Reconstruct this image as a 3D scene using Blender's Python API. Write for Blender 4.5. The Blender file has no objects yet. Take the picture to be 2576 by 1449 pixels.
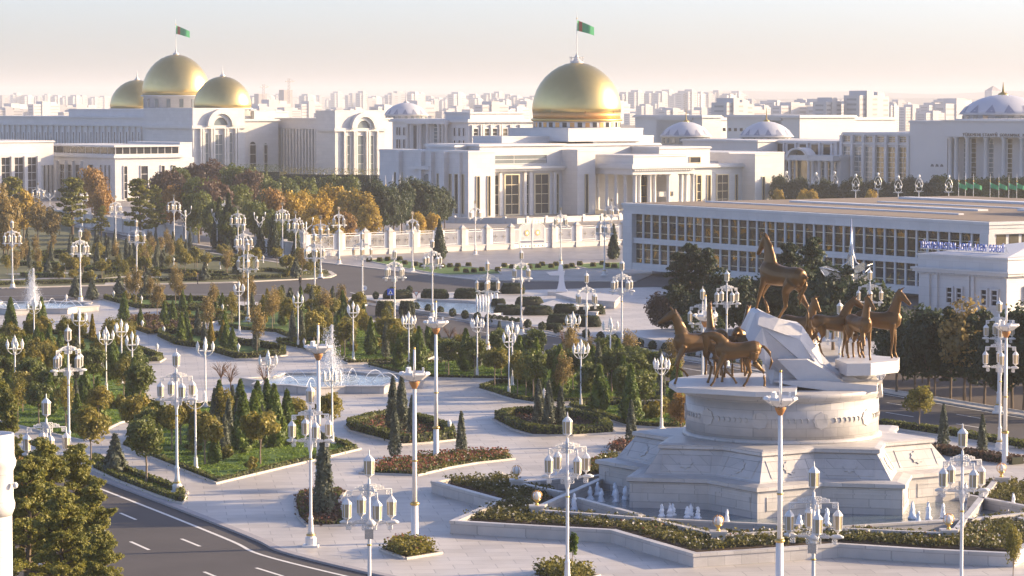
import bpy, math, random
import numpy as np
from mathutils import Vector, Matrix

# ---------------------------------------------------------------- camera, light, exposure
SC = bpy.context.scene
HC = 28.0                      # camera height (m)
F, CU, CV, HOR = 7468.0, 1287.5, 724.5, 257.5     # photograph measured at 2575 px width
PITCH = math.atan((CV - HOR) / F)
SP, CP = math.sin(PITCH), math.cos(PITCH)
cam_data = bpy.data.cameras.new("camera")
cam_data.lens = F / 2575.0 * 36.0
cam_data.sensor_width = 36.0
cam_data.clip_start = 1.0
cam_data.clip_end = 60000.0
cam = bpy.data.objects.new("camera", cam_data)
cam.location = (0, 0, HC)
cam.rotation_euler = (math.pi / 2 - PITCH, 0, 0)
SC.collection.objects.link(cam)
SC.camera = cam

SUN_EL, SUN_AZ = math.radians(15.5), math.radians(77.5)   # azimuth clockwise from +Y
world = bpy.data.worlds.new("World")
SC.world = world
world.use_nodes = True
nt = world.node_tree
for n in list(nt.nodes):
    nt.nodes.remove(n)
wo = nt.nodes.new("ShaderNodeOutputWorld")
bg = nt.nodes.new("ShaderNodeBackground")
sky = nt.nodes.new("ShaderNodeTexSky")
sky.sky_type = 'NISHITA'
sky.sun_disc = False
sky.sun_elevation = SUN_EL
sky.sun_rotation = SUN_AZ
sky.altitude = 200.0
sky.air_density = 0.6
sky.dust_density = 2.0
sky.ozone_density = 1.0
tint = nt.nodes.new("ShaderNodeMix"); tint.data_type = 'RGBA'; tint.blend_type = 'MULTIPLY'; tint.inputs[0].default_value = 1.0
tint.inputs[7].default_value = (1.0, 1.0, 1.13, 1)
nt.links.new(sky.outputs[0], tint.inputs[6])
nt.links.new(tint.outputs[2], bg.inputs[0])
bg.inputs[1].default_value = 0.10
nt.links.new(bg.outputs[0], wo.inputs[0])

sd = bpy.data.lights.new("sun", 'SUN')
sd.energy = 3.9
sd.angle = math.radians(0.6)
sd.color = (1.0, 0.745, 0.44)
sun = bpy.data.objects.new("sun", sd)
sdir = Vector((math.sin(SUN_AZ) * math.cos(SUN_EL), math.cos(SUN_AZ) * math.cos(SUN_EL), math.sin(SUN_EL)))
sun.rotation_euler = sdir.to_track_quat('Z', 'Y').to_euler()
sun.location = (150, 100, 120)
SC.collection.objects.link(sun)

SC.view_settings.view_transform = 'Standard'
SC.view_settings.look = 'None'
SC.view_settings.exposure = 1.56
SC.view_settings.gamma = 1.0
SC.render.engine = 'CYCLES'
SC.cycles.use_denoising = True
SC.cycles.max_bounces = 6
SC.cycles.diffuse_bounces = 3
SC.cycles.transparent_max_bounces = 8

RND = random.Random(11)
COL = SC.collection

# ---------------------------------------------------------------- pixels to places
def dyz(v):
    y = (CV - v) / F
    return CP + y * SP, -SP + y * CP

def G(u, v, z=0.0):
    """point on the level z that the picture shows at (u, v)"""
    dy, dz = dyz(v)
    t = (z - HC) / dz
    return Vector(((u - CU) / F * t, dy * t, z))

def at(u, v, Y):
    dy, dz = dyz(v)
    t = Y / dy
    return Vector(((u - CU) / F * t, Y, HC + dz * t))

def zv(v, Y):
    dy, dz = dyz(v)
    return HC + Y * dz / dy

def xu(u, Y, v=500):
    dy, dz = dyz(v)
    return (u - CU) / F * Y / dy

def proj(p):
    x, y, z = p[0], p[1], p[2] - HC
    c = y * CP - z * SP
    return CU + F * x / c, CV - F * (y * SP + z * CP) / c

class Frame:
    """a building's own axes: t runs to the back right, s to the back left"""
    def __init__(self, u, Y, deg=38.0):
        self.o = Vector((xu(u, Y), Y, 0.0))
        a = math.radians(deg)
        self.rot = a
        self.ea = Vector((math.cos(a), math.sin(a), 0))
        self.eb = Vector((-math.sin(a), math.cos(a), 0))
    def t(self, u, s=0.0, v=420):
        k = (u - CU) / F / dyz(v)[0]
        o, a, b = self.o, self.ea, self.eb
        return (k * (o.y + b.y * s) - o.x - b.x * s) / (a.x - k * a.y)
    def s(self, u, t=0.0, v=420):
        k = (u - CU) / F / dyz(v)[0]
        o, a, b = self.o, self.ea, self.eb
        return (k * (o.y + a.y * t) - o.x - a.x * t) / (b.x - k * b.y)
    def z(self, v, t=0.0, s=0.0):
        return zv(v, self.o.y + self.ea.y * t + self.eb.y * s)
    def w(self, t, s, z=0.0):
        p = self.o + self.ea * t + self.eb * s
        return Vector((p.x, p.y, z))

# ---------------------------------------------------------------- materials
MATS = {}
def mat(name, col, rough=0.6, metal=0.0, var=0.12, scale=1.5, bump=0.0, bscale=None, col2=None, leaf=False,
        rnd=0.0, spec=0.5, coords='Object', detail=4.0, emit=0.0, trans=0.0):
    if name in MATS:
        return MATS[name]
    if leaf and not name.startswith('petal'):
        col = tuple(c * 1.3 for c in col); col2 = tuple(c * 1.3 for c in col2)
    m = bpy.data.materials.new(name)
    m.use_nodes = True
    t = m.node_tree
    p = t.nodes["Principled BSDF"]
    p.inputs["Roughness"].default_value = rough
    p.inputs["Metallic"].default_value = metal
    p.inputs["Specular IOR Level"].default_value = spec
    c1 = tuple(max(0, c * (1 - var)) for c in col) + (1,)
    c2 = (tuple(c * (1 + var) for c in col) if col2 is None else tuple(col2)) + (1,)
    mix = t.nodes.new("ShaderNodeMix"); mix.data_type = 'RGBA'
    mix.inputs[6].default_value = c1; mix.inputs[7].default_value = c2
    tc = t.nodes.new("ShaderNodeTexCoord")
    if leaf:
        at_ = t.nodes.new("ShaderNodeAttribute"); at_.attribute_name = "var"
        fac = at_.outputs["Fac"]
        if rnd:
            oi = t.nodes.new("ShaderNodeObjectInfo")
            a = t.nodes.new("ShaderNodeMath"); a.operation = 'MULTIPLY_ADD'
            t.links.new(oi.outputs["Random"], a.inputs[0]); a.inputs[1].default_value = rnd; a.inputs[2].default_value = -rnd / 2
            b = t.nodes.new("ShaderNodeMath"); b.operation = 'ADD'; b.use_clamp = True
            t.links.new(a.outputs[0], b.inputs[0]); t.links.new(fac, b.inputs[1])
            fac = b.outputs[0]
        t.links.new(fac, mix.inputs[0])
    else:
        nz = t.nodes.new("ShaderNodeTexNoise")
        nz.inputs["Scale"].default_value = scale; nz.inputs["Detail"].default_value = detail
        nz.inputs["Roughness"].default_value = 0.6
        t.links.new(tc.outputs[coords], nz.inputs["Vector"])
        t.links.new(nz.outputs["Fac"], mix.inputs[0])
    t.links.new(mix.outputs[2], p.inputs["Base Color"])
    if bump:
        n2 = t.nodes.new("ShaderNodeTexNoise")
        n2.inputs["Scale"].default_value = bscale or scale * 4; n2.inputs["Detail"].default_value = 3
        t.links.new(tc.outputs[coords], n2.inputs["Vector"])
        b = t.nodes.new("ShaderNodeBump"); b.inputs["Strength"].default_value = bump; b.inputs["Distance"].default_value = 0.1
        t.links.new(n2.outputs["Fac"], b.inputs["Height"])
        t.links.new(b.outputs[0], p.inputs["Normal"])
    if leaf:
        tr = t.nodes.new("ShaderNodeBsdfTranslucent")
        t.links.new(mix.outputs[2], tr.inputs[0])
        ms = t.nodes.new("ShaderNodeMixShader"); ms.inputs[0].default_value = 0.38
        t.links.new(p.outputs[0], ms.inputs[1]); t.links.new(tr.outputs[0], ms.inputs[2])
        t.links.new(ms.outputs[0], t.nodes["Material Output"].inputs[0])
    if trans:
        tr = t.nodes.new("ShaderNodeBsdfTransparent")
        ms = t.nodes.new("ShaderNodeMixShader"); ms.inputs[0].default_value = trans
        t.links.new(p.outputs[0], ms.inputs[1]); t.links.new(tr.outputs[0], ms.inputs[2])
        t.links.new(ms.outputs[0], t.nodes["Material Output"].inputs[0])
    MATS[name] = m
    return m

def paving_mat(name, c1, c2, tile, mortar):
    """stone slabs: brick node for the joints, noise for the tone of worn stone"""
    m = bpy.data.materials.new(name); m.use_nodes = True; t = m.node_tree
    p = t.nodes["Principled BSDF"]; p.inputs["Roughness"].default_value = 0.42
    p.inputs["Specular IOR Level"].default_value = 0.35
    tc = t.nodes.new("ShaderNodeTexCoord")
    mp = t.nodes.new("ShaderNodeMapping"); mp.inputs["Rotation"].default_value = (0, 0, math.radians(-7))
    t.links.new(tc.outputs["Object"], mp.inputs["Vector"])
    br = t.nodes.new("ShaderNodeTexBrick")
    br.inputs["Scale"].default_value = 1.0
    br.inputs["Brick Width"].default_value = tile; br.inputs["Row Height"].default_value = tile * 0.6
    br.inputs["Mortar Size"].default_value = 0.03; br.inputs["Bias"].default_value = -0.2
    br.inputs["Color1"].default_value = c1 + (1,); br.inputs["Color2"].default_value = c2 + (1,)
    br.inputs["Mortar"].default_value = mortar + (1,)
    t.links.new(mp.outputs[0], br.inputs["Vector"])
    n1 = t.nodes.new("ShaderNodeTexNoise"); n1.inputs["Scale"].default_value = 0.12; n1.inputs["Detail"].default_value = 6
    n1.inputs["Roughness"].default_value = 0.65
    t.links.new(tc.outputs["Object"], n1.inputs["Vector"])
    rp = t.nodes.new("ShaderNodeMapRange"); rp.inputs[1].default_value = 0.3; rp.inputs[2].default_value = 0.75
    rp.inputs[3].default_value = 0.72; rp.inputs[4].default_value = 1.10
    t.links.new(n1.outputs["Fac"], rp.inputs[0])
    mx = t.nodes.new("ShaderNodeMix"); mx.data_type = 'RGBA'; mx.blend_type = 'MULTIPLY'; mx.inputs[0].default_value = 1.0
    t.links.new(br.outputs["Color"], mx.inputs[6]); t.links.new(rp.outputs[0], mx.inputs[7])
    t.links.new(mx.outputs[2], p.inputs["Base Color"])
    n3 = t.nodes.new("ShaderNodeTexNoise"); n3.inputs["Scale"].default_value = 0.5; n3.inputs["Detail"].default_value = 4
    t.links.new(tc.outputs["Object"], n3.inputs["Vector"])
    r2 = t.nodes.new("ShaderNodeMapRange"); r2.inputs[3].default_value = 0.3; r2.inputs[4].default_value = 0.6
    t.links.new(n3.outputs["Fac"], r2.inputs[0]); t.links.new(r2.outputs[0], p.inputs["Roughness"])
    MATS[name] = m
    return m

mat("white_stone", (0.53, 0.505, 0.485), 0.5, var=0.10, scale=0.35, detail=8)
mat("white_wall", (0.60, 0.585, 0.575), 0.55, var=0.06, scale=0.25, detail=8)
mat("white_far", (0.56, 0.545, 0.54), 0.6, var=0.07, scale=0.1)
mat("marble", (0.53, 0.50, 0.475), 0.4, var=0.22, scale=0.9, detail=10, bump=0.08, bscale=6)
mat("marble_rock", (0.56, 0.54, 0.53), 0.45, var=0.16, scale=0.7, detail=10, bump=0.15, bscale=3)
mat("carved", (0.40, 0.365, 0.33), 0.6, var=0.3, scale=9, detail=6, bump=0.9, bscale=7)
mat("lamp_white", (0.74, 0.72, 0.69), 0.35, var=0.05, scale=3)
mat("lamp_glass", (0.46, 0.36, 0.22), 0.25, var=0.10, scale=4)
mat("globe_glass", (0.86, 0.84, 0.80), 0.18, var=0.03, scale=4)
mat("gold_trim", (0.62, 0.42, 0.13), 0.35, 0.85, var=0.1, scale=6)
mat("gold_dome", (0.62, 0.47, 0.19), 0.34, 0.9, var=0.08, scale=0.5, bump=0.04, bscale=2.0)
mat("gold_band", (0.60, 0.31, 0.10), 0.45, 0.5, var=0.15, scale=1.5)
mat("bronze", (0.15, 0.080, 0.026), 0.40, 0.45, var=0.14, scale=1.2, bump=0.10, bscale=5)
mat("rust", (0.45, 0.20, 0.06), 0.7, var=0.3, scale=5)
mat("glass_dark", (0.030, 0.030, 0.034), 0.08, 0.0, var=0.4, scale=0.3, spec=0.45)
mat("glass_blue", (0.16, 0.19, 0.20), 0.12, 0.0, var=0.35, scale=0.25, spec=0.9)
mat("glass_gold", (0.19, 0.165, 0.11), 0.09, 0.4, var=0.5, scale=0.35, bump=0.25, bscale=0.5)
mat("window_frame", (0.60, 0.52, 0.36), 0.45, 0.2, var=0.08)
mat("roof_brown", (0.22, 0.165, 0.12), 0.9, var=0.35, scale=0.25, detail=8)
mat("roof_white", (0.62, 0.62, 0.64), 0.6, var=0.1, scale=0.2)
mat("dome_white", (0.50, 0.50, 0.54), 0.4, var=0.06, scale=0.3)
mat("dome_pattern", (0.22, 0.24, 0.32), 0.5, var=0.1)
mat("asphalt", (0.066, 0.058, 0.056), 0.8, var=0.38, scale=0.18, detail=10, bump=0.1, bscale=8)
mat("line_paint", (0.72, 0.70, 0.66), 0.6, var=0.15, scale=2)
mat("kerb_stone", (0.52, 0.47, 0.41), 0.7, var=0.18, scale=1.2, detail=6)
mat("kerb_grey", (0.34, 0.32, 0.33), 0.7, var=0.18, scale=1.0, detail=6)
mat("soil", (0.060, 0.038, 0.025), 0.95, var=0.35, scale=2)
mat("lawn", (0.075, 0.145, 0.018), 0.9, var=0.4, scale=1.3, detail=8, bump=0.6, bscale=9)
mat("dirt_ground", (0.16, 0.135, 0.11), 0.95, var=0.3, scale=0.004, detail=10)
mat("park_ground", (0.095, 0.10, 0.036), 0.95, var=0.4, scale=0.10, detail=9)
mat("water", (0.10, 0.14, 0.17), 0.08, var=0.3, scale=0.6, bump=0.6, bscale=2.2, spec=0.8)
mat("water_foamy", (0.34, 0.42, 0.48), 0.14, var=0.35, scale=0.9, bump=0.7, bscale=1.6, spec=0.8)
mat("foam", (0.84, 0.86, 0.90), 0.4, var=0.06, scale=8, bump=0.5, bscale=9)
mat("droplet", (0.9, 0.91, 0.93), 0.25, var=0.02, trans=0.42)
mat("bark", (0.13, 0.095, 0.065), 0.9, var=0.3, scale=6)
mat("bark_white", (0.55, 0.50, 0.45), 0.8, var=0.25, scale=4)
mat("bark_light", (0.24, 0.185, 0.13), 0.85, var=0.25, scale=5)
mat("leaf_olive", (0.085, 0.10, 0.018), 0.55, leaf=True, col2=(0.27, 0.215, 0.034), rnd=0.35)
mat("leaf_green", (0.040, 0.070, 0.016), 0.55, leaf=True, col2=(0.14, 0.155, 0.030), rnd=0.2)
mat("leaf_brown", (0.115, 0.092, 0.034), 0.6, leaf=True, col2=(0.33, 0.235, 0.075), rnd=0.3)
mat("leaf_gold", (0.21, 0.15, 0.022), 0.55, leaf=True, col2=(0.46, 0.31, 0.035), rnd=0.3)
mat("leaf_orange", (0.17, 0.095, 0.024), 0.55, leaf=True, col2=(0.33, 0.185, 0.04), rnd=0.25)
mat("leaf_maroon", (0.052, 0.034, 0.024), 0.6, leaf=True, col2=(0.120, 0.074, 0.050), rnd=0.25)
mat("leaf_thuja", (0.045, 0.085, 0.014), 0.6, leaf=True, col2=(0.14, 0.185, 0.024), rnd=0.35)
mat("leaf_yellowthuja", (0.15, 0.13, 0.015), 0.6, leaf=True, col2=(0.34, 0.25, 0.03), rnd=0.3)
mat("leaf_blue", (0.055, 0.070, 0.050), 0.6, leaf=True, col2=(0.150, 0.165, 0.110), rnd=0.2)
mat("leaf_pine", (0.070, 0.095, 0.018), 0.6, leaf=True, col2=(0.25, 0.225, 0.040), rnd=0.2)
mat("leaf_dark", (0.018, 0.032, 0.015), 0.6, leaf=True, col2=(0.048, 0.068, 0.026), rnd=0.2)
mat("leaf_hedge", (0.036, 0.058, 0.013), 0.6, leaf=True, col2=(0.14, 0.145, 0.028), rnd=0.2)
mat("leaf_topiary", (0.075, 0.085, 0.018), 0.6, leaf=True, col2=(0.25, 0.205, 0.036), rnd=0.3)
mat("leaf_flower", (0.050, 0.060, 0.016), 0.6, leaf=True, col2=(0.130, 0.115, 0.030), rnd=0.1)
mat("leaf_grass", (0.055, 0.115, 0.012), 0.7, leaf=True, col2=(0.17, 0.235, 0.030), rnd=0.1)
mat("petal_red", (0.19, 0.045, 0.030), 0.6, leaf=True, col2=(0.32, 0.11, 0.06), rnd=0.1)
mat("petal_white", (0.62, 0.56, 0.48), 0.6, leaf=True, col2=(0.80, 0.76, 0.70), rnd=0.1)
mat("leaf_yellowhedge", (0.08, 0.075, 0.015), 0.6, leaf=True, col2=(0.30, 0.19, 0.03), rnd=0.2)
mat("twig", (0.15, 0.085, 0.055), 0.9, var=0.3, scale=4)
mat("metal_silver", (0.62, 0.62, 0.63), 0.25, 0.85, var=0.08, scale=3)
mat("metal_dark", (0.10, 0.10, 0.11), 0.5, 0.4, var=0.1)
mat("statue_white", (0.72, 0.72, 0.75), 0.6, var=0.05, scale=1)
mat("flag_green", (0.05, 0.37, 0.15), 0.7, var=0.12, scale=1)
mat("flag_red", (0.35, 0.07, 0.04), 0.7, var=0.3, scale=3)
mat("sign_blue", (0.035, 0.10, 0.55), 0.5, var=0.1)
mat("letter_blue", (0.07, 0.13, 0.42), 0.4, var=0.12)
mat("cloth_dark", (0.022, 0.022, 0.030), 0.9, var=0.2)
mat("skin", (0.42, 0.24, 0.16), 0.6, var=0.05)
mat("screen_green", (0.04, 0.16, 0.10), 0.8, var=0.15, scale=2)
mat("crane", (0.34, 0.30, 0.30), 0.7, var=0.1)
mat("city_wall", (0.52, 0.50, 0.50), 0.7, var=0.08, scale=0.05, rnd=0.2)
mat("city_window", (0.30, 0.29, 0.30), 0.4, var=0.2)
mat("hill_soil", (0.20, 0.175, 0.15), 0.95, var=0.25, scale=0.002)
mat("car_paint", (0.70, 0.71, 0.74), 0.25, var=0.03)
mat("tyre_rubber", (0.02, 0.02, 0.02), 0.9, var=0.1)
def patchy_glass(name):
    """dark window glass, with wavy golden reflections painted in as metallic patches"""
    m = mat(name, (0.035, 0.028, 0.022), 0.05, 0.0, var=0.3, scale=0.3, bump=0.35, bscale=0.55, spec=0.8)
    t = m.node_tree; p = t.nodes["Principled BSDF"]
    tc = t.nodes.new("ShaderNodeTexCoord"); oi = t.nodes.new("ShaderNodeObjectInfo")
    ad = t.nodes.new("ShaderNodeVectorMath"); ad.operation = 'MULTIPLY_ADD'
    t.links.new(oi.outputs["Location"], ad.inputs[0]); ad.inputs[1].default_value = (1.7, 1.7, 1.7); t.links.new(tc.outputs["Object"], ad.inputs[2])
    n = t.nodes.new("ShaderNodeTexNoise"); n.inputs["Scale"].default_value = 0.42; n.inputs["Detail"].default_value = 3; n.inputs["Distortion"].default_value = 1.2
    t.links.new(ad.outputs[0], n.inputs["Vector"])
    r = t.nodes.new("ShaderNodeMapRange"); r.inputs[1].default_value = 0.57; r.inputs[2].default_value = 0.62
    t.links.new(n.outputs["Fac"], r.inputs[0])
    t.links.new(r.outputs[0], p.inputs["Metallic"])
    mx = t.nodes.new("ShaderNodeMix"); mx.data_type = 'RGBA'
    mx.inputs[6].default_value = (0.03, 0.026, 0.024, 1); mx.inputs[7].default_value = (0.36, 0.26, 0.10, 1)  # golden reflections put into the pane colour by noise
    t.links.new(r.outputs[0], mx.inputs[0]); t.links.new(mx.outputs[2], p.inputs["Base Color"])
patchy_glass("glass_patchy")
paving_mat("paving", (0.575, 0.53, 0.485), (0.48, 0.442, 0.405), 2.6, (0.34, 0.315, 0.29))
paving_mat("paving_dark", (0.32, 0.285, 0.26), (0.27, 0.245, 0.225), 1.8, (0.20, 0.185, 0.17))
def joints(name, w, h, dark, tone):
    """stone cladding: thin dark joints and a slightly different tone for each slab"""
    m = MATS[name]; t = m.node_tree; p = t.nodes["Principled BSDF"]
    src = p.inputs["Base Color"].links[0].from_socket
    tc = t.nodes.new("ShaderNodeTexCoord"); sx = t.nodes.new("ShaderNodeSeparateXYZ"); cx = t.nodes.new("ShaderNodeCombineXYZ")
    t.links.new(tc.outputs["Object"], sx.inputs[0])
    a = t.nodes.new("ShaderNodeMath"); a.operation = 'MULTIPLY_ADD'; a.inputs[1].default_value = 0.83
    t.links.new(sx.outputs[0], a.inputs[0]); t.links.new(sx.outputs[1], a.inputs[2])
    t.links.new(a.outputs[0], cx.inputs[0]); t.links.new(sx.outputs[2], cx.inputs[1])
    b = t.nodes.new("ShaderNodeTexBrick"); b.inputs["Scale"].default_value = 1.0
    b.inputs["Brick Width"].default_value = w; b.inputs["Row Height"].default_value = h; b.inputs["Mortar Size"].default_value = 0.018
    b.inputs["Color1"].default_value = (1, 1, 1, 1); b.inputs["Color2"].default_value = (tone, tone, tone, 1); b.inputs["Mortar"].default_value = (dark, dark, dark, 1)
    t.links.new(cx.outputs[0], b.inputs["Vector"])
    mx = t.nodes.new("ShaderNodeMix"); mx.data_type = 'RGBA'; mx.blend_type = 'MULTIPLY'; mx.inputs[0].default_value = 1.0
    t.links.new(src, mx.inputs[6]); t.links.new(b.outputs["Color"], mx.inputs[7]); t.links.new(mx.outputs[2], p.inputs["Base Color"])
joints("marble", 1.3, 0.62, 0.62, 0.80)
joints("white_wall", 2.2, 1.1, 0.80, 0.93)
joints("white_stone", 1.6, 0.8, 0.75, 0.90)

# ---------------------------------------------------------------- mesh building
class MB:
    def __init__(self):
        self.v, self.f, self.smooth = [], [], False
    def add(self, vs, fs):
        n = len(self.v)
        self.v += [tuple(x) for x in vs]
        self.f += [tuple(i + n for i in f) for f in fs]
        return self
    def box(self, x0, x1, y0, y1, z0, z1):
        return self.add([(x0, y0, z0), (x1, y0, z0), (x1, y1, z0), (x0, y1, z0), (x0, y0, z1), (x1, y0, z1), (x1, y1, z1), (x0, y1, z1)],
                        [(3, 2, 1, 0), (4, 5, 6, 7), (0, 1, 5, 4), (1, 2, 6, 5), (2, 3, 7, 6), (3, 0, 4, 7)])
    def cbox(self, c, sx, sy, sz, rz=0.0):
        ca, sa = math.cos(rz), math.sin(rz)
        vs = []
        for z in (-sz / 2, sz / 2):
            for x, y in ((-sx / 2, -sy / 2), (sx / 2, -sy / 2), (sx / 2, sy / 2), (-sx / 2, sy / 2)):
                vs.append((c[0] + x * ca - y * sa, c[1] + x * sa + y * ca, c[2] + z))
        return self.add(vs, [(3, 2, 1, 0), (4, 5, 6, 7), (0, 1, 5, 4), (1, 2, 6, 5), (2, 3, 7, 6), (3, 0, 4, 7)])
    def prism(self, poly, z0, z1, poly2=None):
        n = len(poly)
        p2 = poly2 or poly
        vs = [(p[0], p[1], z0) for p in poly] + [(p[0], p[1], z1) for p in p2]
        fs = [tuple(range(n - 1, -1, -1)), tuple(range(n, 2 * n))]
        for i in range(n):
            j = (i + 1) % n
            fs.append((i, j, n + j, n + i))
        return self.add(vs, fs)
    def lathe(self, prof, n=12, c=(0, 0, 0), rot=0.0):
        """prof: (radius, height) from the bottom up"""
        vs, fs = [], []
        k = len(prof)
        for r, z in prof:
            for i in range(n):
                a = 2 * math.pi * i / n + rot
                vs.append((c[0] + r * math.cos(a), c[1] + r * math.sin(a), c[2] + z))
        for j in range(k - 1):
            for i in range(n):
                i2 = (i + 1) % n
                fs.append((j * n + i, j * n + i2, (j + 1) * n + i2, (j + 1) * n + i))
        if prof[0][0] > 1e-4:
            fs.append(tuple(range(n - 1, -1, -1)))
        if prof[-1][0] > 1e-4:
            fs.append(tuple((k - 1) * n + i for i in range(n)))
        return self.add(vs, fs)
    def tube(self, pts, rad, n=6):
        """rad: one radius or one for each point"""
        pts = [Vector(p) for p in pts]
        if not isinstance(rad, (list, tuple)):
            rad = [rad] * len(pts)
        vs, fs = [], []
        for i, p in enumerate(pts):
            d = (pts[min(i + 1, len(pts) - 1)] - pts[max(i - 1, 0)])
            d = d.normalized() if d.length > 1e-9 else Vector((0, 0, 1))
            a = Vector((0, 0, 1)) if abs(d.z) < 0.95 else Vector((1, 0, 0))
            s = d.cross(a).normalized(); w = s.cross(d)
            for k in range(n):
                q = 2 * math.pi * k / n
                vs.append(p + s * (rad[i] * math.cos(q)) + w * (rad[i] * math.sin(q)))
        for i in range(len(pts) - 1):
            for k in range(n):
                k2 = (k + 1) % n
                fs.append((i * n + k, i * n + k2, (i + 1) * n + k2, (i + 1) * n + k))
        fs.append(tuple(range(n - 1, -1, -1)))
        fs.append(tuple((len(pts) - 1) * n + k for k in range(n)))
        return self.add(vs, fs)
    def quad(self, a, b, c, d):
        return self.add([a, b, c, d], [(0, 1, 2, 3)])
    def mesh(self, name, m, smooth=False):
        me = bpy.data.meshes.new(name)
        me.from_pydata(self.v, [], self.f)
        me.materials.append(MATS[m] if isinstance(m, str) else m)
        if smooth:
            me.polygons.foreach_set("use_smooth", [True] * len(me.polygons))
        me.update()
        return me

def link(name, me, parent=None, loc=None, rz=None):
    o = bpy.data.objects.new(name, me)
    if parent is not None:
        o.parent = parent
    if loc is not None:
        o.location = loc
    if rz is not None:
        o.rotation_euler = (0, 0, rz)
    COL.objects.link(o)
    return o

def part(name, mb, m, parent, smooth=False, loc=None, rz=None):
    return link(name, mb.mesh(name, m, smooth), parent, loc, rz)

def tag(o, label, cat, group=None):
    o["label"] = label
    o["category"] = cat
    if group:
        o["group"] = group
    return o

def thing(name, label, cat, loc=(0, 0, 0), rz=0.0, group=None):
    o = bpy.data.objects.new(name, None)
    o.empty_display_size = 0.5
    o.location = loc
    o.rotation_euler = (0, 0, rz)
    COL.objects.link(o)
    return tag(o, label, cat, group)

def struct(name, mb, m, smooth=False):
    o = link(name, mb.mesh(name, m, smooth))
    o["kind"] = "structure"
    return o

KIDS = {}
def kids_of(o):
    return [c for c in o.children]

def copy_tree(o, parent=None):
    c = o.copy()
    COL.objects.link(c)
    c.parent = parent
    for ch in o.children:
        copy_tree(ch, c)
    return c

# labels that count along a row are written at the end, when the row is complete
QUEUE = []
def queue(o, what, where, cat, group, u):
    o["category"] = cat
    o["group"] = group
    QUEUE.append((o, what, where, u))

def ordinal(n):
    w = ["", "first", "second", "third", "fourth", "fifth", "sixth", "seventh", "eighth", "ninth", "tenth", "eleventh", "twelfth"]
    if n < len(w):
        return w[n]
    return str(n) + ("th" if 10 <= n % 100 <= 20 else {1: "st", 2: "nd", 3: "rd"}.get(n % 10, "th"))

def flush_labels():
    rows = {}
    for q in QUEUE:
        rows.setdefault((q[1], q[2]), []).append(q)
    for (what, where), items in rows.items():
        items.sort(key=lambda q: q[3])
        n = len(items)
        for i, q in enumerate(items):
            if n == 1:
                s = f"{what} {where}"
            elif i == 0:
                s = f"{what} {where}, leftmost"
            elif i == n - 1:
                s = f"{what} {where}, rightmost"
            else:
                s = f"{what} {where}, {ordinal(i + 1)} from left"
            q[0]["label"] = s

def smooth_poly(pts, n=6):
    """Catmull-Rom through 2-D points (open)"""
    out = []
    P = [Vector(p[:2]) for p in pts]
    for i in range(len(P) - 1):
        p0, p1, p2, p3 = P[max(i - 1, 0)], P[i], P[i + 1], P[min(i + 2, len(P) - 1)]
        for k in range(n):
            t = k / n
            out.append(0.5 * ((2 * p1) + (p2 - p0) * t + (2 * p0 - 5 * p1 + 4 * p2 - p3) * t * t + (3 * p1 - p0 - 3 * p2 + p3) * t ** 3))
    out.append(P[-1])
    return out

def area2(poly):
    return sum(poly[i][0] * poly[(i + 1) % len(poly)][1] - poly[(i + 1) % len(poly)][0] * poly[i][1] for i in range(len(poly)))

def ccw(poly):
    return list(poly) if area2(poly) > 0 else list(reversed(poly))

def offset_poly(poly, d):
    """d > 0 grows a counter-clockwise polygon"""
    n = len(poly); out = []
    for i in range(n):
        a, b, c = Vector(poly[i - 1][:2]), Vector(poly[i][:2]), Vector(poly[(i + 1) % n][:2])
        e1, e2 = (b - a).normalized(), (c - b).normalized()
        n1, n2 = Vector((e1.y, -e1.x)), Vector((e2.y, -e2.x))
        m = (n1 + n2)
        m = m.normalized() if m.length > 1e-6 else n1
        k = d / max(0.45, m.dot(n1))
        out.append(b + m * k)
    return out

def strip(path, w0, w1, z0, z1):
    """a wall or kerb along an open path; w0..w1 to the right of its direction"""
    mb = MB(); n = len(path); L, R = [], []
    for i in range(n):
        a, b, c = Vector(path[max(i - 1, 0)][:2]), Vector(path[i][:2]), Vector(path[min(i + 1, n - 1)][:2])
        e1 = (b - a) if i > 0 else (c - b)
        e2 = (c - b) if i < n - 1 else (b - a)
        e1.normalize(); e2.normalize()
        m = Vector((e1.y, -e1.x)) + Vector((e2.y, -e2.x))
        m.normalize()
        k = 1.0 / max(0.4, m.dot(Vector((e1.y, -e1.x))))
        L.append(b + m * (w0 * k)); R.append(b + m * (w1 * k))
    vs = []
    for z in (z0, z1):
        vs += [(p.x, p.y, z) for p in L] + [(p.x, p.y, z) for p in R]
    fs = []
    for i in range(n - 1):
        l0, l1, r0, r1 = i, i + 1, n + i, n + i + 1
        o = 2 * n
        fs += [(o + l0, o + r0, o + r1, o + l1), (l0, l1, r1, r0), (l0, o + l0, o + l1, l1), (r0, r1, o + r1, o + r0)]
    fs += [(0, n, 3 * n, 2 * n), (n - 1, 3 * n - 1, 4 * n - 1, 2 * n - 1)]
    return mb.add(vs, fs)

def inside(p, poly):
    x, y = p[0], p[1]; c = False
    for i in range(len(poly)):
        a, b = poly[i], poly[i - 1]
        if (a[1] > y) != (b[1] > y) and x < (b[0] - a[0]) * (y - a[1]) / (b[1] - a[1]) + a[0]:
            c = not c
    return c
# ---------------------------------------------------------------- ground, roads, paving
def pix(pts, z=0.0):
    return [G(u, v, z).to_2d() for u, v in pts]

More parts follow.
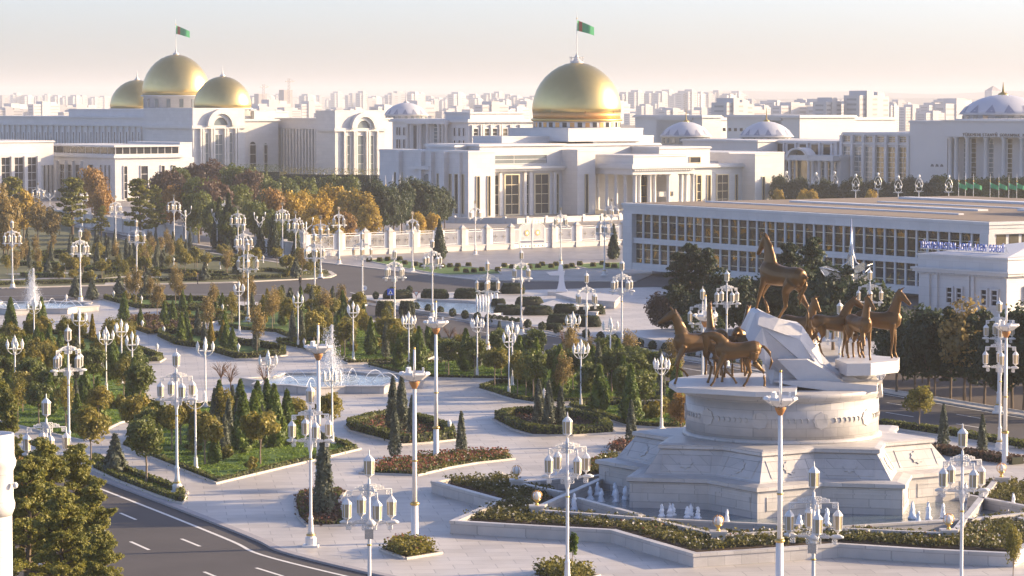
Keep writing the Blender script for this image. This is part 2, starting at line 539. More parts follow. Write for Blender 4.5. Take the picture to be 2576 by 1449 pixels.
mb = MB()
mb.quad((-16000, 60, -0.30), (16000, 60, -0.30), (16000, 15000, -0.30), (-16000, 15000, -0.30))
struct("ground", mb, "dirt_ground")
mb = MB(); mb.quad((-260, 580, -0.22), (240, 580, -0.22), (420, 1500, -0.22), (-420, 1500, -0.22))
struct("park_ground", mb, "park_ground")
mb = MB(); mb.quad((-150, 120, -0.12), (140, 120, -0.12), (140, 640, -0.12), (-150, 640, -0.12))
struct("road", mb, "asphalt")

KERB_NEAR = smooth_poly(pix([(-250, 1035), (0, 1112), (120, 1153), (236, 1195.6), (449, 1275.5), (644, 1352), (720, 1386), (923, 1436), (1100, 1472), (1400, 1530)]), 5)
DIAG_LOW = pix([(868, 778), (905, 795), (1000, 828), (1081, 857), (1218, 880), (1400, 914), (1700, 968), (2208, 1057), (2575, 1115), (2900, 1165)])
DIAG_UP = pix([(868, 752), (900, 760), (1045, 784.5), (1225, 813), (1312, 826), (1525, 864), (1712, 899), (2216, 983), (2575, 1044.5), (2900, 1098)])
MID_LOW = pix([(-150, 764), (0, 760), (250, 756), (500, 757), (760, 762), (840, 768)])
plaza = KERB_NEAR + pix([(3100, 1600)]) + list(reversed(DIAG_LOW)) + list(reversed(MID_LOW))
struct("plaza_paving", MB().prism(ccw(plaza), -0.25, 0.0), "paving")
park = pix([(-150, 727), (0, 724), (283, 716), (583, 709.5), (766, 701), (825, 697), (840, 691), (828, 683), (790, 673), (700, 660), (593, 645), (450, 624), (307, 601), (150, 578), (-150, 538)])
struct("park_terrain", MB().prism(ccw(park), -0.25, 0.0), "park_ground")
back = pix([(-150, 522), (150, 563), (307, 589), (450, 608), (593, 629), (700, 645), (790, 657), (858, 664.5), (1000, 681), (1135, 696), (1208, 704), (1400, 706), (1600, 707), (1640, 690), (1640, 560), (1700, 500), (-150, 480)])
struct("gate_forecourt_paving", MB().prism(ccw(back), -0.25, 0.0), "paving_dark")
island = DIAG_UP + pix([(2900, 880), (2300, 800), (1900, 735), (1640, 722), (1570, 724), (1300, 730), (1100, 736), (960, 741), (890, 746)])
struct("island_paving", MB().prism(ccw(island), -0.25, 0.0), "paving")

def kerb(path, w, mname="kerb_stone", z1=0.02, name="kerb"):
    struct(name, strip(path, -w / 2, w / 2, -0.2, z1), mname)
kerb(KERB_NEAR, 0.55, "kerb_grey")
kerb(DIAG_LOW, 0.4); kerb(DIAG_UP, 0.4); kerb(MID_LOW, 0.4)
kerb(pix([(-150, 727), (0, 724), (283, 716), (583, 709.5), (766, 701), (825, 697), (840, 691), (828, 683), (790, 673), (700, 660), (593, 645), (450, 624), (307, 601)]), 0.8, "kerb_stone", 0.03)
kerb(pix([(307, 589), (450, 608), (593, 629), (700, 645), (790, 657), (858, 664.5), (1000, 681), (1135, 696), (1208, 704), (1400, 706), (1600, 707)]), 0.8, "kerb_stone", 0.03)
kerb(pix([(1570, 724), (1300, 730), (1100, 736), (960, 741), (890, 746), (868, 752)]), 0.4)

def paint(a, b, w=0.16):
    p, q = G(a[0], a[1], -0.116), G(b[0], b[1], -0.116)
    d = (q - p).normalized(); n = Vector((d.y, -d.x, 0)) * (w / 2)
    struct("road_marking", MB().quad(p + n, q + n, q - n, p - n), "line_paint")
edge = [Vector((p.x, p.y)) for p in KERB_NEAR]
m_ = strip(edge, 1.55, 1.80, -0.130, -0.115)
struct("road_edge_line", m_, "line_paint")
for a, b in (((302, 1290), (342, 1307)), ((328, 1362), (375, 1383)), ((456, 1355), (503, 1374)), ((513, 1438), (562, 1458)), ((644, 1428), (712, 1449)), ((200, 1240), (238, 1256)), ((230, 1320), (268, 1336))):
    paint(a, b, 0.22)
# two lane lines and the edge line of the diagonal road
for off, dash in ((0.33, True), (0.66, True)):
    pts = [DIAG_LOW[i].lerp(DIAG_UP[i], off) for i in range(3, 10)]
    for a, b in zip(pts[:-1], pts[1:]):
        L = (b - a).length; n = int(L / 9)
        for k in range(n):
            p = a.lerp(b, (k + 0.1) / n); q = a.lerp(b, (k + 0.5) / n)
            d = (q - p).normalized(); w = Vector((d.y, -d.x)) * 0.09
            struct("road_marking", MB().add([(x.x, x.y, -0.116) for x in (p + w, q + w, q - w, p - w)], [(0, 1, 2, 3)]), "line_paint")
struct("road_edge_line", strip(DIAG_UP[2:], 0.7, 0.9, -0.130, -0.115), "line_paint")
struct("road_edge_line", strip(pix([(-150, 748), (250, 742), (500, 740), (700, 741)], -0.12), -0.08, 0.08, -0.130, -0.115), "line_paint")
struct("road_edge_line", strip(pix([(307, 597), (450, 617), (593, 638), (700, 653)], -0.12), -0.1, 0.1, -0.130, -0.115), "line_paint")
for k in range(4):   # painted traffic lines across the junction
    struct("road_marking", strip(pix([(880 + k * 34, 735 + k * 9), (1000 + k * 30, 768 + k * 9)], -0.12), -0.07, 0.07, -0.130, -0.115), "line_paint")

# ---------------------------------------------------------------- beds
BEDS = {
 "front": [(305, 1122), (420, 1168), (545, 1217), (700, 1180), (905, 1131), (880, 1118), (820, 1100), (740, 1045), (640, 1020), (560, 1012), (430, 1035), (360, 1075)],
 "strip": [(232, 1150), (300, 1175), (400, 1212), (470, 1240), (458, 1268), (400, 1250), (300, 1212), (232, 1180)],
 "left1": [(-150, 850), (0, 845), (160, 840), (300, 865), (415, 903), (400, 912), (280, 915), (-150, 930)],
 "left2": [(-150, 945), (150, 940), (270, 930), (330, 950), (375, 1000), (380, 1045), (300, 1065), (210, 1110), (100, 1085), (0, 1060), (-150, 1010)],
 "m1": [(254, 753), (300, 766), (345, 779), (480, 777), (560, 770), (592, 764), (560, 758), (400, 754)],
 "m2": [(415, 786), (437, 795), (497, 813), (532, 812), (590, 800), (660, 790), (650, 778), (560, 781), (430, 782)],
 "m3": [(325, 812), (330, 829), (370, 843), (440, 839), (511, 829), (505, 818), (450, 808), (380, 801), (330, 804)],
 "m4": [(393, 848), (437, 869), (470, 875), (495, 877), (590, 905), (650, 903), (720, 895), (722, 885), (660, 872), (610, 868), (560, 850), (480, 840), (400, 840)],
 "m6": [(545, 818), (600, 832), (690, 838), (720, 850), (780, 853), (862, 850), (880, 805), (855, 776), (700, 779), (610, 802)],
 "m7": [(690, 858), (700, 868), (760, 880), (838, 900), (876, 916), (1013, 911), (1075, 905), (1110, 890), (1140, 880), (1080, 862), (980, 832), (900, 806), (890, 806), (868, 858)],
 "m8": [(918, 919), (1006, 942), (1093, 952), (1287, 956), (1330, 950), (1290, 900), (1220, 887), (1150, 893), (1143, 905), (1100, 912), (1013, 916)],
 "m9": [(1200, 978), (1290, 1006), (1345, 1015), (1510, 1012), (1690, 1008), (1790, 1000), (1790, 1000), (1720, 975), (1600, 956), (1440, 930), (1310, 906), (1340, 950), (1300, 962), (1240, 965)],
 "m10": [(1425, 1024), (1480, 1042), (1575, 1072), (1650, 1077), (1720, 1078), (1760, 1022), (1560, 1019), (1470, 1019)],
 "hex1": [(868, 1073), (880, 1085), (1012, 1120), (1080, 1115), (1150, 1107), (1142, 1086), (1075, 1062), (990, 1048), (930, 1055)],
 "hex2": [(1240, 1056), (1290, 1082), (1340, 1096), (1440, 1097), (1545, 1090), (1530, 1070), (1450, 1048), (1340, 1043), (1275, 1045)],
 "crescent": [(905, 1192), (1050, 1197), (1130, 1178), (1200, 1166), (1292, 1156), (1270, 1140), (1180, 1141), (1080, 1150), (960, 1168)],
 "kidney": [(742, 1262), (752, 1245), (800, 1236), (868, 1237), (850, 1262), (862, 1295), (887, 1322), (775, 1326), (750, 1300)],
 "diamond": [(958, 1385), (1012, 1370), (1108, 1393), (1020, 1407)],
 "corner": [(1340, 1450), (1400, 1430), (1505, 1450), (1430, 1475)],
 "rose": [(1527, 1135), (1545, 1118), (1600, 1116), (1605, 1136), (1570, 1143)],
 "verge": [(2210, 1060), (2400, 1090), (2575, 1118), (2700, 1138), (2700, 1152), (2575, 1130), (2400, 1102), (2240, 1078)],
 "verge2": [(1215, 884), (1400, 918), (1700, 972), (1900, 1007), (1890, 1012), (1690, 977), (1400, 924), (1215, 889)],
 "isle1": [(890, 758), (1045, 781), (1225, 810), (1312, 823), (1525, 860), (1712, 895), (1900, 927), (1900, 920), (1712, 889), (1525, 855), (1312, 818), (1225, 805), (1045, 776), (895, 750)],
 "isle2": [(2216, 978), (2575, 1037), (2900, 1090), (2900, 960), (2575, 900), (2216, 880)],
 "gatebed1": [(915, 655), (1000, 672), (1080, 686), (1130, 693), (1260, 690), (1250, 680), (1180, 672), (1060, 662), (960, 651)],
 "gatebed2": [(1255, 676), (1320, 681), (1400, 680), (1455, 676), (1440, 668), (1330, 664), (1270, 668)],
 "gatebed3": [(1448, 670), (1480, 677), (1560, 677), (1590, 674), (1590, 660), (1500, 662), (1452, 664)],
}
BEDW = {k: ccw(pix(v)) for k, v in BEDS.items()}
SURF = {"hex1": "soil", "hex2": "soil", "crescent": "soil", "kidney": "soil", "diamond": "soil", "corner": "soil", "rose": "soil", "m3": "soil", "isle1": "soil", "isle2": "soil"}
for k, poly in BEDW.items():
    o = struct("lawn", MB().add([(p.x, p.y, 0.035) for p in poly], [tuple(range(len(poly)))]), SURF.get(k, "lawn"))
    ring = list(poly) + [poly[0], poly[1]]
    o = struct("bed_kerb", strip(ring[:-1], -0.06, 0.12, -0.05, 0.13), "kerb_stone")

# light paths in the park beyond the middle road
for pts in ([(0, 704), (150, 700), (285, 706), (283, 716)], [(720, 697), (760, 680), (735, 672)], [(240, 700), (330, 695), (420, 700)], [(20, 690), (130, 686), (200, 688)]):
    struct("path", strip(pix(pts), -1.2, 1.2, -0.05, 0.02), "paving")
# ---------------------------------------------------------------- plants
def arr_mesh(name, V, Q, m, var=None):
    me = bpy.data.meshes.new(name)
    n, k = len(V), len(Q)
    me.vertices.add(n); me.vertices.foreach_set("co", np.asarray(V, np.float32).ravel())
    me.loops.add(k * 4); me.loops.foreach_set("vertex_index", np.asarray(Q, np.int32).ravel())
    me.polygons.add(k); me.polygons.foreach_set("loop_start", np.arange(0, 4 * k, 4, dtype=np.int32))
    me.update(calc_edges=True)
    if var is not None:
        a = me.attributes.new("var", 'FLOAT', 'FACE')
        a.data.foreach_set("value", np.clip(var, 0, 1).astype(np.float32))
    me.materials.append(MATS[m])
    return me

def leaves(P, N, size, rng, var, jit=0.9, stretch=1.3):
    """one small face at each point, turned roughly along N"""
    n = len(P)
    D = N + rng.normal(0, jit, (n, 3)); D /= np.linalg.norm(D, axis=1)[:, None] + 1e-9
    A = np.cross(D, rng.normal(0, 1, (n, 3))); A /= np.linalg.norm(A, axis=1)[:, None] + 1e-9
    B = np.cross(D, A)
    s = size * (0.6 + 0.8 * rng.random(n))[:, None]
    a, b = A * s * stretch * 0.5, B * s * 0.5
    V = np.stack([P - a, P - b * 0.9, P + a, P + b * 0.9], 1).reshape(-1, 3)
    Q = np.arange(4 * n).reshape(n, 4)
    return V, Q, var

def cloud(rng, n, centre, rad, size, clumps=22, fill=0.55, jit=0.9, squash=1.0, lo=-1.0):
    """a crown of leaf clumps spread through an ellipsoid"""
    c = rng.normal(0, 1, (clumps, 3)); c /= np.linalg.norm(c, axis=1)[:, None]
    c[:, 2] = np.maximum(c[:, 2], lo)
    c *= (fill + (1 - fill) * rng.random(clumps) * 0.75)[:, None]
    w = 0.20 + 0.22 * rng.random(clumps)
    tone = rng.random(clumps)
    i = rng.integers(0, clumps, n)
    d = rng.normal(0, 1, (n, 3)); d /= np.linalg.norm(d, axis=1)[:, None]
    q = c[i] + d * (w[i] * (0.35 + 0.65 * rng.random(n) ** 0.5))[:, None]
    P = np.array(centre) + q * np.array(rad)
    var = 0.55 * tone[i] + 0.45 * rng.random(n)
    return leaves(P, d * 0.6 + q * 0.8 + np.array([0, 0, 0.3]), size, rng, var, jit)

def join(*parts):
    V, Q, R, o = [], [], [], 0
    for v, q, r in parts:
        V.append(v); Q.append(q + o); R.append(r); o += len(v)
    return np.concatenate(V), np.concatenate(Q), np.concatenate(R)

def limbs(rng, h0, h1, r0, spread, n=5, trunk_top=None):
    mb = MB()
    mb.tube([(0, 0, -0.05), (0.02 * h0, 0, h0 * 0.5), (0, 0.02 * h0, h0)], [r0, r0 * 0.8, r0 * 0.65], 6)
    for k in range(n):
        a = 2 * math.pi * (k + rng.random() * 0.7) / n
        z = h0 * (0.8 + 0.2 * rng.random())
        e = spread * (0.5 + 0.4 * rng.random())
        mb.tube([(0, 0, z), (e * 0.45 * math.cos(a), e * 0.45 * math.sin(a), z + (h1 - z) * 0.4), (e * math.cos(a), e * math.sin(a), z + (h1 - z) * (0.6 + 0.3 * rng.random()))],
                [r0 * 0.5, r0 * 0.3, r0 * 0.08], 4)
    mb.tube([(0, 0, h0 * 0.95), (0, 0, h1 * 0.9)], [r0 * 0.55, r0 * 0.1], 4)
    return mb

PROTO = {}
def proto(kind, n, fn):
    PROTO[kind] = [fn(np.random.default_rng(100 * (sum(map(ord, kind)) % 97) + i)) for i in range(n)]

def p_round(m, bark="bark_light"):
    def f(rng):       # small round-headed tree, 4 m
        V, Q, R = cloud(rng, 3000, (0, 0, 2.75), (1.4, 1.4, 1.2), 0.165, 34, 0.42)
        return {"crown": arr_mesh("crown", V, Q, m, R), "trunk": limbs(rng, 1.7, 3.6, 0.075, 0.9, 5).mesh("trunk", bark)}
    return f
proto("round", 4, p_round("leaf_olive"))
proto("roundgreen", 3, p_round("leaf_green"))
def p_autumn(m, n=1050):
    def f(rng):       # slim airy tree in autumn leaf, 5.5 m
        V, Q, R = cloud(rng, int(n * 1.8), (0, 0, 3.6), (1.25, 1.25, 2.0), 0.145, 36, 0.3)
        return {"crown": arr_mesh("crown", V, Q, m, R), "trunk": limbs(rng, 1.9, 5.3, 0.07, 1.0, 7).mesh("trunk", "bark_light")}
    return f
proto("autumn", 4, p_autumn("leaf_brown"))
proto("autumngold", 3, p_autumn("leaf_olive", 1300))
def p_cone(m, h, r, n, size, tip=1.25):
    def f(rng):       # dense upright conifer
        t = rng.random(n) ** 0.8
        a = rng.random(n) * 2 * math.pi
        bump = 1 + 0.16 * np.sin(5 * a + 9 * t) + 0.10 * np.sin(11 * a - 17 * t)
        rr = r * np.clip((1 - t), 0, 1) ** (1 / tip) * np.minimum(1, 0.55 + 3.2 * t) * bump * (0.72 + 0.34 * rng.random(n))
        P = np.stack([rr * np.cos(a), rr * np.sin(a), 0.12 + t * h], 1)
        N = np.stack([np.cos(a), np.sin(a), np.full(n, 0.7)], 1)
        tone = 0.5 + 0.5 * np.sin(3 * a + 13 * t + rng.random() * 6)
        V, Q, R = leaves(P, N, size, rng, 0.45 * tone + 0.55 * rng.random(n), 0.55, 1.7)
        return {"crown": arr_mesh("crown", V, Q, m, R), "trunk": MB().tube([(0, 0, -0.05), (0, 0, h * 0.75)], [r * 0.12 + 0.03, 0.02], 5).mesh("trunk", "bark")}
    return f
proto("thuja", 4, p_cone("leaf_thuja", 3.6, 0.85, 2800, 0.18))
proto("yellowthuja", 2, p_cone("leaf_yellowthuja", 3.4, 0.6, 2000, 0.16))
proto("juniper", 3, p_cone("leaf_blue", 3.6, 0.52, 2200, 0.125, 1.6))
proto("spruce", 3, p_cone("leaf_dark", 9.0, 3.0, 2600, 0.55, 1.05))
def p_spruceblue(rng):
    return p_cone("leaf_blue", 2.6, 0.9, 1100, 0.25, 1.15)(rng)
proto("bluespruce", 2, p_spruceblue)
def p_pine(rng):      # tall open pine, 12 m
    parts = []
    mb = MB(); mb.tube([(0, 0, -0.1), (0.15, 0.05, 4), (-0.1, 0, 8), (0, 0, 11.6)], [0.24, 0.19, 0.12, 0.03], 7)
    for k in range(26):
        z = 2.6 + 9.2 * (k / 26) + 0.3 * rng.random()
        a = k * 2.4 + rng.random()
        L = (3.9 - 0.27 * z) * (0.75 + 0.4 * rng.random())
        e = np.array([math.cos(a) * L, math.sin(a) * L, z + 0.5])
        mb.tube([(0, 0, z - 0.3), tuple(e * np.array([0.5, 0.5, 1]) - np.array([0, 0, 0.45])), tuple(e)], [0.07, 0.05, 0.02], 4)
        for t in (0.45, 0.75, 1.0):
            c = np.array([e[0] * t, e[1] * t, z + 0.35 + 0.2 * rng.random()])
            parts.append(cloud(rng, 130, c, np.array([1.0, 1.0, 0.58]) * (0.85 + 0.4 * rng.random()), 0.28, 8, 0.35, 0.8, lo=-0.4))
    parts.append(cloud(rng, 120, (0, 0, 11.4), (0.8, 0.8, 0.9), 0.36, 6))
    V, Q, R = join(*parts)
    return {"crown": arr_mesh("crown", V, Q, "leaf_pine", R), "trunk": mb.mesh("trunk", "bark")}
proto("pine", 3, p_pine)
def p_pinenear(rng):  # the same tree with needle-fine foliage, for the ones close by
    parts = []
    mb = MB(); mb.tube([(0, 0, -0.1), (0.15, 0.05, 4), (-0.1, 0, 8), (0, 0, 11.6)], [0.24, 0.19, 0.12, 0.03], 7)
    for k in range(34):
        z = 2.2 + 9.6 * (k / 34) + 0.3 * rng.random()
        a = k * 2.4 + rng.random()
        L = (3.4 - 0.25 * z) * (0.7 + 0.5 * rng.random())
        e = np.array([math.cos(a) * L, math.sin(a) * L, z + 0.5])
        mb.tube([(0, 0, z - 0.3), tuple(e * np.array([0.5, 0.5, 1]) - np.array([0, 0, 0.45])), tuple(e)], [0.07, 0.05, 0.02], 4)
        for t in (0.4, 0.7, 0.95, 1.08):
            c = np.array([e[0] * t, e[1] * t, z + 0.3 + 0.3 * rng.random()])
            parts.append(cloud(rng, 330, c, np.array([.66, .66, 0.42]) * (0.8 + 0.5 * rng.random()), 0.125, 10, 0.35, 0.8, lo=-0.5))
    parts.append(cloud(rng, 700, (0, 0, 11.5), (0.6, 0.6, 0.8), 0.12, 7))
    V, Q, R = join(*parts)
    return {"crown": arr_mesh("crown", V, Q, "leaf_pine", R), "trunk": mb.mesh("trunk", "bark")}
proto("pinenear", 3, p_pinenear)
def p_pinedark(rng):
    d = p_pine(rng); me = d["crown"]; me.materials[0] = MATS["leaf_dark"]
    return d
proto("pinedark", 3, p_pinedark)
def p_big(m, n=3000):
    def f(rng):       # broad tree, 9 m
        V, Q, R = cloud(rng, n * 2, (0, 0, 5.6), (3.5, 3.5, 3.8), 0.37, 60, 0.42, lo=-0.8)
        return {"crown": arr_mesh("crown", V, Q, m, R), "trunk": limbs(rng, 2.4, 8.2, 0.22, 2.6, 7).mesh("trunk", "bark")}
    return f
proto("bigmaroon", 3, p_big("leaf_maroon"))
proto("biggold", 3, p_big("leaf_gold"))
proto("bigorange", 2, p_big("leaf_orange"))
proto("biggreen", 3, p_big("leaf_green"))
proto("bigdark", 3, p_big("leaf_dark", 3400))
proto("bigbrown", 2, p_big("leaf_brown", 1800))
def p_bare(rng):      # leafless small tree
    mb = MB(); mb.tube([(0, 0, -0.05), (0.03, 0, 0.9), (0, 0, 1.7)], [0.06, 0.05, 0.045], 5)
    for k in range(16):
        a = 2 * math.pi * k / 16 + rng.random() * 0.5; e = 0.5 + 0.6 * rng.random(); z = 2.2 + 0.9 * rng.random()
        p1 = (0.45 * e * math.cos(a), 0.45 * e * math.sin(a), 1.7 + (z - 1.7) * 0.55); p2 = (e * math.cos(a), e * math.sin(a), z)
        mb.tube([(0, 0, 1.5), p1, p2], [0.03, 0.02, 0.008], 3)
        for j in range(3):
            b = a + (rng.random() - 0.5) * 1.6; l = 0.25 + 0.3 * rng.random()
            mb.tube([p1, (p1[0] + l * math.cos(b), p1[1] + l * math.sin(b), p1[2] + 0.15 + 0.35 * rng.random())], [0.014, 0.006], 3)
    return {"branches": mb.mesh("branches", "twig")}
proto("bare", 2, p_bare)
def p_ball(m, r=0.42):
    def f(rng):
        n = 420; d = rng.normal(0, 1, (n, 3)); d /= np.linalg.norm(d, axis=1)[:, None]
        P = d * np.array([r, r, r * 1.15]) * (0.85 + 0.2 * rng.random(n))[:, None] + np.array([0, 0, r * 1.05])
        V, Q, R = leaves(P, d, 0.14, rng, rng.random(n), 0.5)
        return {"crown": arr_mesh("crown", V, Q, m, R), "trunk": MB().tube([(0, 0, -0.05), (0, 0, 0.5)], 0.04, 5).mesh("trunk", "bark")}
    return f
proto("ball", 2, p_ball("leaf_dark"))
proto("bush", 3, lambda rng: (lambda c: {"crown": arr_mesh("crown", c[0], c[1], "leaf_olive", c[2]), "stems": limbs(rng, 0.3, 1.3, 0.04, 0.7, 6).mesh("stems", "bark")})(cloud(rng, 700, (0, 0, 0.85), (1.0, 1.0, 0.8), 0.24, 16, 0.4)))
proto("standard", 1, lambda rng: (lambda c: {"crown": arr_mesh("crown", c[0], c[1], "leaf_thuja", c[2]), "trunk": MB().tube([(0, 0, -0.05), (0, 0, 2.0)], 0.035, 5).mesh("trunk", "bark_light")})(cloud(rng, 620, (0, 0, 2.1), (0.42, 0.42, 0.95), 0.2, 14, 0.4)))

WORDS = {"round": ("round_headed_tree", "round-headed olive tree", "tree"),
         "roundgreen": ("round_headed_tree", "round-headed dark green tree", "tree"),
         "autumn": ("autumn_tree", "slim brown autumn tree", "tree"),
         "autumngold": ("autumn_tree", "slim yellowing tree", "tree"),
         "thuja": ("thuja", "green cone-shaped conifer", "conifer"),
         "yellowthuja": ("thuja", "yellow-green narrow conifer", "conifer"),
         "juniper": ("juniper", "slim blue-grey conifer", "conifer"),
         "spruce": ("spruce_tree", "dark broad spruce", "tree"),
         "bluespruce": ("spruce_tree", "squat blue-green spruce", "tree"),
         "pine": ("pine_tree", "tall open pine", "tree"),
         "pinenear": ("pine_tree", "near bushy pine", "tree"),
         "pinedark": ("pine_tree", "tall dark pine", "tree"),
         "bigmaroon": ("broad_tree", "broad maroon tree", "tree"),
         "biggold": ("broad_tree", "broad golden tree", "tree"),
         "bigorange": ("broad_tree", "broad orange tree", "tree"),
         "biggreen": ("broad_tree", "broad dark green tree", "tree"),
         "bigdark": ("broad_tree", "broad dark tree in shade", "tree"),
         "bigbrown": ("broad_tree", "thinly leaved brown tree", "tree"),
         "bare": ("bare_tree", "leafless small tree", "tree"),
         "ball": ("ball_shrub", "small clipped ball shrub", "shrub"),
         "bush": ("bush", "loose olive bush", "bush"),
         "standard": ("standard_shrub", "slim green shrub on a thin stem", "shrub")}

def plant(kind, x, y, where, sc=1.0, sz=None, z=0.03, what=None, group=None):
    nm, w, cat = WORDS[kind]
    pr = PROTO[kind][RND.randrange(len(PROTO[kind]))]
    o = bpy.data.objects.new(nm, None)
    o.location = (x, y, z); o.rotation_euler = (0, 0, RND.random() * 6.28)
    o.scale = (sc, sc, sz if sz else sc)
    COL.objects.link(o)
    for k, me in pr.items():
        link(k, me, o)
    queue(o, what or w, where, cat, group or (w + " " + where), proj((x, y, 0))[0])
    return o

def plant_px(kind, u, v, where, h=None, sc=1.0, sz=None, **kw):
    p = G(u, v)
    return plant(kind, p.x, p.y, where, sc, sz, **kw)

def scatter(bed, spec, where, margin=0.8, gap=1.7, seed=1, poly=None):
    """spec: list of (kind, count, lo, hi) placed inside a bed"""
    rr = random.Random(seed)
    P = poly or BEDW[bed]
    x0, x1 = min(p[0] for p in P), max(p[0] for p in P); y0, y1 = min(p[1] for p in P), max(p[1] for p in P)
    IP = offset_poly(P, -margin)
    got = []
    for kind, n, lo, hi in spec:
        c = 0
        for _ in range(n * 60):
            if c >= n:
                break
            p = (rr.uniform(x0, x1), rr.uniform(y0, y1))
            if not inside(p, IP) or any((p[0] - q[0]) ** 2 + (p[1] - q[1]) ** 2 < gap * gap for q in got):
                continue
            u = proj((p[0], p[1], 0))[0]
            if u < -40 or u > 2620:
                continue
            got.append(p); c += 1
            s = rr.uniform(lo, hi)
            plant(kind, p[0], p[1], where, s, s * rr.uniform(0.9, 1.12))

HEDGES = {}
def hedge(path, where, w=0.7, h=0.75, m="leaf_hedge", lump=0.0, what="low clipped box hedge", dens=70, seed=0, z=0.03):
    """a clipped hedge along a path, leaf faces over a solid core"""
    rng = np.random.default_rng(seed + int(abs(path[0][0]) * 7) + int(abs(path[0][1]) * 3))
    path = [Vector(p[:2]) for p in path]
    Ps, Ns, T = [], [], []
    for a, b in zip(path[:-1], path[1:]):
        L = (b - a).length
        n = max(10, int(L * dens * (w + 2 * h) / 2.2))
        d = (b - a) / max(L, 1e-6); s = Vector((d.y, -d.x))
        t = rng.random(n) * L
        side = rng.random(n) * (w + 2 * h)
        off = np.where(side < w, side - w / 2, np.where(side < w + h, w / 2, -w / 2))
        zz = np.where(side < w, h, np.where(side < w + h, side - w, side - w - h))
        k = 1.0
        if lump:
            k = 0.80 + 0.24 * np.abs(np.sin(t * math.pi / lump))
        jz = 0.93 + 0.1 * rng.random(n)
        X = a.x + d.x * t + s.x * off * k * jz; Y = a.y + d.y * t + s.y * off * k * jz
        Z = zz * (k if lump else 1.0) * jz
        Ps.append(np.stack([X, Y, Z + z], 1))
        nn = np.where((side < w)[:, None], np.array([[0, 0, 1.0]]), np.stack([s.x * np.sign(off), s.y * np.sign(off), np.full(n, 0.2)], 1))
        Ns.append(nn)
        T.append(0.35 * (0.5 + 0.5 * np.sin(t * 1.7 + rng.random() * 6)) + 0.65 * rng.random(n))
    P, N, R = np.concatenate(Ps), np.concatenate(Ns), np.concatenate(T)
    o0 = np.array([path[0].x, path[0].y, 0.0])
    V, Q, R = leaves(P - o0, N, 0.20, rng, R, 0.55)
    root = thing("hedge", "", "hedge", tuple(o0))
    link("foliage", arr_mesh("foliage", V, Q, m, R), root)
    core = strip([p - path[0] for p in path], -w * 0.38, w * 0.38, z - 0.02, z + h * 0.86)
    part("core", core, "leaf_core", root)
    queue(root, what, where, "hedge", "clipped hedges", sum(proj((p.x, p.y, 0))[0] for p in path) / len(path))
    return root
mat("leaf_core", (0.018, 0.022, 0.010), 0.9, var=0.3, scale=6)

def bed_path(bed, i, j, inset=0.55):
    P = offset_poly(BEDW[bed], -inset)
    n = len(P); out = [P[i % n]]
    k = i
    while k % n != j % n:
        k += 1
        out.append(P[k % n])
    return out

def bed_hedge_px(bed, pts, where, **kw):
    c = sum(BEDW[bed], Vector((0, 0))) / len(BEDW[bed])
    out = []
    for p in pix(pts):
        out.append(p + (c - p).normalized() * 0.6)
    return hedge(out, where, **kw)

def flowers(poly, name, n, m="leaf_flower", h=0.45, z=0.04, size=0.16, petals=(), label=None, cat="plants", seed=3):
    """low bedding plants that nobody could count: one object of kind stuff"""
    rng = np.random.default_rng(seed)
    poly = [Vector(p[:2]) for p in poly]
    A = np.array([[p.x, p.y] for p in poly])
    lo, hi = A.min(0), A.max(0)
    pts = []
    IP = offset_poly(ccw(poly), -0.15)
    need = n // 9
    while len(pts) < need:
        q = lo + (hi - lo) * rng.random(2)
        if inside(q, IP):
            pts.append(q)
    c = np.array(pts); hh = h * (0.45 + 0.75 * rng.random(len(c)))
    i = rng.integers(0, len(c), n)
    P = np.zeros((n, 3)); P[:, :2] = c[i] + rng.normal(0, 0.17, (n, 2)); P[:, 2] = z + hh[i] * (0.15 + 0.85 * rng.random(n))
    N = rng.normal(0, 0.6, (n, 3)) + np.array([0, 0, 0.8])
    tone = rng.random(len(c))
    V, Q, R = leaves(P, N, size, rng, 0.6 * tone[i] + 0.4 * rng.random(n), 0.8)
    o = link(name, arr_mesh(name, V, Q, m, R))
    o["kind"] = "stuff"
    if label:
        o["label"] = label
        o["category"] = cat
    for m2, k in petals:
        i = rng.integers(0, len(c), k)
        P = np.zeros((k, 3)); P[:, :2] = c[i] + rng.normal(0, 0.13, (k, 2)); P[:, 2] = z + hh[i] * 1.05
        V, Q, R = leaves(P, np.tile(np.array([[0.2, -0.5, 0.8]]), (k, 1)), 0.15, rng, rng.random(k), 0.5, 1.0)
        q = link("blossom", arr_mesh("blossom", V, Q, m2, R), o)
        q["kind"] = "stuff"
    return o
# ---------------------------------------------------------------- horse monument
MC = Vector((xu(1965, 210.0, 1225), 210.0, 0.0))
PHI = math.radians(12.15)
def star(R, k=0.765, n=8, off=0.0):
    """eight-pointed star about the origin; first point turned PHI to the left of the camera side"""
    out = []
    for i in range(n):
        for j, r in ((0, R), (0.5, R * k)):
            a = -math.pi / 2 - PHI + off + 2 * math.pi * (i + j) / n
            out.append(Vector((r * math.cos(a), r * math.sin(a))))
    return out

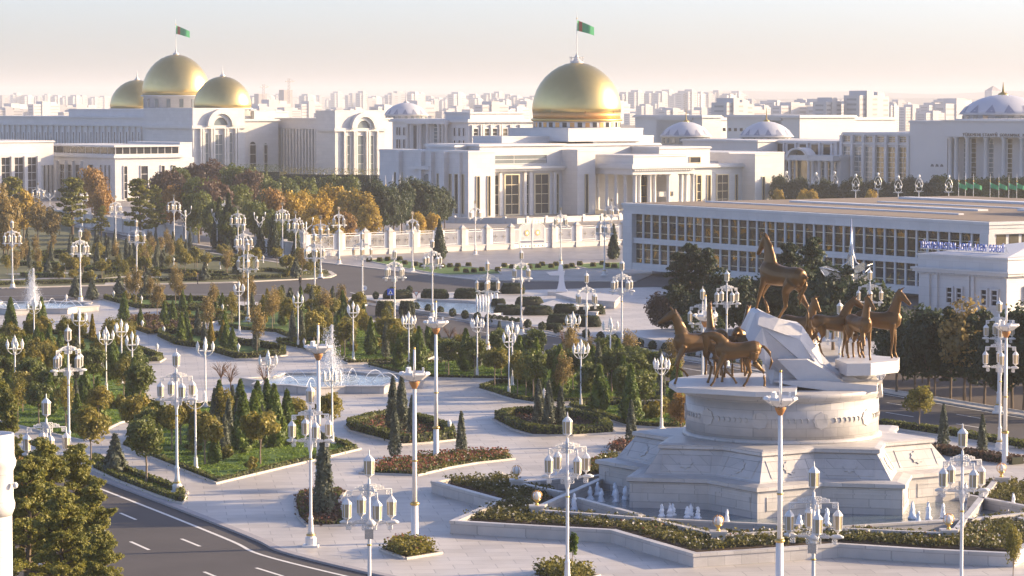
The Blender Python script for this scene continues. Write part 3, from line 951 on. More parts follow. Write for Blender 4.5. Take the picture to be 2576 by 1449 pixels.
mon = thing("monument_pedestal", "stepped star-shaped marble pedestal with round drum carrying the bronze horses", "pedestal", MC)
part("plinth", MB().prism(star(13.2), -0.1, 1.95), "marble", mon)
part("plinth_cornice", MB().prism(star(13.2), 1.95, 2.05, star(13.5)).prism(star(13.5), 2.05, 2.30, star(13.48)).prism(star(13.48), 2.30, 2.42, star(12.6)), "marble", mon)
part("sloping_tier", MB().prism(star(12.0), 2.40, 4.05, star(10.55)), "marble", mon)
part("tier_cornice", MB().prism(star(10.5), 4.05, 4.15, star(10.8)).prism(star(10.8), 4.15, 4.40, star(10.78)).prism(star(10.78), 4.40, 4.50, star(10.2)), "marble", mon)
part("drum_plinth", MB().lathe([(7.05, 4.49), (7.05, 4.68), (6.9, 4.74), (6.84, 4.78)], 64), "marble", mon, True)
part("drum", MB().lathe([(6.83, 4.7), (6.83, 7.35)], 64), "marble", mon, True)
part("drum_cornice", MB().lathe([(6.8, 7.3), (6.95, 7.4), (6.95, 7.55), (7.05, 7.6), (7.1, 7.9), (6.95, 7.98), (6.0, 8.0)], 64), "marble", mon, True)
# sunk panels with star bosses on the plinth and sloping tier
def star8(r, k=0.74):
    return [(r * (1 if i % 2 == 0 else k) * math.cos(math.pi * i / 8), r * (1 if i % 2 == 0 else k) * math.sin(math.pi * i / 8)) for i in range(16)]
S1, S2, S3 = star(13.2), star(12.0), star(10.55)
for i in range(16):
    a, b = S1[i], S1[(i + 1) % 16]
    d = (b - a).normalized(); n = Vector((d.y, -d.x)); L = (b - a).length
    def fr(x, z, o):   # a point on this face
        q = a + d * x + n * o
        return (q.x, q.y, z)
    x0, x1, z0, z1, w = 0.75, L - 0.75, 0.65, 1.6, 0.09
    mb = MB()
    for (xa, xb, za, zb) in ((x0, x1, z0, z0 + w), (x0, x1, z1 - w, z1), (x0, x0 + w, z0 + w, z1 - w), (x1 - w, x1, z0 + w, z1 - w)):
        mb.add([fr(xa, za, -0.02), fr(xb, za, -0.02), fr(xb, zb, -0.02), fr(xa, zb, -0.02), fr(xa, za, 0.05), fr(xb, za, 0.05), fr(xb, zb, 0.05), fr(xa, zb, 0.05)],
               [(3, 2, 1, 0), (4, 5, 6, 7), (0, 1, 5, 4), (1, 2, 6, 5), (2, 3, 7, 6), (3, 0, 4, 7)])
    part("panel_moulding", mb, "marble", mon)
    a2, b2, a3, b3 = S2[i], S2[(i + 1) % 16], S3[i], S3[(i + 1) % 16]
    d2 = (b2 - a2).normalized(); n2 = Vector((d2.y, -d2.x)); cmid = (a2 + b2 + a3 + b3) / 4
    slope = ((a2 + b2) / 2 - (a3 + b3) / 2).dot(n2)
    up = Vector((-n2.x * slope, -n2.y * slope, 1.65)).normalized(); nn = Vector((d2.x, d2.y, 0)).cross(up)
    if nn.to_2d().dot(n2) < 0:
        nn = -nn
    c3 = Vector((cmid.x, cmid.y, 3.22)); D3 = Vector((d2.x, d2.y, 0))
    mb = MB(); vs = []
    for o in (-0.03, 0.07):
        vs += [c3 + D3 * x + up * y + nn * o for x, y in star8(0.52)]
    mb.add(vs, [tuple(range(15, -1, -1)), tuple(range(16, 32))] + [(k, (k + 1) % 16, 16 + (k + 1) % 16, 16 + k) for k in range(16)])
    part("star_boss", mb, "marble", mon)
    wl = (b3 - a3).length / 2 - 0.45
    mb = MB()
    for (xa, xb, ya, yb) in ((-wl, wl, -0.68, -0.60), (-wl, wl, 0.60, 0.68), (-wl, -wl + 0.08, -0.6, 0.6), (wl - 0.08, wl, -0.6, 0.6)):
        q = [c3 + D3 * x + up * y for x, y in ((xa, ya), (xb, ya), (xb, yb), (xa, yb))]
        mb.add([p - nn * 0.02 for p in q] + [p + nn * 0.04 for p in q], [(3, 2, 1, 0), (4, 5, 6, 7), (0, 1, 5, 4), (1, 2, 6, 5), (2, 3, 7, 6), (3, 0, 4, 7)])
    part("panel_moulding", mb, "marble", mon)
for k in range(10):          # carved medallions and scrolls round the drum
    a = -math.pi / 2 + math.radians(18) + 2 * math.pi * k / 10
    ca, sa = math.cos(a), math.sin(a)
    mb = MB(); vs = []
    for o in (6.80, 6.90):
        for x, y in star8(0.62, 0.86):
            da = x / 6.83
            vs.append((o * math.cos(a + da), o * math.sin(a + da), 6.1 + y))
    mb.add(vs, [tuple(range(15, -1, -1)), tuple(range(16, 32))] + [(q, (q + 1) % 16, 16 + (q + 1) % 16, 16 + q) for q in range(16)])
    part("medallion", mb, "marble", mon)
    for j in range(-4, 5):
        if abs(j) < 2:
            continue
        b = a + j * 0.066 + (0.02 if j > 0 else -0.02)
        pts = [(6.86 * math.cos(b + 0.018 * math.cos(t)), 6.86 * math.sin(b + 0.018 * math.cos(t)), 6.1 + 0.17 * math.sin(t)) for t in [x * 0.8 - 1.2 for x in range(5)]]
        part("scroll_carving", MB().tube(pts, 0.045, 4), "marble", mon)
# faceted rock ramp
def mpt(u, v, dy):
    p = at(u, v, MC.y + dy) - MC
    return (p.x, dy, p.z)
prof = [(1893, 783), (1906, 778), (1958, 800), (2012, 816), (2046, 868), (2078, 918), (2140, 938), (2195, 953), (2211, 957), (2211, 992), (2080, 994), (1940, 990), (1934, 925), (1938, 902), (1905, 868), (1879, 833)]
rr = random.Random(5); rings = []
for dy, grow, lift in ((-2.9, 0.0, -12), (-2.1, 0.0, 0), (-0.9, 0.0, 0), (0.6, 0.0, 3), (2.4, 0.0, 6)):
    ring = []
    for i, (u, v) in enumerate(prof):
        j = 0.0 if i in (0, 1, 3, 8, 9, 10, 11) else 0.42
        x, y, z = mpt(u, v, 0.0)
        if dy == -2.9:
            x += 0.42 * (1 if i > 11 or i == 0 else -0.6); z -= 0.9 if z > 9.2 else 0.0
            z = max(z, 8.06 if i >= 9 else 8.25)
        ring.append((x + rr.uniform(-j, j), dy + rr.uniform(-0.3, 0.3), z + rr.uniform(-j, j) * 0.7))
    rings.append(ring)
mb = MB(); n = len(prof); vs = [p for r_ in rings for p in r_]; fs = []
for j in range(4):
    for i in range(n):
        i2 = (i + 1) % n
        A, B, C_, D_ = j * n + i, (j + 1) * n + i, (j + 1) * n + i2, j * n + i2
        fs += [(A, B, C_), (A, C_, D_)] if (i + j) % 2 else [(A, B, D_), (B, C_, D_)]
fs.append(tuple(range(n))); fs.append(tuple(range(5 * n - 1, 4 * n - 1, -1)))
mb.add(vs, [tuple(reversed(f)) for f in fs])
part("rock_ramp", mb, "marble_rock", mon)
mb = MB()   # broken ledges along the ramp
for pts, y0, y1, h in (([(1955, 905), (2005, 955), (2110, 985), (2150, 985), (2095, 942), (2030, 905)], -3.7, -2.0, 0.0),
                       ([(1945, 960), (2000, 972), (2150, 992), (2205, 985), (2205, 970), (2060, 958)], -4.4, -2.3, 0.0)):
    P0 = [mpt(u, v, y0) for u, v in pts]; P1 = [(p[0] + 0.1, y1, p[2] + 0.25) for p in [mpt(u, v, y1) for u, v in pts]]
    k = len(pts)
    mb.add(P0 + P1, [tuple(range(k - 1, -1, -1)), tuple(range(k, 2 * k))] + [(i, (i + 1) % k, k + (i + 1) % k, k + i) for i in range(k)])
part("rock_ledge", mb, "marble_rock", mon)
# the slab under the left horses and the bracket slab under the right ones
zs = 8.32
def slab(pts, z0, z1, name):
    P = []
    for u, v in pts:
        p = G(u, v, z1) - MC
        P.append(Vector((p.x, p.y)))
    part(name, MB().prism(ccw(P), z0, z1), "marble_rock", mon)
slab([(1682, 962), (1700, 950), (1760, 943), (1860, 938), (1960, 940), (2010, 955), (2000, 985), (1900, 986), (1800, 980), (1702, 975)], 7.98, zs, "left_slab")
RZ = 9.9
slab([(2100, 903), (2140, 893), (2190, 893), (2262, 899), (2258, 907), (2205, 912), (2190, 914), (2130, 915)], RZ - 0.85, RZ, "right_slab")
pc = G(2160, 904, RZ) - MC
part("slab_corbel", MB().lathe([(0.7, 7.9), (0.85, 8.4), (1.55, 9.1), (1.75, 9.35)], 7, (pc.x - 0.2, pc.y, 0)), "marble_rock", mon)

# ---------------------------------------------------------------- horses
def loft(mb, secs, n=12, lat=None):
    """secs: (centre, half width, half height); closed ends"""
    k = len(secs); vs = []
    for i, (c, w, h) in enumerate(secs):
        c = Vector(c)
        d = (Vector(secs[min(i + 1, k - 1)][0]) - Vector(secs[max(i - 1, 0)][0])).normalized()
        l = (lat[i] if lat else Vector((0, 1, 0)))
        up = d.cross(l).normalized() * -1
        l2 = up.cross(d).normalized()
        for j in range(n):
            a = 2 * math.pi * j / n
            vs.append(c + l2 * (w * math.cos(a)) + up * (h * math.sin(a)))
    fs = []
    for i in range(k - 1):
        for j in range(n):
            j2 = (j + 1) % n
            fs.append((i * n + j, i * n + j2, (i + 1) * n + j2, (i + 1) * n + j))
    fs.append(tuple(range(n - 1, -1, -1))); fs.append(tuple((k - 1) * n + j for j in range(n)))
    mb.add(vs, fs)

def horse_mesh(name, neck=58, head=-38, yaw=0, legs=((0, 0), (0, 0), (0, 0), (0, 0)), tail=0.0, arch=0.0):
    """withers 1.6 m, facing +X. neck/head: pitch in degrees; yaw: turn of the head; legs: (swing, lift) for fl, fr, hl, hr"""
    mb = MB()
    body = [((-0.84, 0, 1.36), .05, .09), ((-0.78, 0, 1.35), .17, .22), ((-0.64, 0, 1.345), .245, .275), ((-0.45, 0, 1.315), .265, .285), ((-0.2, 0, 1.285), .245, .27),
            ((0.06, 0, 1.26), .255, .29), ((0.3, 0, 1.265), .25, .325), ((0.48, 0, 1.29), .225, .335), ((0.62, 0, 1.28), .18, .27), ((0.72, 0, 1.26), .09, .15)]
    loft(mb, body, 14)
    # neck and head bend sideways step by step
    p = Vector((0.42, 0, 1.36)); yw = 0.0; secs, lat = [], []
    steps = [(0.0, .15, .25), (0.2, .135, .225), (0.2, .115, .185), (0.2, .098, .15), (0.17, .088, .125), (0.11, .08, .115)]
    for i, (L, w, h) in enumerate(steps):
        t = i / (len(steps) - 1)
        pit = math.radians(neck + arch * (0.5 - t) * 2)
        yw = math.radians(yaw) * t * 0.6
        p = p + Vector((math.cos(pit) * math.cos(yw), math.cos(pit) * math.sin(yw), math.sin(pit))) * L
        secs.append((tuple(p), w, h)); lat.append(Vector((-math.sin(yw), math.cos(yw), 0)))
    loft(mb, secs, 12, lat)
    yw = math.radians(yaw); pit = math.radians(head)
    hd = Vector((math.cos(pit) * math.cos(yw), math.cos(pit) * math.sin(yw), math.sin(pit)))
    lt = Vector((-math.sin(yw), math.cos(yw), 0)); up = lt.cross(hd) * -1
    if up.z < 0:
        up = -up
    hp = p - hd * 0.05
    hs = [((-0.06), .07, .10), (0.06, .095, .135), (0.18, .095, .135), (0.30, .075, .11), (0.42, .062, .083), (0.53, .056, .072), (0.60, .05, .055)]
    loft(mb, [(tuple(hp + hd * x - up * (0.02 + x * 0.05)), w, h) for x, w, h in hs], 10, [lt] * len(hs))
    for s in (-1, 1):
        e0 = hp + lt * (0.055 * s) + up * 0.10 + hd * 0.02
        e1 = e0 + up * 0.17 + lt * 0.02 * s + hd * 0.03
        mb.tube([e0 - up * 0.05, e0 + up * 0.05, e1], [0.03, 0.038, 0.012], 5)
    mb.tube([secs[1][0][:2] + (secs[1][0][2] + 0.16,), tuple(Vector(secs[3][0]) + Vector((-0.12, 0, 0.06))), tuple(hp + up * 0.12 - hd * 0.06)], [0.03, 0.045, 0.03], 5)
    for i, (sw, lf) in enumerate(legs):
        s = 1 if i % 2 == 0 else -1
        front = i < 2
        if front:
            J = [(0.46, 1.18, .13), (0.45, 0.98, .095), (0.47, 0.78, .072), (0.475, 0.54, .056), (0.465, 0.34, .040), (0.46, 0.17, .042), (0.495, 0.07, .040), (0.51, 0.0, .058)]
        else:
            J = [(-0.56, 1.22, .20), (-0.50, 1.02, .165), (-0.50, 0.84, .115), (-0.64, 0.60, .070), (-0.70, 0.52, .060), (-0.675, 0.34, .043), (-0.655, 0.17, .044), (-0.615, 0.07, .042), (-0.60, 0.0, .060)]
        x0, z0 = J[0][0], J[0][1]
        c, s_ = math.cos(math.radians(sw)), math.sin(math.radians(sw))
        pts, rad = [], []
        knee = (0.475, 0.54) if front else (-0.50, 0.84)
        for (x, z, r) in J:
            if lf and z < knee[1] - 0.01:      # folded lower leg
                a = math.radians(lf if front else -lf * 0.6)
                dx, dz = x - knee[0], z - knee[1]
                x, z = knee[0] + dx * math.cos(a) + dz * math.sin(a), knee[1] - dx * math.sin(a) + dz * math.cos(a)
            dx, dz = x - x0, z - z0
            X, Z = x0 + dx * c - dz * s_, z0 + dx * s_ + dz * c
            pts.append((X, s * (0.15 if not front else 0.135), Z)); rad.append(r)
        mb.tube(pts, rad, 8)
    b = -0.8
    mb.tube([(b + 0.03, 0, 1.44), (b - 0.13, 0.02, 1.40), (b - 0.22 - tail * .12, 0.04, 1.2), (b - 0.20 - tail * .25, 0.05, 0.9), (b - 0.15 - tail * .2, 0.05, 0.62)], [.05, .055, .065, .055, .02], 7)
    me = mb.mesh(name, "bronze")
    o = bpy.data.objects.new("tmp", me); COL.objects.link(o)
    rm = o.modifiers.new("r", 'REMESH'); rm.mode = 'VOXEL'; rm.voxel_size = 0.024; rm.use_smooth_shade = True
    sm = o.modifiers.new("s", 'SMOOTH'); sm.factor = 0.5; sm.iterations = 3
    dg = bpy.context.evaluated_depsgraph_get()
    out = bpy.data.meshes.new_from_object(o.evaluated_get(dg))
    bpy.data.objects.remove(o)
    out.name = name
    out.materials.clear(); out.materials.append(MATS["bronze"])
    out.polygons.foreach_set("use_smooth", [True] * len(out.polygons))
    return out

walk = ((14, 10), (-16, 0), (-14, 0), (16, 0))
stand = ((3, 0), (-3, 0), (-4, 0), (5, 0))
prance = ((24, 75), (12, 20), (-6, 0), (8, 0))
def ground_z(me):
    return min(v.co.z for v in me.vertices)
def horse(label, u, v, zsurf, heading, sc, dyoff=0.0, **kw):
    """u, v: where the middle of the hooves meets the slab; heading: degrees from picture right, counter-clockwise seen from above"""
    me = horse_mesh("bronze_horse", **kw)
    p = G(u, v, zsurf)
    o = link("bronze_horse", me, None, (p.x, p.y + dyoff, zsurf - ground_z(me) * sc - 0.02), math.radians(heading))
    o.scale = (sc, sc, sc)
    return tag(o, label, "horse statue", "bronze horses of the monument")

horse("bronze horse walking with arched neck and lowered head at the front of the left slab", 1852, 974, zs, 186, 2.05, neck=38, head=-88, yaw=0, arch=55, legs=((20, 0), (-14, 30), (-16, 0), (16, 0)), tail=0.8)
horse("bronze horse with raised foreleg and upright neck looking over the slab's edge", 1748, 966, zs, 205, 2.3, neck=70, head=-28, yaw=-35, arch=12, legs=((25, 80), (6, 0), (-12, 0), (4, 0)))
horse("bronze horse seen from behind with its ears up beyond the walking horse", 1800, 949, zs, 105, 2.2, neck=78, head=-40, yaw=-10, legs=stand, dyoff=1.0)
horse("bronze horse turning its rump out from behind the rock", 1872, 948, zs, 75, 2.25, neck=50, head=-50, legs=walk, dyoff=2.2)
horse("bronze horse half hidden with its head down behind the walking horse", 1842, 950, zs, 165, 1.9, neck=12, head=-75, legs=stand, dyoff=1.2)
tp = at(1950, 797, MC.y + 0.2)
me = horse_mesh("bronze_horse", neck=68, head=-58, yaw=-14, arch=22, legs=((10, 0), (22, 60), (22, 0), (-20, 0)), tail=-0.7)
o = link("bronze_horse", me, None, (tp.x, tp.y, tp.z - ground_z(me) * 2.62 - 0.30), math.radians(150))
o.scale = (2.62,) * 3
o.rotation_euler = (0, math.radians(-9), math.radians(133))
tag(o, "tallest bronze horse standing alone on top of the marble rock", "horse statue", "bronze horses of the monument")
horse("bronze horse rising behind the rock with only neck and chest showing", 2020, 905, RZ - 0.9, -32, 1.95, neck=78, head=-55, yaw=-8, legs=prance, dyoff=2.6)
horse("bronze horse with long body facing the bracket slab's end, neck arched", 2098, 900, RZ, 8, 1.9, neck=66, head=-32, yaw=-20, arch=30, legs=((5, 0), (-8, 0), (-18, 0), (10, 0)), dyoff=0.8)
horse("bronze horse facing the viewer on the bracket slab with its head raised", 2160, 903, RZ, -68, 1.95, neck=80, head=-38, yaw=14, legs=((4, 0), (12, 45), (-4, 0), (4, 0)), dyoff=-0.1)
horse("bronze horse standing upright at the far end of the bracket slab", 2213, 901, RZ, -14, 2.1, neck=74, head=-40, yaw=-10, legs=stand, dyoff=0.4)

# ---------------------------------------------------------------- star pool and planters round the monument
ZW = 0.85
outer_px = [(1098, 1210), (1267.6, 1256.5), (1148.5, 1308.5), (1287.5, 1317), (1546, 1331), (1750, 1389.6), (1931.6, 1378), (2109, 1365.5), (2340, 1380), (2540, 1389), (2640, 1330), (2560, 1300)]
outer = pix(outer_px, ZW)
back_px = [(2700, 1215), (2440, 1168), (2250, 1128), (1960, 1115), (1650, 1130), (1540, 1141), (1470, 1163), (1440, 1186), (1300, 1192), (1130, 1203)]
outer_full = ccw(outer + pix(back_px, ZW))
pw = thing("planter_wall", "low carved stone wall with zigzag outline round the monument flower beds", "wall", (0, 0, 0))
path = list(reversed(pix([(1130, 1203)], ZW) + outer))
for a, b in zip(path[:-1], path[1:]):
    # carved panels between a base and a coping
    L = (b - a).length; n = max(1, round(L / 1.05)); d = (b - a) / L
    for k in range(n):
        c = a + d * (L * (k + 0.5) / n)
        part("carved_panel", MB().cbox((0, 0, 0), L / n - 0.07, 0.12, 0.52), "carved", pw, loc=(c.x, c.y, 0.36), rz=math.atan2(d.y, d.x))
part("wall_core", strip(path, -0.34, -0.03, -0.1, 0.66), "marble", pw)
part("coping", strip(path, -0.40, 0.10, 0.66, ZW), "marble", pw)
part("wall_base", strip(path, -0.36, 0.09, -0.1, 0.09), "marble", pw)

pool_px = [(1303, 1213), (1414, 1237), (1346, 1277), (1364, 1282), (1642, 1303), (1792, 1340), (1806, 1343), (1931, 1337), (2083, 1325), (2367, 1339), (2400, 1335), (2440, 1302), (2590, 1288), (2600, 1275), (2436, 1244), (2504, 1206), (2440, 1196), (2250, 1150), (1965, 1135), (1680, 1148), (1533, 1192)]
pool = pix(pool_px, 0.95)
struct("pool_water", MB().add([(p.x, p.y, 0.20) for p in ccw(pool)], [tuple(range(len(pool)))]), "water")
pl = thing("pool_wall", "pale stone walls of the star-shaped pool at the monument's foot", "wall", (0, 0, 0))
def pwall(pts, w=0.34, z1=0.95):
    P = pix(pts, z1)
    part("wall", strip(P, -w * 0.4, w * 0.4, -0.1, z1 - 0.14), "marble", pl)
    part("coping", strip(P, -w * 0.62, w * 0.62, z1 - 0.14, z1), "marble", pl)
pwall([(1533, 1192), (1303, 1213)]); pwall([(1303, 1213), (1414, 1237)]); pwall([(1346, 1277), (1533, 1193)])
pwall([(1346, 1277), (1364, 1282), (1642, 1303), (1931, 1317), (2010, 1320)]); pwall([(1452, 1251), (1612, 1294)])
pwall([(1642, 1305), (1792, 1340)]); pwall([(1806, 1343), (1931, 1337), (2083, 1325), (2408, 1305)])
pwall([(2083, 1326), (2367, 1339)]); pwall([(2400, 1335), (2504, 1206)]); pwall([(2438, 1304), (2590, 1288)]); pwall([(2436, 1244), (2600, 1275)]); pwall([(2400, 1204), (2504, 1204)])
def gpost(u, v, words):
    p = G(u, v, 0.95)
    o = thing("globe_lamp", f"caged globe lamp on a stone post {words}", "lamp", (p.x, p.y, 0), group="globe lamps round the pool")
    part("post", MB().box(-0.42, 0.42, -0.42, 0.42, -0.1, 1.05).box(-0.52, 0.52, -0.52, 0.52, 1.05, 1.2), "marble", o)
    part("stem", MB().lathe([(0.16, 1.19), (0.10, 1.3), (0.09, 1.42), (0.2, 1.5), (0.26, 1.6)], 10), "gold_trim", o, True)
    part("globe", MB().lathe([(0.05, 1.53), (0.2, 1.6), (0.28, 1.78), (0.28, 1.9), (0.2, 2.06), (0.02, 2.12)], 12), "globe_glass", o, True)
    for k in range(6):
        a = k * math.pi / 3
        part("cage_ring", MB().tube([(0.34 * math.cos(a) * c, 0.34 * math.sin(a) * c, 1.84 + 0.36 * s) for c, s in [(math.cos(q), math.sin(q)) for q in [x * 0.45 - 1.35 for x in range(7)]]], 0.02, 4), "gold_band", o)
gpost(1299, 1214, "at the leftmost pool corner"); gpost(1350, 1280, "in front of the left pool arm"); gpost(1806, 1345, "at the foremost pool corner")
gpost(2385, 1341, "at the pool corner right of centre"); gpost(2518, 1208, "at the far right end of the diagonal wall")
def jet(u, v, h, r, words):
    p = G(u, v, 0.2); rr = random.Random(int(u * 7 + v))
    pr = []
    for k in range(10):
        t = k / 9
        pr.append((max(0.02, r * (1 - 0.5 * t) * math.sqrt(max(0.0, 1 - t ** 5)) * (0.72 + 0.45 * rr.random()) + (0.10 * (1 - t * 5) if t < 0.2 else 0)), t * h))
    o = link("water_jet", MB().lathe(pr, 9).mesh("water_jet", "foam", True), None, (p.x, p.y, 0.18))
    m_ = o.data
    for vx in m_.vertices:
        vx.co.x += rr.uniform(-0.05, 0.05); vx.co.y += rr.uniform(-0.05, 0.05); vx.co.z += rr.uniform(-0.04, 0.04)
    queue(o, "foaming white water jet", words, "water jet", "foaming jets in the pool", u)
for u, v, h in ((1399, 1228, 1.25), (1444, 1284, 1.2), (1484, 1256, 0.95), (1503, 1246, 1.0), (1512, 1262, 0.95), (1550, 1262, 1.0), (1547, 1248, 1.0), (1573, 1257, 1.0)):
    jet(u, v, h, 0.24, "in the left pool arm")
for u, v, h in ((1664, 1298, 0.85), (1684, 1298, 0.9), (1692, 1296, 0.8), (1728, 1301, 0.75), (1737, 1297, 0.85), (1755, 1302, 0.75), (1828, 1338, 1.5)):
    jet(u, v, h, 0.2, "in front of the pedestal")
for u, v, h in ((2010, 1318, 0.7), (2056, 1319, 1.4), (2079, 1318, 1.1), (2294, 1305, 1.2), (2309, 1333, 1.25), (2334, 1306, 1.2), (2371, 1302, 1.0), (2428, 1260, 1.3), (2548, 1288, 1.3)):
    jet(u, v, h, 0.22, "right of the pedestal's front point")
# bedding plants with white roses
def ring_poly(px, z=0.55):
    P_ = pix(px, z)
    struct("planter_soil", MB().prism(ccw(P_), 0.0, 0.5), "soil")
    return P_
flowers(ring_poly([(1112, 1207), (1300, 1197), (1300, 1213), (1408, 1238), (1340, 1277), (1360, 1286), (1640, 1308), (1545, 1326), (1290, 1312), (1160, 1305), (1275, 1256)]), "bedding_plants", 9000, z=0.5, petals=(("petal_white", 160),), label="dark bedding plants with white blossoms in the left planter")
flowers(ring_poly([(1545, 1327), (1640, 1309), (1790, 1345), (1930, 1342), (2083, 1332), (2370, 1346), (2400, 1345), (2480, 1330), (2530, 1380), (2340, 1374), (2109, 1360), (1930, 1372), (1750, 1384), (1640, 1352)]), "bedding_plants", 13000, z=0.5, petals=(("petal_white", 260), ("petal_red", 60)), label="bedding plants with white and orange blossoms along the front planter wall", seed=4)
flowers(ring_poly([(2415, 1335), (2450, 1306), (2600, 1292), (2640, 1325), (2560, 1380)]), "bedding_plants", 3200, z=0.5, petals=(("petal_white", 40),), label="dark bedding plants in the planter at the right edge", seed=5)
flowers(ring_poly([(1440, 1187), (1475, 1163), (1540, 1142), (1560, 1150), (1530, 1192)]), "bedding_plants", 2600, z=0.5, petals=(("petal_white", 20), ("petal_red", 40)), label="bushy bedding plants behind the left pool arm", seed=6)
flowers(ring_poly([(2436, 1242), (2510, 1206), (2700, 1225), (2650, 1300), (2600, 1276)]), "bedding_plants", 3000, z=0.5, petals=(("petal_white", 20),), label="dark bedding plants beyond the diagonal pool wall", seed=7)

# ---------------------------------------------------------------- the two star fountains
def fountain(u, v, R, rot, words, spray_h, spray_r, seed):
    c = G(u, v)
    o = thing("star_fountain", f"star-shaped stone fountain basin {words}", "fountain", c)
    S = star(R, 0.80, 8, rot); S2 = star(R - 0.42, 0.80, 8, rot)
    ring = S + [S[0]]
    part("basin_wall", strip(ring, 0.0, -0.38, -0.05, 0.62), "marble", o)
    part("coping", strip(ring, 0.10, -0.46, 0.62, 0.76), "marble", o)
    w = part("basin_water", MB().add([(p.x, p.y, 0.52) for p in S2], [tuple(range(16))]), "water_foamy", o)
    rng = np.random.default_rng(seed)
    for k in range(12):          # thin arcs of water round the rim
        a = 2 * math.pi * k / 12 + 0.2
        r0, r1 = R * 0.72, R * 0.45
        pts = [((r0 + (r1 - r0) * t) * math.cos(a), (r0 + (r1 - r0) * t) * math.sin(a), 0.52 + 3.2 * t * (1 - t)) for t in [i / 7 for i in range(8)]]
        part("water_arc", MB().tube(pts, 0.03, 4), "foam", o)
    n = 15000
    t = rng.random(n) ** 0.8
    fall = rng.random(n) < 0.72
    zz = np.where(fall, spray_h * (1 - t) * (0.35 + 0.65 * rng.random(n)), spray_h * t)
    wid = np.where(fall, spray_r * (1.0 - 0.85 * zz / spray_h), 0.10 + 0.10 * t)
    off = np.abs(rng.normal(0, 0.42, n)) * wid; ang = rng.random(n) * 6.283
    P = np.stack([off * np.cos(ang) - 0.16 * zz * fall * rng.random(n), off * np.sin(ang), 0.5 + zz], 1)
    V, Q, Rr = leaves(P, rng.normal(0, 1, (n, 3)), 0.08, rng, np.zeros(n), 1.0, 1.2)
    sp = link("spray", arr_mesh("spray", V, Q, "droplet", Rr), o)
    sp["kind"] = "stuff"
    mb = MB(); mb.tube([(0, 0, 0.4), (0, 0, spray_h * 0.5), (0.02, 0, spray_h * 0.8)], [0.12, 0.10, 0.03], 6)
    part("water_column", mb, "foam", o)
fountain(835, 972, 9.2, 0.06, "in the middle of the plaza with a tall spray", 5.6, 2.2, 8)
fountain(85, 781, 9.0, 0.10, "beyond the left garden with a thinner spray", 5.2, 1.9, 9)

# ---------------------------------------------------------------- lamps
def lantern(z, parent, r=0.22, x=0, y=0):
    """a six-sided lantern whose foot is at z"""
    o = part("lantern", MB().lathe([(0.03, z - 0.16), (0.03, z), (r * 0.75, z + 0.12), (r * 0.95, z + 0.14), (r * 0.95, z + 0.18)], 6, (x, y, 0)), "lamp_white", parent)
    part("lantern_roof", MB().lathe([(r * 1.18, z + 0.86), (r * 1.1, z + 0.93), (r * 0.55, z + 1.08), (0.04, z + 1.16), (0.035, z + 1.3), (0.01, z + 1.42)], 6, (x, y, 0)), "lamp_white", o)
    g = MB().lathe([(r * 0.92, z + 0.181), (r * 1.0, z + 0.86)], 6, (x, y, 0))
    part("lantern_glass", g, "lamp_glass", o)
    mb = MB()
    for k in range(6):
        a = k * math.pi / 3
        mb.tube([(x + r * 0.95 * math.cos(a), y + r * 0.95 * math.sin(a), z + 0.15), (x + r * 1.04 * math.cos(a), y + r * 1.04 * math.sin(a), z + 0.88)], 0.022, 4)
    part("lantern_frame", mb, "lamp_white", o)
    return o

def base_and_pole(o, top, r=0.095):
    part("foot", MB().box(-0.5, 0.5, -0.5, 0.5, -0.05, 0.12).lathe([(0.34, 0.12), (0.36, 0.55), (0.27, 0.62), (0.27, 0.7)], 12), "lamp_white", o, False)
    part("gold_ring", MB().lathe([(0.285, 0.70), (0.30, 0.74), (0.285, 0.80)], 12), "gold_trim", o, True)
    part("pole", MB().lathe([(0.22, 0.80), (0.17, 1.1), (0.14, 1.7), (0.18, 1.8), (0.13, 1.86), (r, 2.0), (r * 0.95, top * 0.6), (r * 0.75, top)], 12), "lamp_white", o, True)
    part("gold_ring", MB().lathe([(r * 1.15, top * 0.62), (r * 1.3, top * 0.625), (r * 1.15, top * 0.63)], 12), "gold_trim", o, True)

def lace(mb, d, z, r0):
    """openwork bracket of small framed squares beside the pole, along direction d"""
    def sq(x, zz, s):
        for a, b, c, e in ((x - s, zz - s, x + s, zz - s), (x - s, zz + s, x + s, zz + s), (x - s, zz - s, x - s, zz + s), (x + s, zz - s, x + s, zz + s),
                           (x - s * .6, zz, x, zz + s * .6), (x, zz + s * .6, x + s * .6, zz), (x + s * .6, zz, x, zz - s * .6), (x, zz - s * .6, x - s * .6, zz)):
            mb.tube([(d[0] * a, d[1] * a, b), (d[0] * c, d[1] * c, e)], 0.026, 4)
    sq(r0 + 0.15, z + 0.16, 0.13); sq(r0 + 0.42, z + 0.12, 0.10); sq(r0 + 0.62, z + 0.09, 0.07)
    sq(r0 + 0.15, z - 0.16, 0.13); sq(1.05, z - 0.15, 0.11)

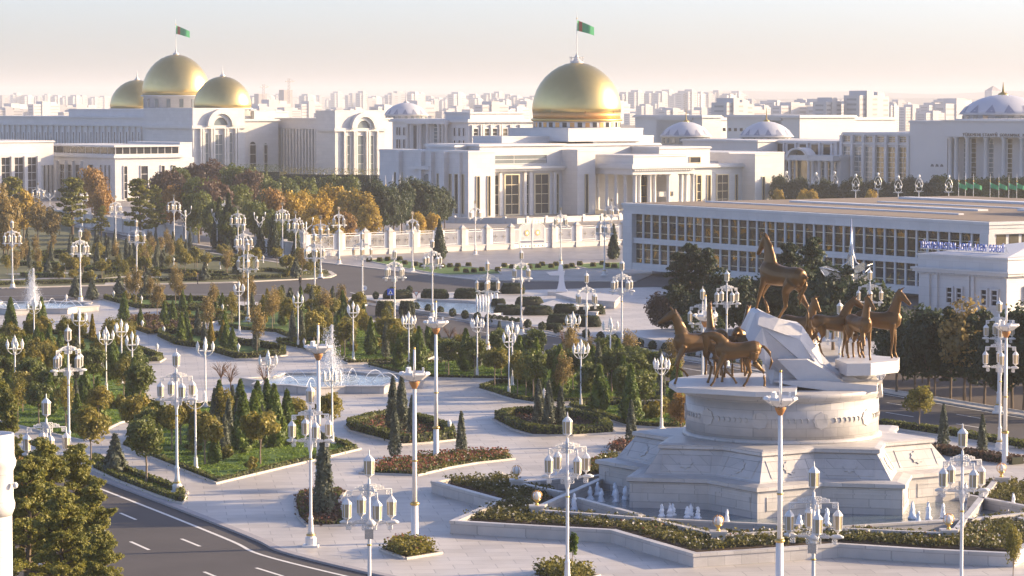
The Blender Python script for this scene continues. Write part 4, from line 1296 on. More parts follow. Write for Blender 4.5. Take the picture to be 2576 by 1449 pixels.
def make_lantern_lamp(flower=False):
    o = thing("lantern_lamp", "", "street lamp")
    base_and_pole(o, 8.9)
    if flower:
        mb = MB(); mb.lathe([(0.06, 8.85), (0.05, 9.35)], 8)
        part("finial", mb, "lamp_white", o)
        fl = MB()
        for k in range(10):
            a = k * math.pi / 5
            fl.add([(0, -0.05, 9.7), (0.16 * math.cos(a - .3), -0.06, 9.7 + 0.16 * math.sin(a - .3)), (0.42 * math.cos(a), -0.03, 9.7 + 0.42 * math.sin(a)), (0.16 * math.cos(a + .3), -0.06, 9.7 + 0.16 * math.sin(a + .3)),
                    (0, 0.05, 9.7), (0.16 * math.cos(a - .3), 0.06, 9.7 + 0.16 * math.sin(a - .3)), (0.42 * math.cos(a), 0.03, 9.7 + 0.42 * math.sin(a)), (0.16 * math.cos(a + .3), 0.06, 9.7 + 0.16 * math.sin(a + .3))],
                   [(0, 1, 2, 3), (7, 6, 5, 4), (1, 5, 6, 2), (2, 6, 7, 3)])
        part("flower_head", fl, "lamp_glass", o)
    else:
        lantern(9.0, o, 0.25)
    mb = MB()
    for k in range(4):
        a = math.radians(22 + 90 * k); d = (math.cos(a), math.sin(a))
        mb.tube([(0, 0, 8.36), (d[0] * 1.2, d[1] * 1.2, 8.36)], 0.035, 4)
        mb.tube([(d[0] * 1.2, d[1] * 1.2, 8.36), (d[0] * 1.2, d[1] * 1.2, 8.05)], 0.03, 4)
        lace(mb, d, 8.36, 0.08)
    part("bracket", mb, "lamp_white", o)
    for k in range(4):
        a = math.radians(22 + 90 * k)
        lantern(6.85, o, 0.22, 1.2 * math.cos(a), 1.2 * math.sin(a))
    mb = MB(); mb.tube([(-1.0, 0, 6.7), (1.0, 0, 6.7)], 0.04, 5)
    for s in (-1, 1):
        lace(mb, (s, 0), 6.62, 0.08)
    mb.lathe([(0.1, 6.0), (0.17, 6.3), (0.2, 6.55), (0.14, 6.7)], 8)
    part("flood_arm", mb, "lamp_white", o)
    for s in (-1, 1):
        part("floodlight", MB().tube([(s * 0.85, 0, 6.7), (s * 0.98, 0, 6.72), (s * 1.3, 0, 6.74), (s * 1.5, 0, 6.71)], [0.05, 0.11, 0.12, 0.05], 8), "lamp_white", o, True)
    return o

def make_urn_lamp():
    o = thing("urn_lamp", "", "street lamp")
    part("foot", MB().box(-0.3, 0.3, -0.3, 0.3, -0.05, 0.1).lathe([(0.24, 0.1), (0.24, 0.16), (0.16, 0.25), (0.14, 0.9), (0.17, 0.95)], 10), "lamp_white", o, False)
    part("pole", MB().lathe([(0.10, 0.95), (0.075, 1.2), (0.065, 4.9)], 10), "lamp_white", o, True)
    mb = MB()
    for k in range(4):
        a = math.radians(30 + 90 * k); c, s = math.cos(a), math.sin(a)
        mb.tube([(0.05 * c, 0.05 * s, 4.65), (0.35 * c, 0.35 * s, 4.75), (0.62 * c, 0.62 * s, 5.0), (0.70 * c, 0.70 * s, 5.22)], 0.028, 4)
        mb.tube([(0, 0, 5.2), (0.7 * c, 0.7 * s, 5.2)], 0.025, 4)
    mb.tube([(0.55 * math.cos(a), 0.55 * math.sin(a), 5.2) for a in [i * math.pi / 8 for i in range(17)]], 0.025, 4)
    part("basket", mb, "lamp_white", o)
    part("stem", MB().lathe([(0.065, 4.9), (0.06, 5.6)], 8), "lamp_white", o, True)
    def urn(z, x, y):
        u_ = part("urn_light", MB().lathe([(0.05, z), (0.09, z + 0.08), (0.155, z + 0.40), (0.165, z + 0.55)], 10, (x, y, 0)), "globe_glass", o, True)
        part("urn_cap", MB().lathe([(0.17, z + 0.551), (0.12, z + 0.66), (0.10, z + 0.70), (0.05, z + 0.84), (0.02, z + 0.96)], 10, (x, y, 0)), "lamp_white", u_, True)
    urn(5.55, 0, 0)
    for k in range(4):
        a = math.radians(30 + 90 * k)
        urn(5.15, 0.7 * math.cos(a), 0.7 * math.sin(a))
    return o

def make_mast():
    o = thing("floodlight_mast", "", "light mast")
    part("foot", MB().lathe([(0.32, -0.05), (0.32, 0.1), (0.24, 0.18), (0.22, 2.4)], 14), "lamp_white", o, True)
    part("gold_ring", MB().lathe([(0.235, 2.4), (0.30, 2.46), (0.30, 2.54), (0.2, 2.62)], 14), "gold_trim", o, True)
    part("pole", MB().lathe([(0.155, 2.6), (0.14, 6.0), (0.115, 9.9)], 14), "lamp_white", o, True)
    part("gold_ring", MB().lathe([(0.17, 5.2), (0.20, 5.25), (0.17, 5.3)], 14), "gold_trim", o, True)
    part("funnel", MB().lathe([(0.14, 9.85), (0.32, 10.2), (0.34, 10.3)], 12), "rust", o, True)
    part("carrier", MB().lathe([(0.30, 10.3), (0.62, 10.55), (0.62, 10.62), (0.1, 10.7)], 10), "metal_silver", o)
    for k in range(8):
        a = 2 * math.pi * k / 8; c, s = math.cos(a), math.sin(a)
        vs = []
        for r, z in ((0.52, 10.42), (0.98, 10.78), (0.92, 10.92), (0.46, 10.60)):
            w = 0.17 if r < 0.6 else 0.30
            vs += [(r * c - w * s, r * s + w * c, z), (r * c + w * s, r * s - w * c, z)]
        part("floodlight", MB().add(vs, [(0, 1, 3, 2), (2, 3, 5, 4), (4, 5, 7, 6), (6, 7, 1, 0), (0, 2, 4, 6), (1, 7, 5, 3)]), "lamp_white", o)
    for k in (0, 3, 5):
        a = 2 * math.pi * k / 8 + 0.4
        part("floodlight", MB().cbox((0.55 * math.cos(a), 0.55 * math.sin(a), 10.98), 0.34, 0.12, 0.42, a + 1.57), "lamp_white", o)
    part("rod", MB().lathe([(0.085, 10.6), (0.08, 12.35)], 10), "lamp_white", o, True)
    part("tip", MB().lathe([(0.085, 12.35), (0.08, 12.45), (0.03, 12.5)], 10), "gold_trim", o, True)
    return o

def place(proto_, used, pts, h, name, what, rows, cat, group):
    out = []
    """pts: (u, v of the top, row); v of the base follows from the lamp's height"""
    for i, (u, vt, row) in enumerate(pts):
        o = proto_ if (i == 0 and not used) else copy_tree(proto_)
        vb = HOR + (vt - HOR) / (1 - h / HC)
        p = G(u, vb)
        for _ in range(4):       # so that the top lands on the picture's height
            q = proj((p.x, p.y, h)); vb += (vt - q[1]) / (1 - h / HC); p = G(u, vb)
        o.location = (p.x, p.y, 0.0)
        q = proj((p.x, p.y, h)); o.location.x += (u - q[0]) * p.y / F
        o.rotation_euler = (0, 0, RND.uniform(-0.5, 0.5))
        queue(o, what, rows[row], cat, group, u)
        out.append(o)
    return out

LA = make_lantern_lamp()
lamps = place(LA, False, [(780, 966, 0), (443, 880, 0), (171, 819, 0), (116, 995, 0), (928, 1137, 1), (1427, 1041, 1), (2047, 1166, 1), (2421, 1070, 1),
                  (30, 553, 2), (201, 575, 2), (343, 551, 2), (791, 584, 3), (911, 581, 3), (992, 625, 3), (1087, 600, 3), (1226, 654, 3), (1311, 627, 3), (1475, 683, 3), (1564, 653, 3),
                  (612, 560, 2), (623, 607, 2), (1767, 722, 4), (1828, 679, 4), (2188, 676, 4), (2112, 757, 4), (2513, 752, 5), (2517, 812, 5)], 10.3, "lantern_lamp",
      "white five-lantern lamp post", ["on the left garden side", "in the front row by the near kerb", "along the far side of the middle road", "around the road junction", "beyond the horses", "by the road at the right edge"], "street lamp", "five-lantern lamp posts")
for i, z in ((4, 5.9), (6, 5.9)):
    part("control_box", MB().box(-.22, .22, -.34, -.10, z, z + .5), "metal_silver", lamps[i])
    part("dome_camera", MB().lathe([(.02, z + .62), (.2, z + .68), (.26, z + .82), (.1, z + .98)], 10, (.1, -.25, 0)), "lamp_white", lamps[i], True)
LF = make_lantern_lamp(True)
place(LF, False, [(95, 458, 0), (205, 465, 0), (290, 490, 0), (437, 487, 0), (565, 493, 0), (598, 516, 0), (710, 507, 0), (743, 528, 0), (806, 540, 0), (852, 518, 0), (1037, 530, 1), (1195, 503, 1), (1410, 519, 1), (1520, 536, 1), (1538, 498, 1)], 10.1, "flower_lamp",
      "white lantern lamp post with flower-shaped top", ["before the back-left trees", "by the ornate fence"], "street lamp", "lamp posts with flower tops")
LB = make_urn_lamp()
place(LB, False, [(85, 748, 0), (199, 776, 0), (305, 802, 0), (266, 820, 0), (332, 833, 0), (37, 842, 0), (601, 706, 0), (749, 733, 1), (516, 847, 0), (674, 880, 0), (888, 757, 1), (1028, 783, 1), (1200, 791, 1), (835, 918, 1), (491, 968, 0),
                  (1288, 806, 2), (1280, 826, 2), (1441, 783, 2), (1535, 796, 2), (1461, 852, 2), (1664, 889, 2), (2208, 905, 2)], 6.5, "urn_lamp",
      "white urn-cluster lamp post", ["in the left gardens", "near the central fountain", "along the gardens by the diagonal road"], "street lamp", "urn cluster lamp posts")
LC = make_mast()
place(LC, False, [(800, 812, 0), (1096, 756, 0), (1042, 873, 0), (1963, 930, 0), (1774, 741, 0), (2531, 763, 0)], 12.5, "floodlight_mast", "tall white mast with ring of floodlights", ["on the plaza"], "light mast", "floodlight masts")

def bollard(u, v, where):
    p = G(u, v)
    if not BOL:
        o = thing("bollard_lamp", "", "bollard lamp")
        part("post", MB().lathe([(0.14, -0.05), (0.12, 0.08), (0.07, 0.15), (0.06, 0.6)], 8), "lamp_white", o, True)
        part("urn_light", MB().lathe([(0.06, 0.6), (0.13, 0.72), (0.19, 0.98), (0.20, 1.05)], 9), "globe_glass", o, True)
        part("urn_cap", MB().lathe([(0.205, 1.051), (0.12, 1.16), (0.05, 1.26), (0.02, 1.36)], 9), "lamp_white", o, True)
        BOL.append(o)
    else:
        o = copy_tree(BOL[0])
    o.location = (p.x, p.y, 0.0)
    queue(o, "small white urn-shaped bollard lamp", where, "bollard lamp", "bollard lamps", u)
BOL = []
for u, v in ((167, 764), (286, 755), (356, 768), (522, 800), (358, 832), (412, 848), (472, 862), (600, 893), (395, 893), (236, 748), (560, 790)):
    bollard(u, v, "in the left garden beds")
for u, v in ((1130, 1094), (1378, 1080), (1368, 1012), (1195, 905), (765, 880)):
    bollard(u, v, "in the central garden beds")
for u, v in ((437, 667), (486, 650), (521, 668), (554, 677), (267, 668), (300, 650), (380, 660), (620, 672), (662, 661), (163, 676)):
    bollard(u, v, "in the park beyond the middle road")
# ---------------------------------------------------------------- buildings
class Bld(Frame):
    def __init__(self, name, label, u, Y, deg=38.0, cat="building", wall="white_wall", group=None):
        super().__init__(u, Y, deg)
        self.root = thing(name, label, cat, (self.o.x, self.o.y, 0), self.rot, group)
        self.wall = wall
    def box(self, t0, t1, s0, s1, z0, z1, m=None, name="wall"):
        return part(name, MB().box(min(t0, t1), max(t0, t1), min(s0, s1), max(s0, s1), z0, z1), m or self.wall, self.root)
    def block(self, t0, t1, s0, s1, z0, z1, over=0.35, th=0.6, m=None, name="wall"):
        """a wall mass with a cornice and a low parapet"""
        w = self.box(t0, t1, s0, s1, z0, z1 - th, m, name)
        part("cornice", MB().box(t0 - over, t1 + over, s0 - over, s1 + over, z1 - th, z1 - th * 0.45).box(t0 - over * 0.5, t1 + over * 0.5, s0 - over * 0.5, s1 + over * 0.5, z1 - th * 0.45, z1), m or self.wall, self.root)
        return w
    def win(self, face, a0, a1, z0, z1, c, m="glass_dark", fr=0.0, frm="window_frame", bars=0, proud=0.04):
        """face 's': on the plane s=c looking to the camera right; face 't': on the plane t=c looking left"""
        def bx(mb, a, b, za, zb, o0, o1):
            if face == 's':
                mb.box(a, b, c - o1, c - o0, za, zb)
            else:
                mb.box(c - o1, c - o0, a, b, za, zb)
            return mb
        a0, a1 = min(a0, a1), max(a0, a1)
        w = part("window", bx(MB(), a0, a1, z0, z1, -0.05, proud), m, self.root)
        if fr:
            mb = MB()
            bx(mb, a0 - fr, a0, z0 - fr, z1 + fr, -0.05, proud + 0.22); bx(mb, a1, a1 + fr, z0 - fr, z1 + fr, -0.05, proud + 0.22)
            bx(mb, a0, a1, z1, z1 + fr, -0.05, proud + 0.22); bx(mb, a0, a1, z0 - fr, z0, -0.05, proud + 0.22)
            part("frame", mb, frm, w)
        if bars:
            mb = MB()
            for k in range(1, bars + 1):
                zz = z0 + (z1 - z0) * k / (bars + 1)
                bx(mb, a0, a1, zz - 0.07, zz + 0.07, 0.0, proud + 0.05)
            if a1 - a0 > 2.5:
                mid = (a0 + a1) / 2
                bx(mb, mid - 0.06, mid + 0.06, z0, z1, 0.0, proud + 0.045)
            part("glazing_bar", mb, frm, w)["kind"] = "stuff"
        return w
    def col(self, t, s, z0, z1, r=0.6, n=12, m=None):
        return part("column", MB().lathe([(r * 1.35, z0), (r * 1.35, z0 + r * .5), (r, z0 + r * .8), (r * .9, z1 - r * .9), (r * 1.3, z1 - r * .4), (r * 1.35, z1)], n, (t, s, 0)), m or self.wall, self.root, True)

def dome_prof(R, H, z0, bulge=1.0, n=18, point=0.0):
    pr = []
    for k in range(n + 1):
        a = math.pi / 2 * k / n
        r = R * math.cos(a) ** (0.92)
        z = z0 + H * math.sin(a) + point * (k / n) ** 5
        if bulge > 1 and k < n * 0.3:
            r *= 1 + (bulge - 1) * math.sin(math.pi * k / (n * 0.3) * 0.5)
        elif bulge > 1:
            r *= 1 + (bulge - 1) * math.cos(math.pi / 2 * (k - n * 0.3) / (n * 0.7))
        pr.append((max(r, 0.02), z))
    return pr

def flag_on_pole(x, y, z0, z1, w, label, group=None, r=0.12, name="flagpole", stripe=True):
    o = thing(name, label, "flagpole", (x, y, z0), 0, group)
    h = z1 - z0
    part("pole", MB().lathe([(r * 1.6, -0.1), (r, h * 0.05), (r * 0.6, h * 0.82), (r * 0.3, h)], 8), "lamp_white", o, True)
    part("ball", MB().lathe([(0.02, h * 0.81), (r * 2, h * 0.825), (0.02, h * 0.845)], 8), "gold_trim", o, True)
    zt = h * 0.79; hh = w * 0.62; mb = MB(); n = 10; vs = []
    for i in range(n + 1):
        t = i / n; drop = 0.42 * w * t ** 1.1; y_ = 0.10 * w * math.sin(t * 7)
        shrink = 1 - 0.22 * t
        vs += [(r + w * t, y_, zt - drop), (r + w * t, y_ + 0.03 * w * math.sin(t * 9), zt - drop - hh * shrink)]
    k0 = 2 if stripe else 0
    fs = [(2 * i, 2 * i + 1, 2 * i + 3, 2 * i + 2) for i in range(n)]
    part("flag", MB().add(vs, fs), "flag_green", o, True)
    if stripe:
        vs2 = [(p[0], p[1] + s, p[2]) for s in (-0.02, 0.02) for p in vs[2:8]]
        part("stripe", MB().add(vs2, [(0, 1, 3, 2), (2, 3, 5, 4), (6, 8, 9, 7), (8, 10, 11, 9)]), "flag_red", o, True)
    return o

# ---- presidential palace with the single gold dome
P = Bld("domed_palace", "white marble palace with a single large gold dome and columned portico", 1178, 720)
T, S, Z = P.t, P.s, P.z
sl = S(954, 0); zt1 = Z(380, 0, 0)
P.block(0, T(1245), 0, sl, -0.2, zt1, 0.15, 0.5)
t_rec, t_b2, t_b2e, t_end = T(1245), T(1452), T(1497), T(1943)
rec = 6.2
zmid = Z(377, t_b2, 0)
P.box(t_rec, t_end, rec, sl - 1, -0.2, 12.6)
P.block(t_rec, t_b2 + 1, rec, rec + 22, 12.6, Z(363, t_rec, 10), 0.6, 0.5)
P.block(t_b2, t_b2e, 0, 14, -0.2, zmid, 0.1, 0.4)
za, zb = Z(411, 20, rec), Z(391, 20, rec)
P.win('s', t_rec + 0.4, t_b2 - 5.0, za, zb, rec, "glass_blue", 0.15, "white_wall", 1)
P.box(t_rec, t_b2 - 0.1, rec - 2.2, rec + 0.1, za - 1.3, za - 0.75, name="ledge")
P.box(t_rec, t_b2 - 0.1, rec - 1.4, rec + 0.1, za - 1.9, za - 1.3, name="ledge")
zw0, zw1 = Z(539, 15, rec), Z(441, 15, rec)
for u0, u1, fr in ((1270, 1303, .35), (1345, 1378, .35), (1243, 1253, .12), (1320, 1328, .15), (1395, 1403, .15)):
    P.win('s', T(u0, rec), T(u1, rec), zw0, zw1, rec, "glass_dark", fr, "window_frame", 3)
    if fr > .3:
        P.box(T(u0, rec) - 2.2, T(u0, rec) - 1.4, rec - 0.7, rec, -0.2, zw1 + 0.6, name="pilaster"); P.box(T(u1, rec) + 1.4, T(u1, rec) + 2.2, rec - 0.7, rec, -0.2, zw1 + 0.6, name="pilaster")
for u0, u1 in ((1198, 1205), (1226, 1232)):
    P.win('s', T(u0), T(u1), zw0, zw1, 0, "glass_dark", .12)
for u0, u1 in ((1428, 1432), (1467, 1472)):
    P.win('s', T(u0 + 4), T(u1 + 6), zw0, zw1, 0.0 if u0 > 1440 else rec, "glass_dark", .12)
for u0, u1 in ((993, 998), (1008, 1012), (1100, 1103), (1131, 1135), (1145, 1153), (1163, 1167)):
    P.win('t', S(u0), S(u1), 1.0, Z(438, 0, 8), 0, "glass_dark", .1)
for u0, u1, d in ((1115, 1128, 1.4), (1005, 1012, 1.2), (1060, 1067, 1.0), (1086, 1092, 1.0), (1158, 1162, 0.8)):
    P.box(-d, 0.1, S(u1), S(u0), -0.2, zt1 - 0.3, name="pilaster")
P.box(-1.3, 0.1, S(1088), S(1040), Z(427, 0, 14), Z(418, 0, 14), name="ledge")
s0, s1 = S(1085), S(1064); zc = Z(458, 0, 14)
arch = [(s0, 0.3), (s1, 0.3)] + [((s0 + s1) / 2 + (s1 - s0) / 2 * math.cos(a), zc + (Z(438, 0, 14) - zc) * math.sin(a)) for a in [i * math.pi / 8 for i in range(9)]]
mb = MB(); k = len(arch)
mb.add([(-0.12, a, z) for a, z in arch] + [(0.1, a, z) for a, z in arch], [tuple(range(k)), tuple(range(2 * k - 1, k - 1, -1))] + [(i, k + i, k + (i + 1) % k, (i + 1) % k) for i in range(k)])
part("arched_door", mb, "glass_blue", P.root)
# portico
q = -12.5
tp0, tp1 = T(1591, q), T(1747, q)
zc0, zc1 = Z(440, tp0, q), Z(413, tp0, q)
P.block(tp0, tp1, q, rec + 4, zc0, zc1, 0.7, 1.2, name="entablature")
P.block(tp0 + 1.5, tp1 - 1.5, q + 1.5, rec, zc1, Z(391, tp0, q), 0.2, 0.4, name="attic")
P.box(tp0 + 1, tp1 - 1, q + 0.2, rec, -0.2, 0.9, name="steps")
for u in (1596, 1607, 1633, 1645, 1680, 1712, 1724, 1741):
    P.col(T(u, q + 1.0), q + 1.0, 0.9, zc0, 0.55)
for j in range(4):
    P.col(tp0 + 1.2, q + 4.2 + j * 3.6, 0.9, zc0, 0.5)
mb = MB()
for k in range(26):
    mb.box(tp0 + 0.3 + k * (tp1 - tp0 - 0.8) / 26, tp0 + 0.75 + k * (tp1 - tp0 - 0.8) / 26, q - 0.55, q, zc1 - 1.75, zc1 - 1.35)
o = part("dentils", mb, P.wall, P.root); o["kind"] = "stuff"
P.win('s', T(1607, rec), T(1637, rec), 1, zc0 - 0.6, rec, "glass_dark", .3, "gold_trim", 2)
P.win('s', T(1660, rec), T(1690, rec), 1, zc0 - 0.6, rec, "glass_gold", .3, "gold_trim", 2)
P.win('s', T(1700, rec), T(1722, rec), 1, zc0 - 0.6, rec, "glass_dark", .3, "gold_trim", 2)
P.box(T(1655, q + 3), T(1690, q + 3), q + 2.5, q + 5.5, 4.4, 5.6, name="balcony")
em = part("emblem", MB().lathe([(0.02, 0), (0.55, 0.02), (0.6, 0.1), (0.3, 0.16), (0.02, 0.18)], 16), "gold_trim", P.root)
em.location = (T(1684, q + 2.5), q + 2.49, 5.0); em.rotation_euler = (math.pi / 2, 0, 0)
# right wing
sw = -3.0
tw1 = T(1866, sw)
zl = Z(423, tp1, sw)
P.block(tp1, tw1, sw, rec + 20, -0.2, Z(414, tp1, sw), 1.0, 0.9)
P.block(tp1 - 1, T(1785, sw + 3), sw + 3, rec + 18, 9, Z(370, tp1, sw), 0.4, 0.5)
P.win('s', T(1734, sw + 3), T(1760, sw + 3), Z(412, tp1, sw) + 0.1, Z(397, tp1, sw), sw + 3, "glass_dark", .15)
for u0, u1 in ((1752, 1762), (1803, 1830)):
    P.win('s', T(u0, sw), T(u1, sw), 1.0, Z(443, tp1, sw), sw, "glass_dark", .3, "window_frame", 3)
for u0, u1 in ((1779, 1786), (1849, 1854)):
    P.win('s', T(u0, sw), T(u1, sw), 1.0, Z(443, tp1, sw), sw, "glass_dark", .12)
P.block(tw1, t_end + 6, sw + 5, rec + 26, -0.2, Z(384, tw1, 0), 0.1, 0.4)
P.block(T(1899, -8), T(1941, -8), -8, 12, -0.2, Z(386, t_end, -8), 0.1, 0.4)
P.win('s', T(1877, sw + 5), T(1881, sw + 5), 1, Z(443, tw1, sw), sw + 5, "glass_dark", .1)
P.win('s', T(1917, -8), T(1922, -8), 1, Z(443, t_end, -8), -8, "glass_dark", .1)
P.win('t', 2.0, 3.4, 1, Z(443, t_end, -8), T(1899, -8), "glass_dark", .1)
# stacked roof stages and dome
dc_s = 26.0
dc_t = T(1450, dc_s, 320)
zr1, zr2, zr3 = Z(364, dc_t, dc_s - 14), Z(341, dc_t, dc_s - 14), Z(322, dc_t, dc_s)
P.block(T(1142, sl - 2), T(1645, dc_s - 13), dc_s - 15, sl - 2, 11, Z(365, t_rec, 12), 0.5, 0.5, name="roof_stage")
P.block(t_rec - 4, T(1142, sl - 2) + 1, dc_s - 15, dc_s - 4, 11, Z(365, t_rec, 12), 0.5, 0.5, name="roof_stage")
P.block(T(1262, dc_s - 4), T(1492, dc_s - 4), dc_s - 4, sl - 3, zr1 - 1, Z(341, dc_t, dc_s), 0.1, 0.4, name="roof_stage")
P.block(T(1492, dc_s - 11), T(1643, dc_s - 11), dc_s - 11, dc_s + 15, zr1 - 1.5, Z(341, dc_t + 6, dc_s - 10), 0.1, 0.4, name="roof_stage")
P.block(dc_t - 12.5, dc_t + 12.5, dc_s - 12, dc_s + 12.5, zr2 - 1.5, zr3, 0.1, 0.3, name="roof_stage")
Yd = P.w(dc_t, dc_s).y; mp = Yd / F
zd0, zd1, zd2 = zv(322, Yd), zv(305, Yd), zv(157, Yd)
Rd = 111 * mp
part("dome_drum", MB().lathe([(Rd * 0.99, zd0 - 0.5), (Rd * 0.99, zd1)], 64, (dc_t, dc_s, 0)), "white_wall", P.root, True)
for k in range(36):
    a = 2 * math.pi * (k + 0.5) / 36
    w_ = part("drum_panel", MB().cbox((0, 0, 0), 0.2, 1.15, 1.25), "glass_dark" if k % 2 else "gold_band", P.root)
    w_.location = (dc_t + Rd * 0.985 * math.cos(a), dc_s + Rd * 0.985 * math.sin(a), (zd0 + zd1) / 2); w_.rotation_euler = (0, 0, a)
part("dome_cornice", MB().lathe([(Rd * 0.99, zd1 - 0.05), (Rd * 1.035, zd1 + 0.15), (Rd * 1.035, zd1 + 0.55), (Rd * 0.99, zd1 + 0.75)], 64, (dc_t, dc_s, 0)), "gold_trim", P.root, True)
zb0, zb1 = zd1 + 0.7, zv(283, Yd)
part("dome_band", MB().lathe([(Rd * 0.985, zb0), (Rd * 1.0, zb1)], 64, (dc_t, dc_s, 0)), "gold_band", P.root, True)
hh = zd2 - zb1
pr = [(Rd * 1.0, zb1), (Rd * 1.008, zb1 + hh * .08), (Rd * 1.0, zb1 + hh * .17), (Rd * .97, zb1 + hh * .30), (Rd * .91, zb1 + hh * .45), (Rd * .82, zb1 + hh * .59), (Rd * .71, zb1 + hh * .71), (Rd * .57, zb1 + hh * .82), (Rd * .42, zb1 + hh * .905), (Rd * .26, zb1 + hh * .965), (Rd * .13, zb1 + hh * .99), (0.1, zb1 + hh)]
part("dome", MB().lathe(pr, 72, (dc_t, dc_s, 0)), "gold_dome", P.root, True)
for k in range(8):
    a = 2 * math.pi * k / 8 + 0.3
    o = part("band_finial", MB().lathe([(0.35, 0), (0.3, 0.4), (0.02, 1.3)], 4), "gold_band", P.root)
    o.location = (dc_t + Rd * 0.985 * math.cos(a), dc_s + Rd * 0.985 * math.sin(a), zb1 - 0.1)
part("lantern_crown", MB().lathe([(1.6, zd2 - 0.45), (1.7, zd2 + 0.1), (0.9, zd2 + 0.5), (0.5, zd2 + 1.4), (0.2, zd2 + 2.2)], 16, (dc_t, dc_s, 0)), "white_wall", P.root, True)
mb = MB()
for k in range(10):
    a = 2 * math.pi * k / 10
    mb.tube([(dc_t + 1.6 * math.cos(a), dc_s + 1.6 * math.sin(a), zd2), (dc_t + 1.8 * math.cos(a), dc_s + 1.8 * math.sin(a), zd2 + 1.5)], 0.07, 4)
mb.tube([(dc_t + 1.75 * math.cos(a), dc_s + 1.75 * math.sin(a), zd2 + 1.2) for a in [i * math.pi / 8 for i in range(17)]], 0.06, 4)
part("crown_railing", mb, "white_wall", P.root)
w = P.w(dc_t, dc_s)
flag_on_pole(w.x, w.y, zd2 + 2.0, zv(28, Yd), 4.4, "green national flag flying on the pole atop the single gold dome")

# ---- palace with three gold domes
L = Bld("triple_domed_palace", "long white palace with three gold domes behind the left trees", 486, 950)
T, S, Z = L.t, L.s, L.z
zp = Z(272, 0, 0); zl = Z(316, 0, 0)
tp = T(616)
L.block(0, tp, 0, 30, -0.2, zp, 0.1, 0.4)                                             # pavilion
L.box(-0.7, tp + 0.7, -0.7, 30, zl - 1.0, zl, name="cornice")
L.block(tp, T(700, 10), 10, 50, -0.2, Z(300, tp, 10), 0.6, 0.7)
se = S(-30)
L.block(0.8, 30, 29, se, -0.2, Z(294, 0, 40), 0.3, 0.5)                                  # long left range
L.box(0.1, 1.0, 30, se, Z(318, 0, 50), Z(313, 0, 50), name="cornice")
L.block(6, 34, 24, 90, 15, Z(275, 6, 30), 0.2, 0.5, name="roof_stage")
L.block(14, 50, 20, 60, 15, Z(280, 14, 30), 0.2, 0.4, name="roof_stage")
for k in range(26):                                                                   # pilasters and windows on the long range
    s_ = 33 + k * (se - 36) / 26
    L.box(0.2, 0.9, s_ - 0.45, s_ + 0.45, -0.2, Z(318, 0, 50) - 0.1, name="pilaster")
    zb_ = Z(344, 0, s_)
    L.win('t', s_ + 1.0, s_ + 1.9, zb_ - 3.5, zb_ + 1.5, 0.8, "glass_dark")
for u0, u1 in ((516, 523), (541, 559), (577, 584)):
    L.win('s', T(u0), T(u1), 2, Z(340, 0, 0) if u1 - u0 > 10 else Z(335, 0, 0), 0, "glass_blue", 0.2, "white_wall", 4)
for u in (503, 509, 530, 536, 564, 570, 591, 597):
    L.box(T(u) - 0.3, T(u) + 0.3, -0.9, 0.1, -0.2, zl - 1.0, name="pilaster")
def arch_hood(B, t, s, z, R, m="white_wall"):
    mb = MB(); n = 14
    for r0, r1, o0, o1 in ((R * 0.72, R, -1.6, 0.2), (R * 0.5, R * 0.72, -0.8, 0.2)):
        vs, fs = [], []
        for i in range(n + 1):
            a = math.pi * i / n
            for r, o in ((r0, o0), (r1, o0), (r1, o1), (r0, o1)):
                vs.append((t + r * math.cos(a), s + o, z + r * math.sin(a)))
        for i in range(n):
            for j in range(4):
                fs.append((4 * i + j, 4 * i + (j + 1) % 4, 4 * i + 4 + (j + 1) % 4, 4 * i + 4 + j))
        fs += [(0, 1, 2, 3), (4 * n + 3, 4 * n + 2, 4 * n + 1, 4 * n)]
        mb.add(vs, fs)
    h = part("arch_hood", mb, m, B.root)
    k = [(t + R * .5 * math.cos(a), z + R * .5 * math.sin(a)) for a in [math.pi * i / 10 for i in range(11)]]
    part("arch_window", MB().add([(a, s - 0.1, b) for a, b in k], [tuple(reversed(range(11)))]), "glass_blue", B.root)
arch_hood(L, T(553), 0, zl - 0.1, 42 * 950 / F)
for u0, u1 in ((628, 643), (664, 672)):
    L.win('s', T(u0, 10), T(u1, 10), 2, Z(366, tp, 10), 10, "glass_dark", 0.25, "white_wall", 3)
    part("arch_window", MB().add([(T((u0 + u1) / 2, 10) + (T(u1, 10) - T(u0, 10)) / 2 * math.cos(a), 9.93, Z(366, tp, 10) + (T(u1, 10) - T(u0, 10)) / 2 * math.sin(a)) for a in [math.pi * i / 8 for i in range(9)]], [tuple(reversed(range(9)))]), "glass_dark", L.root)
# second pavilion, its shaded side range in columns
t2 = T(843, -22); t3 = T(967, -22)
L.block(t2, t3, -22, -11, -0.2, Z(278, t2, -22), 0.1, 0.4)
z2 = Z(323, t2, -22)
L.box(t2 - 0.7, t3 + 0.7, -22.7, -12, z2 - 1.0, z2, name="cornice")
arch_hood(L, T(912, -22), -22, z2 - 0.1, 40 * 970 / F)
for u0, u1 in ((872, 879), (899, 914), (931, 938)):
    L.win('s', T(u0, -22), T(u1, -22), 2, Z(342, t2, -22), -22, "glass_blue", 0.2, "white_wall", 4)
for u in (864, 889, 894, 920, 926, 947):
    L.box(T(u, -22) - 0.3, T(u, -22) + 0.3, -22.9, -21.9, -0.2, z2 - 1.0, name="pilaster")
sA = S(693, t2 + 2)
L.block(t2 + 2, t2 + 30, -12, sA, -0.2, Z(297, t2, 0), 0.3, 0.5)
L.box(t2 + 1.2, t2 + 2.2, -12, sA, Z(324, t2, 0), Z(320, t2, 0), name="cornice")
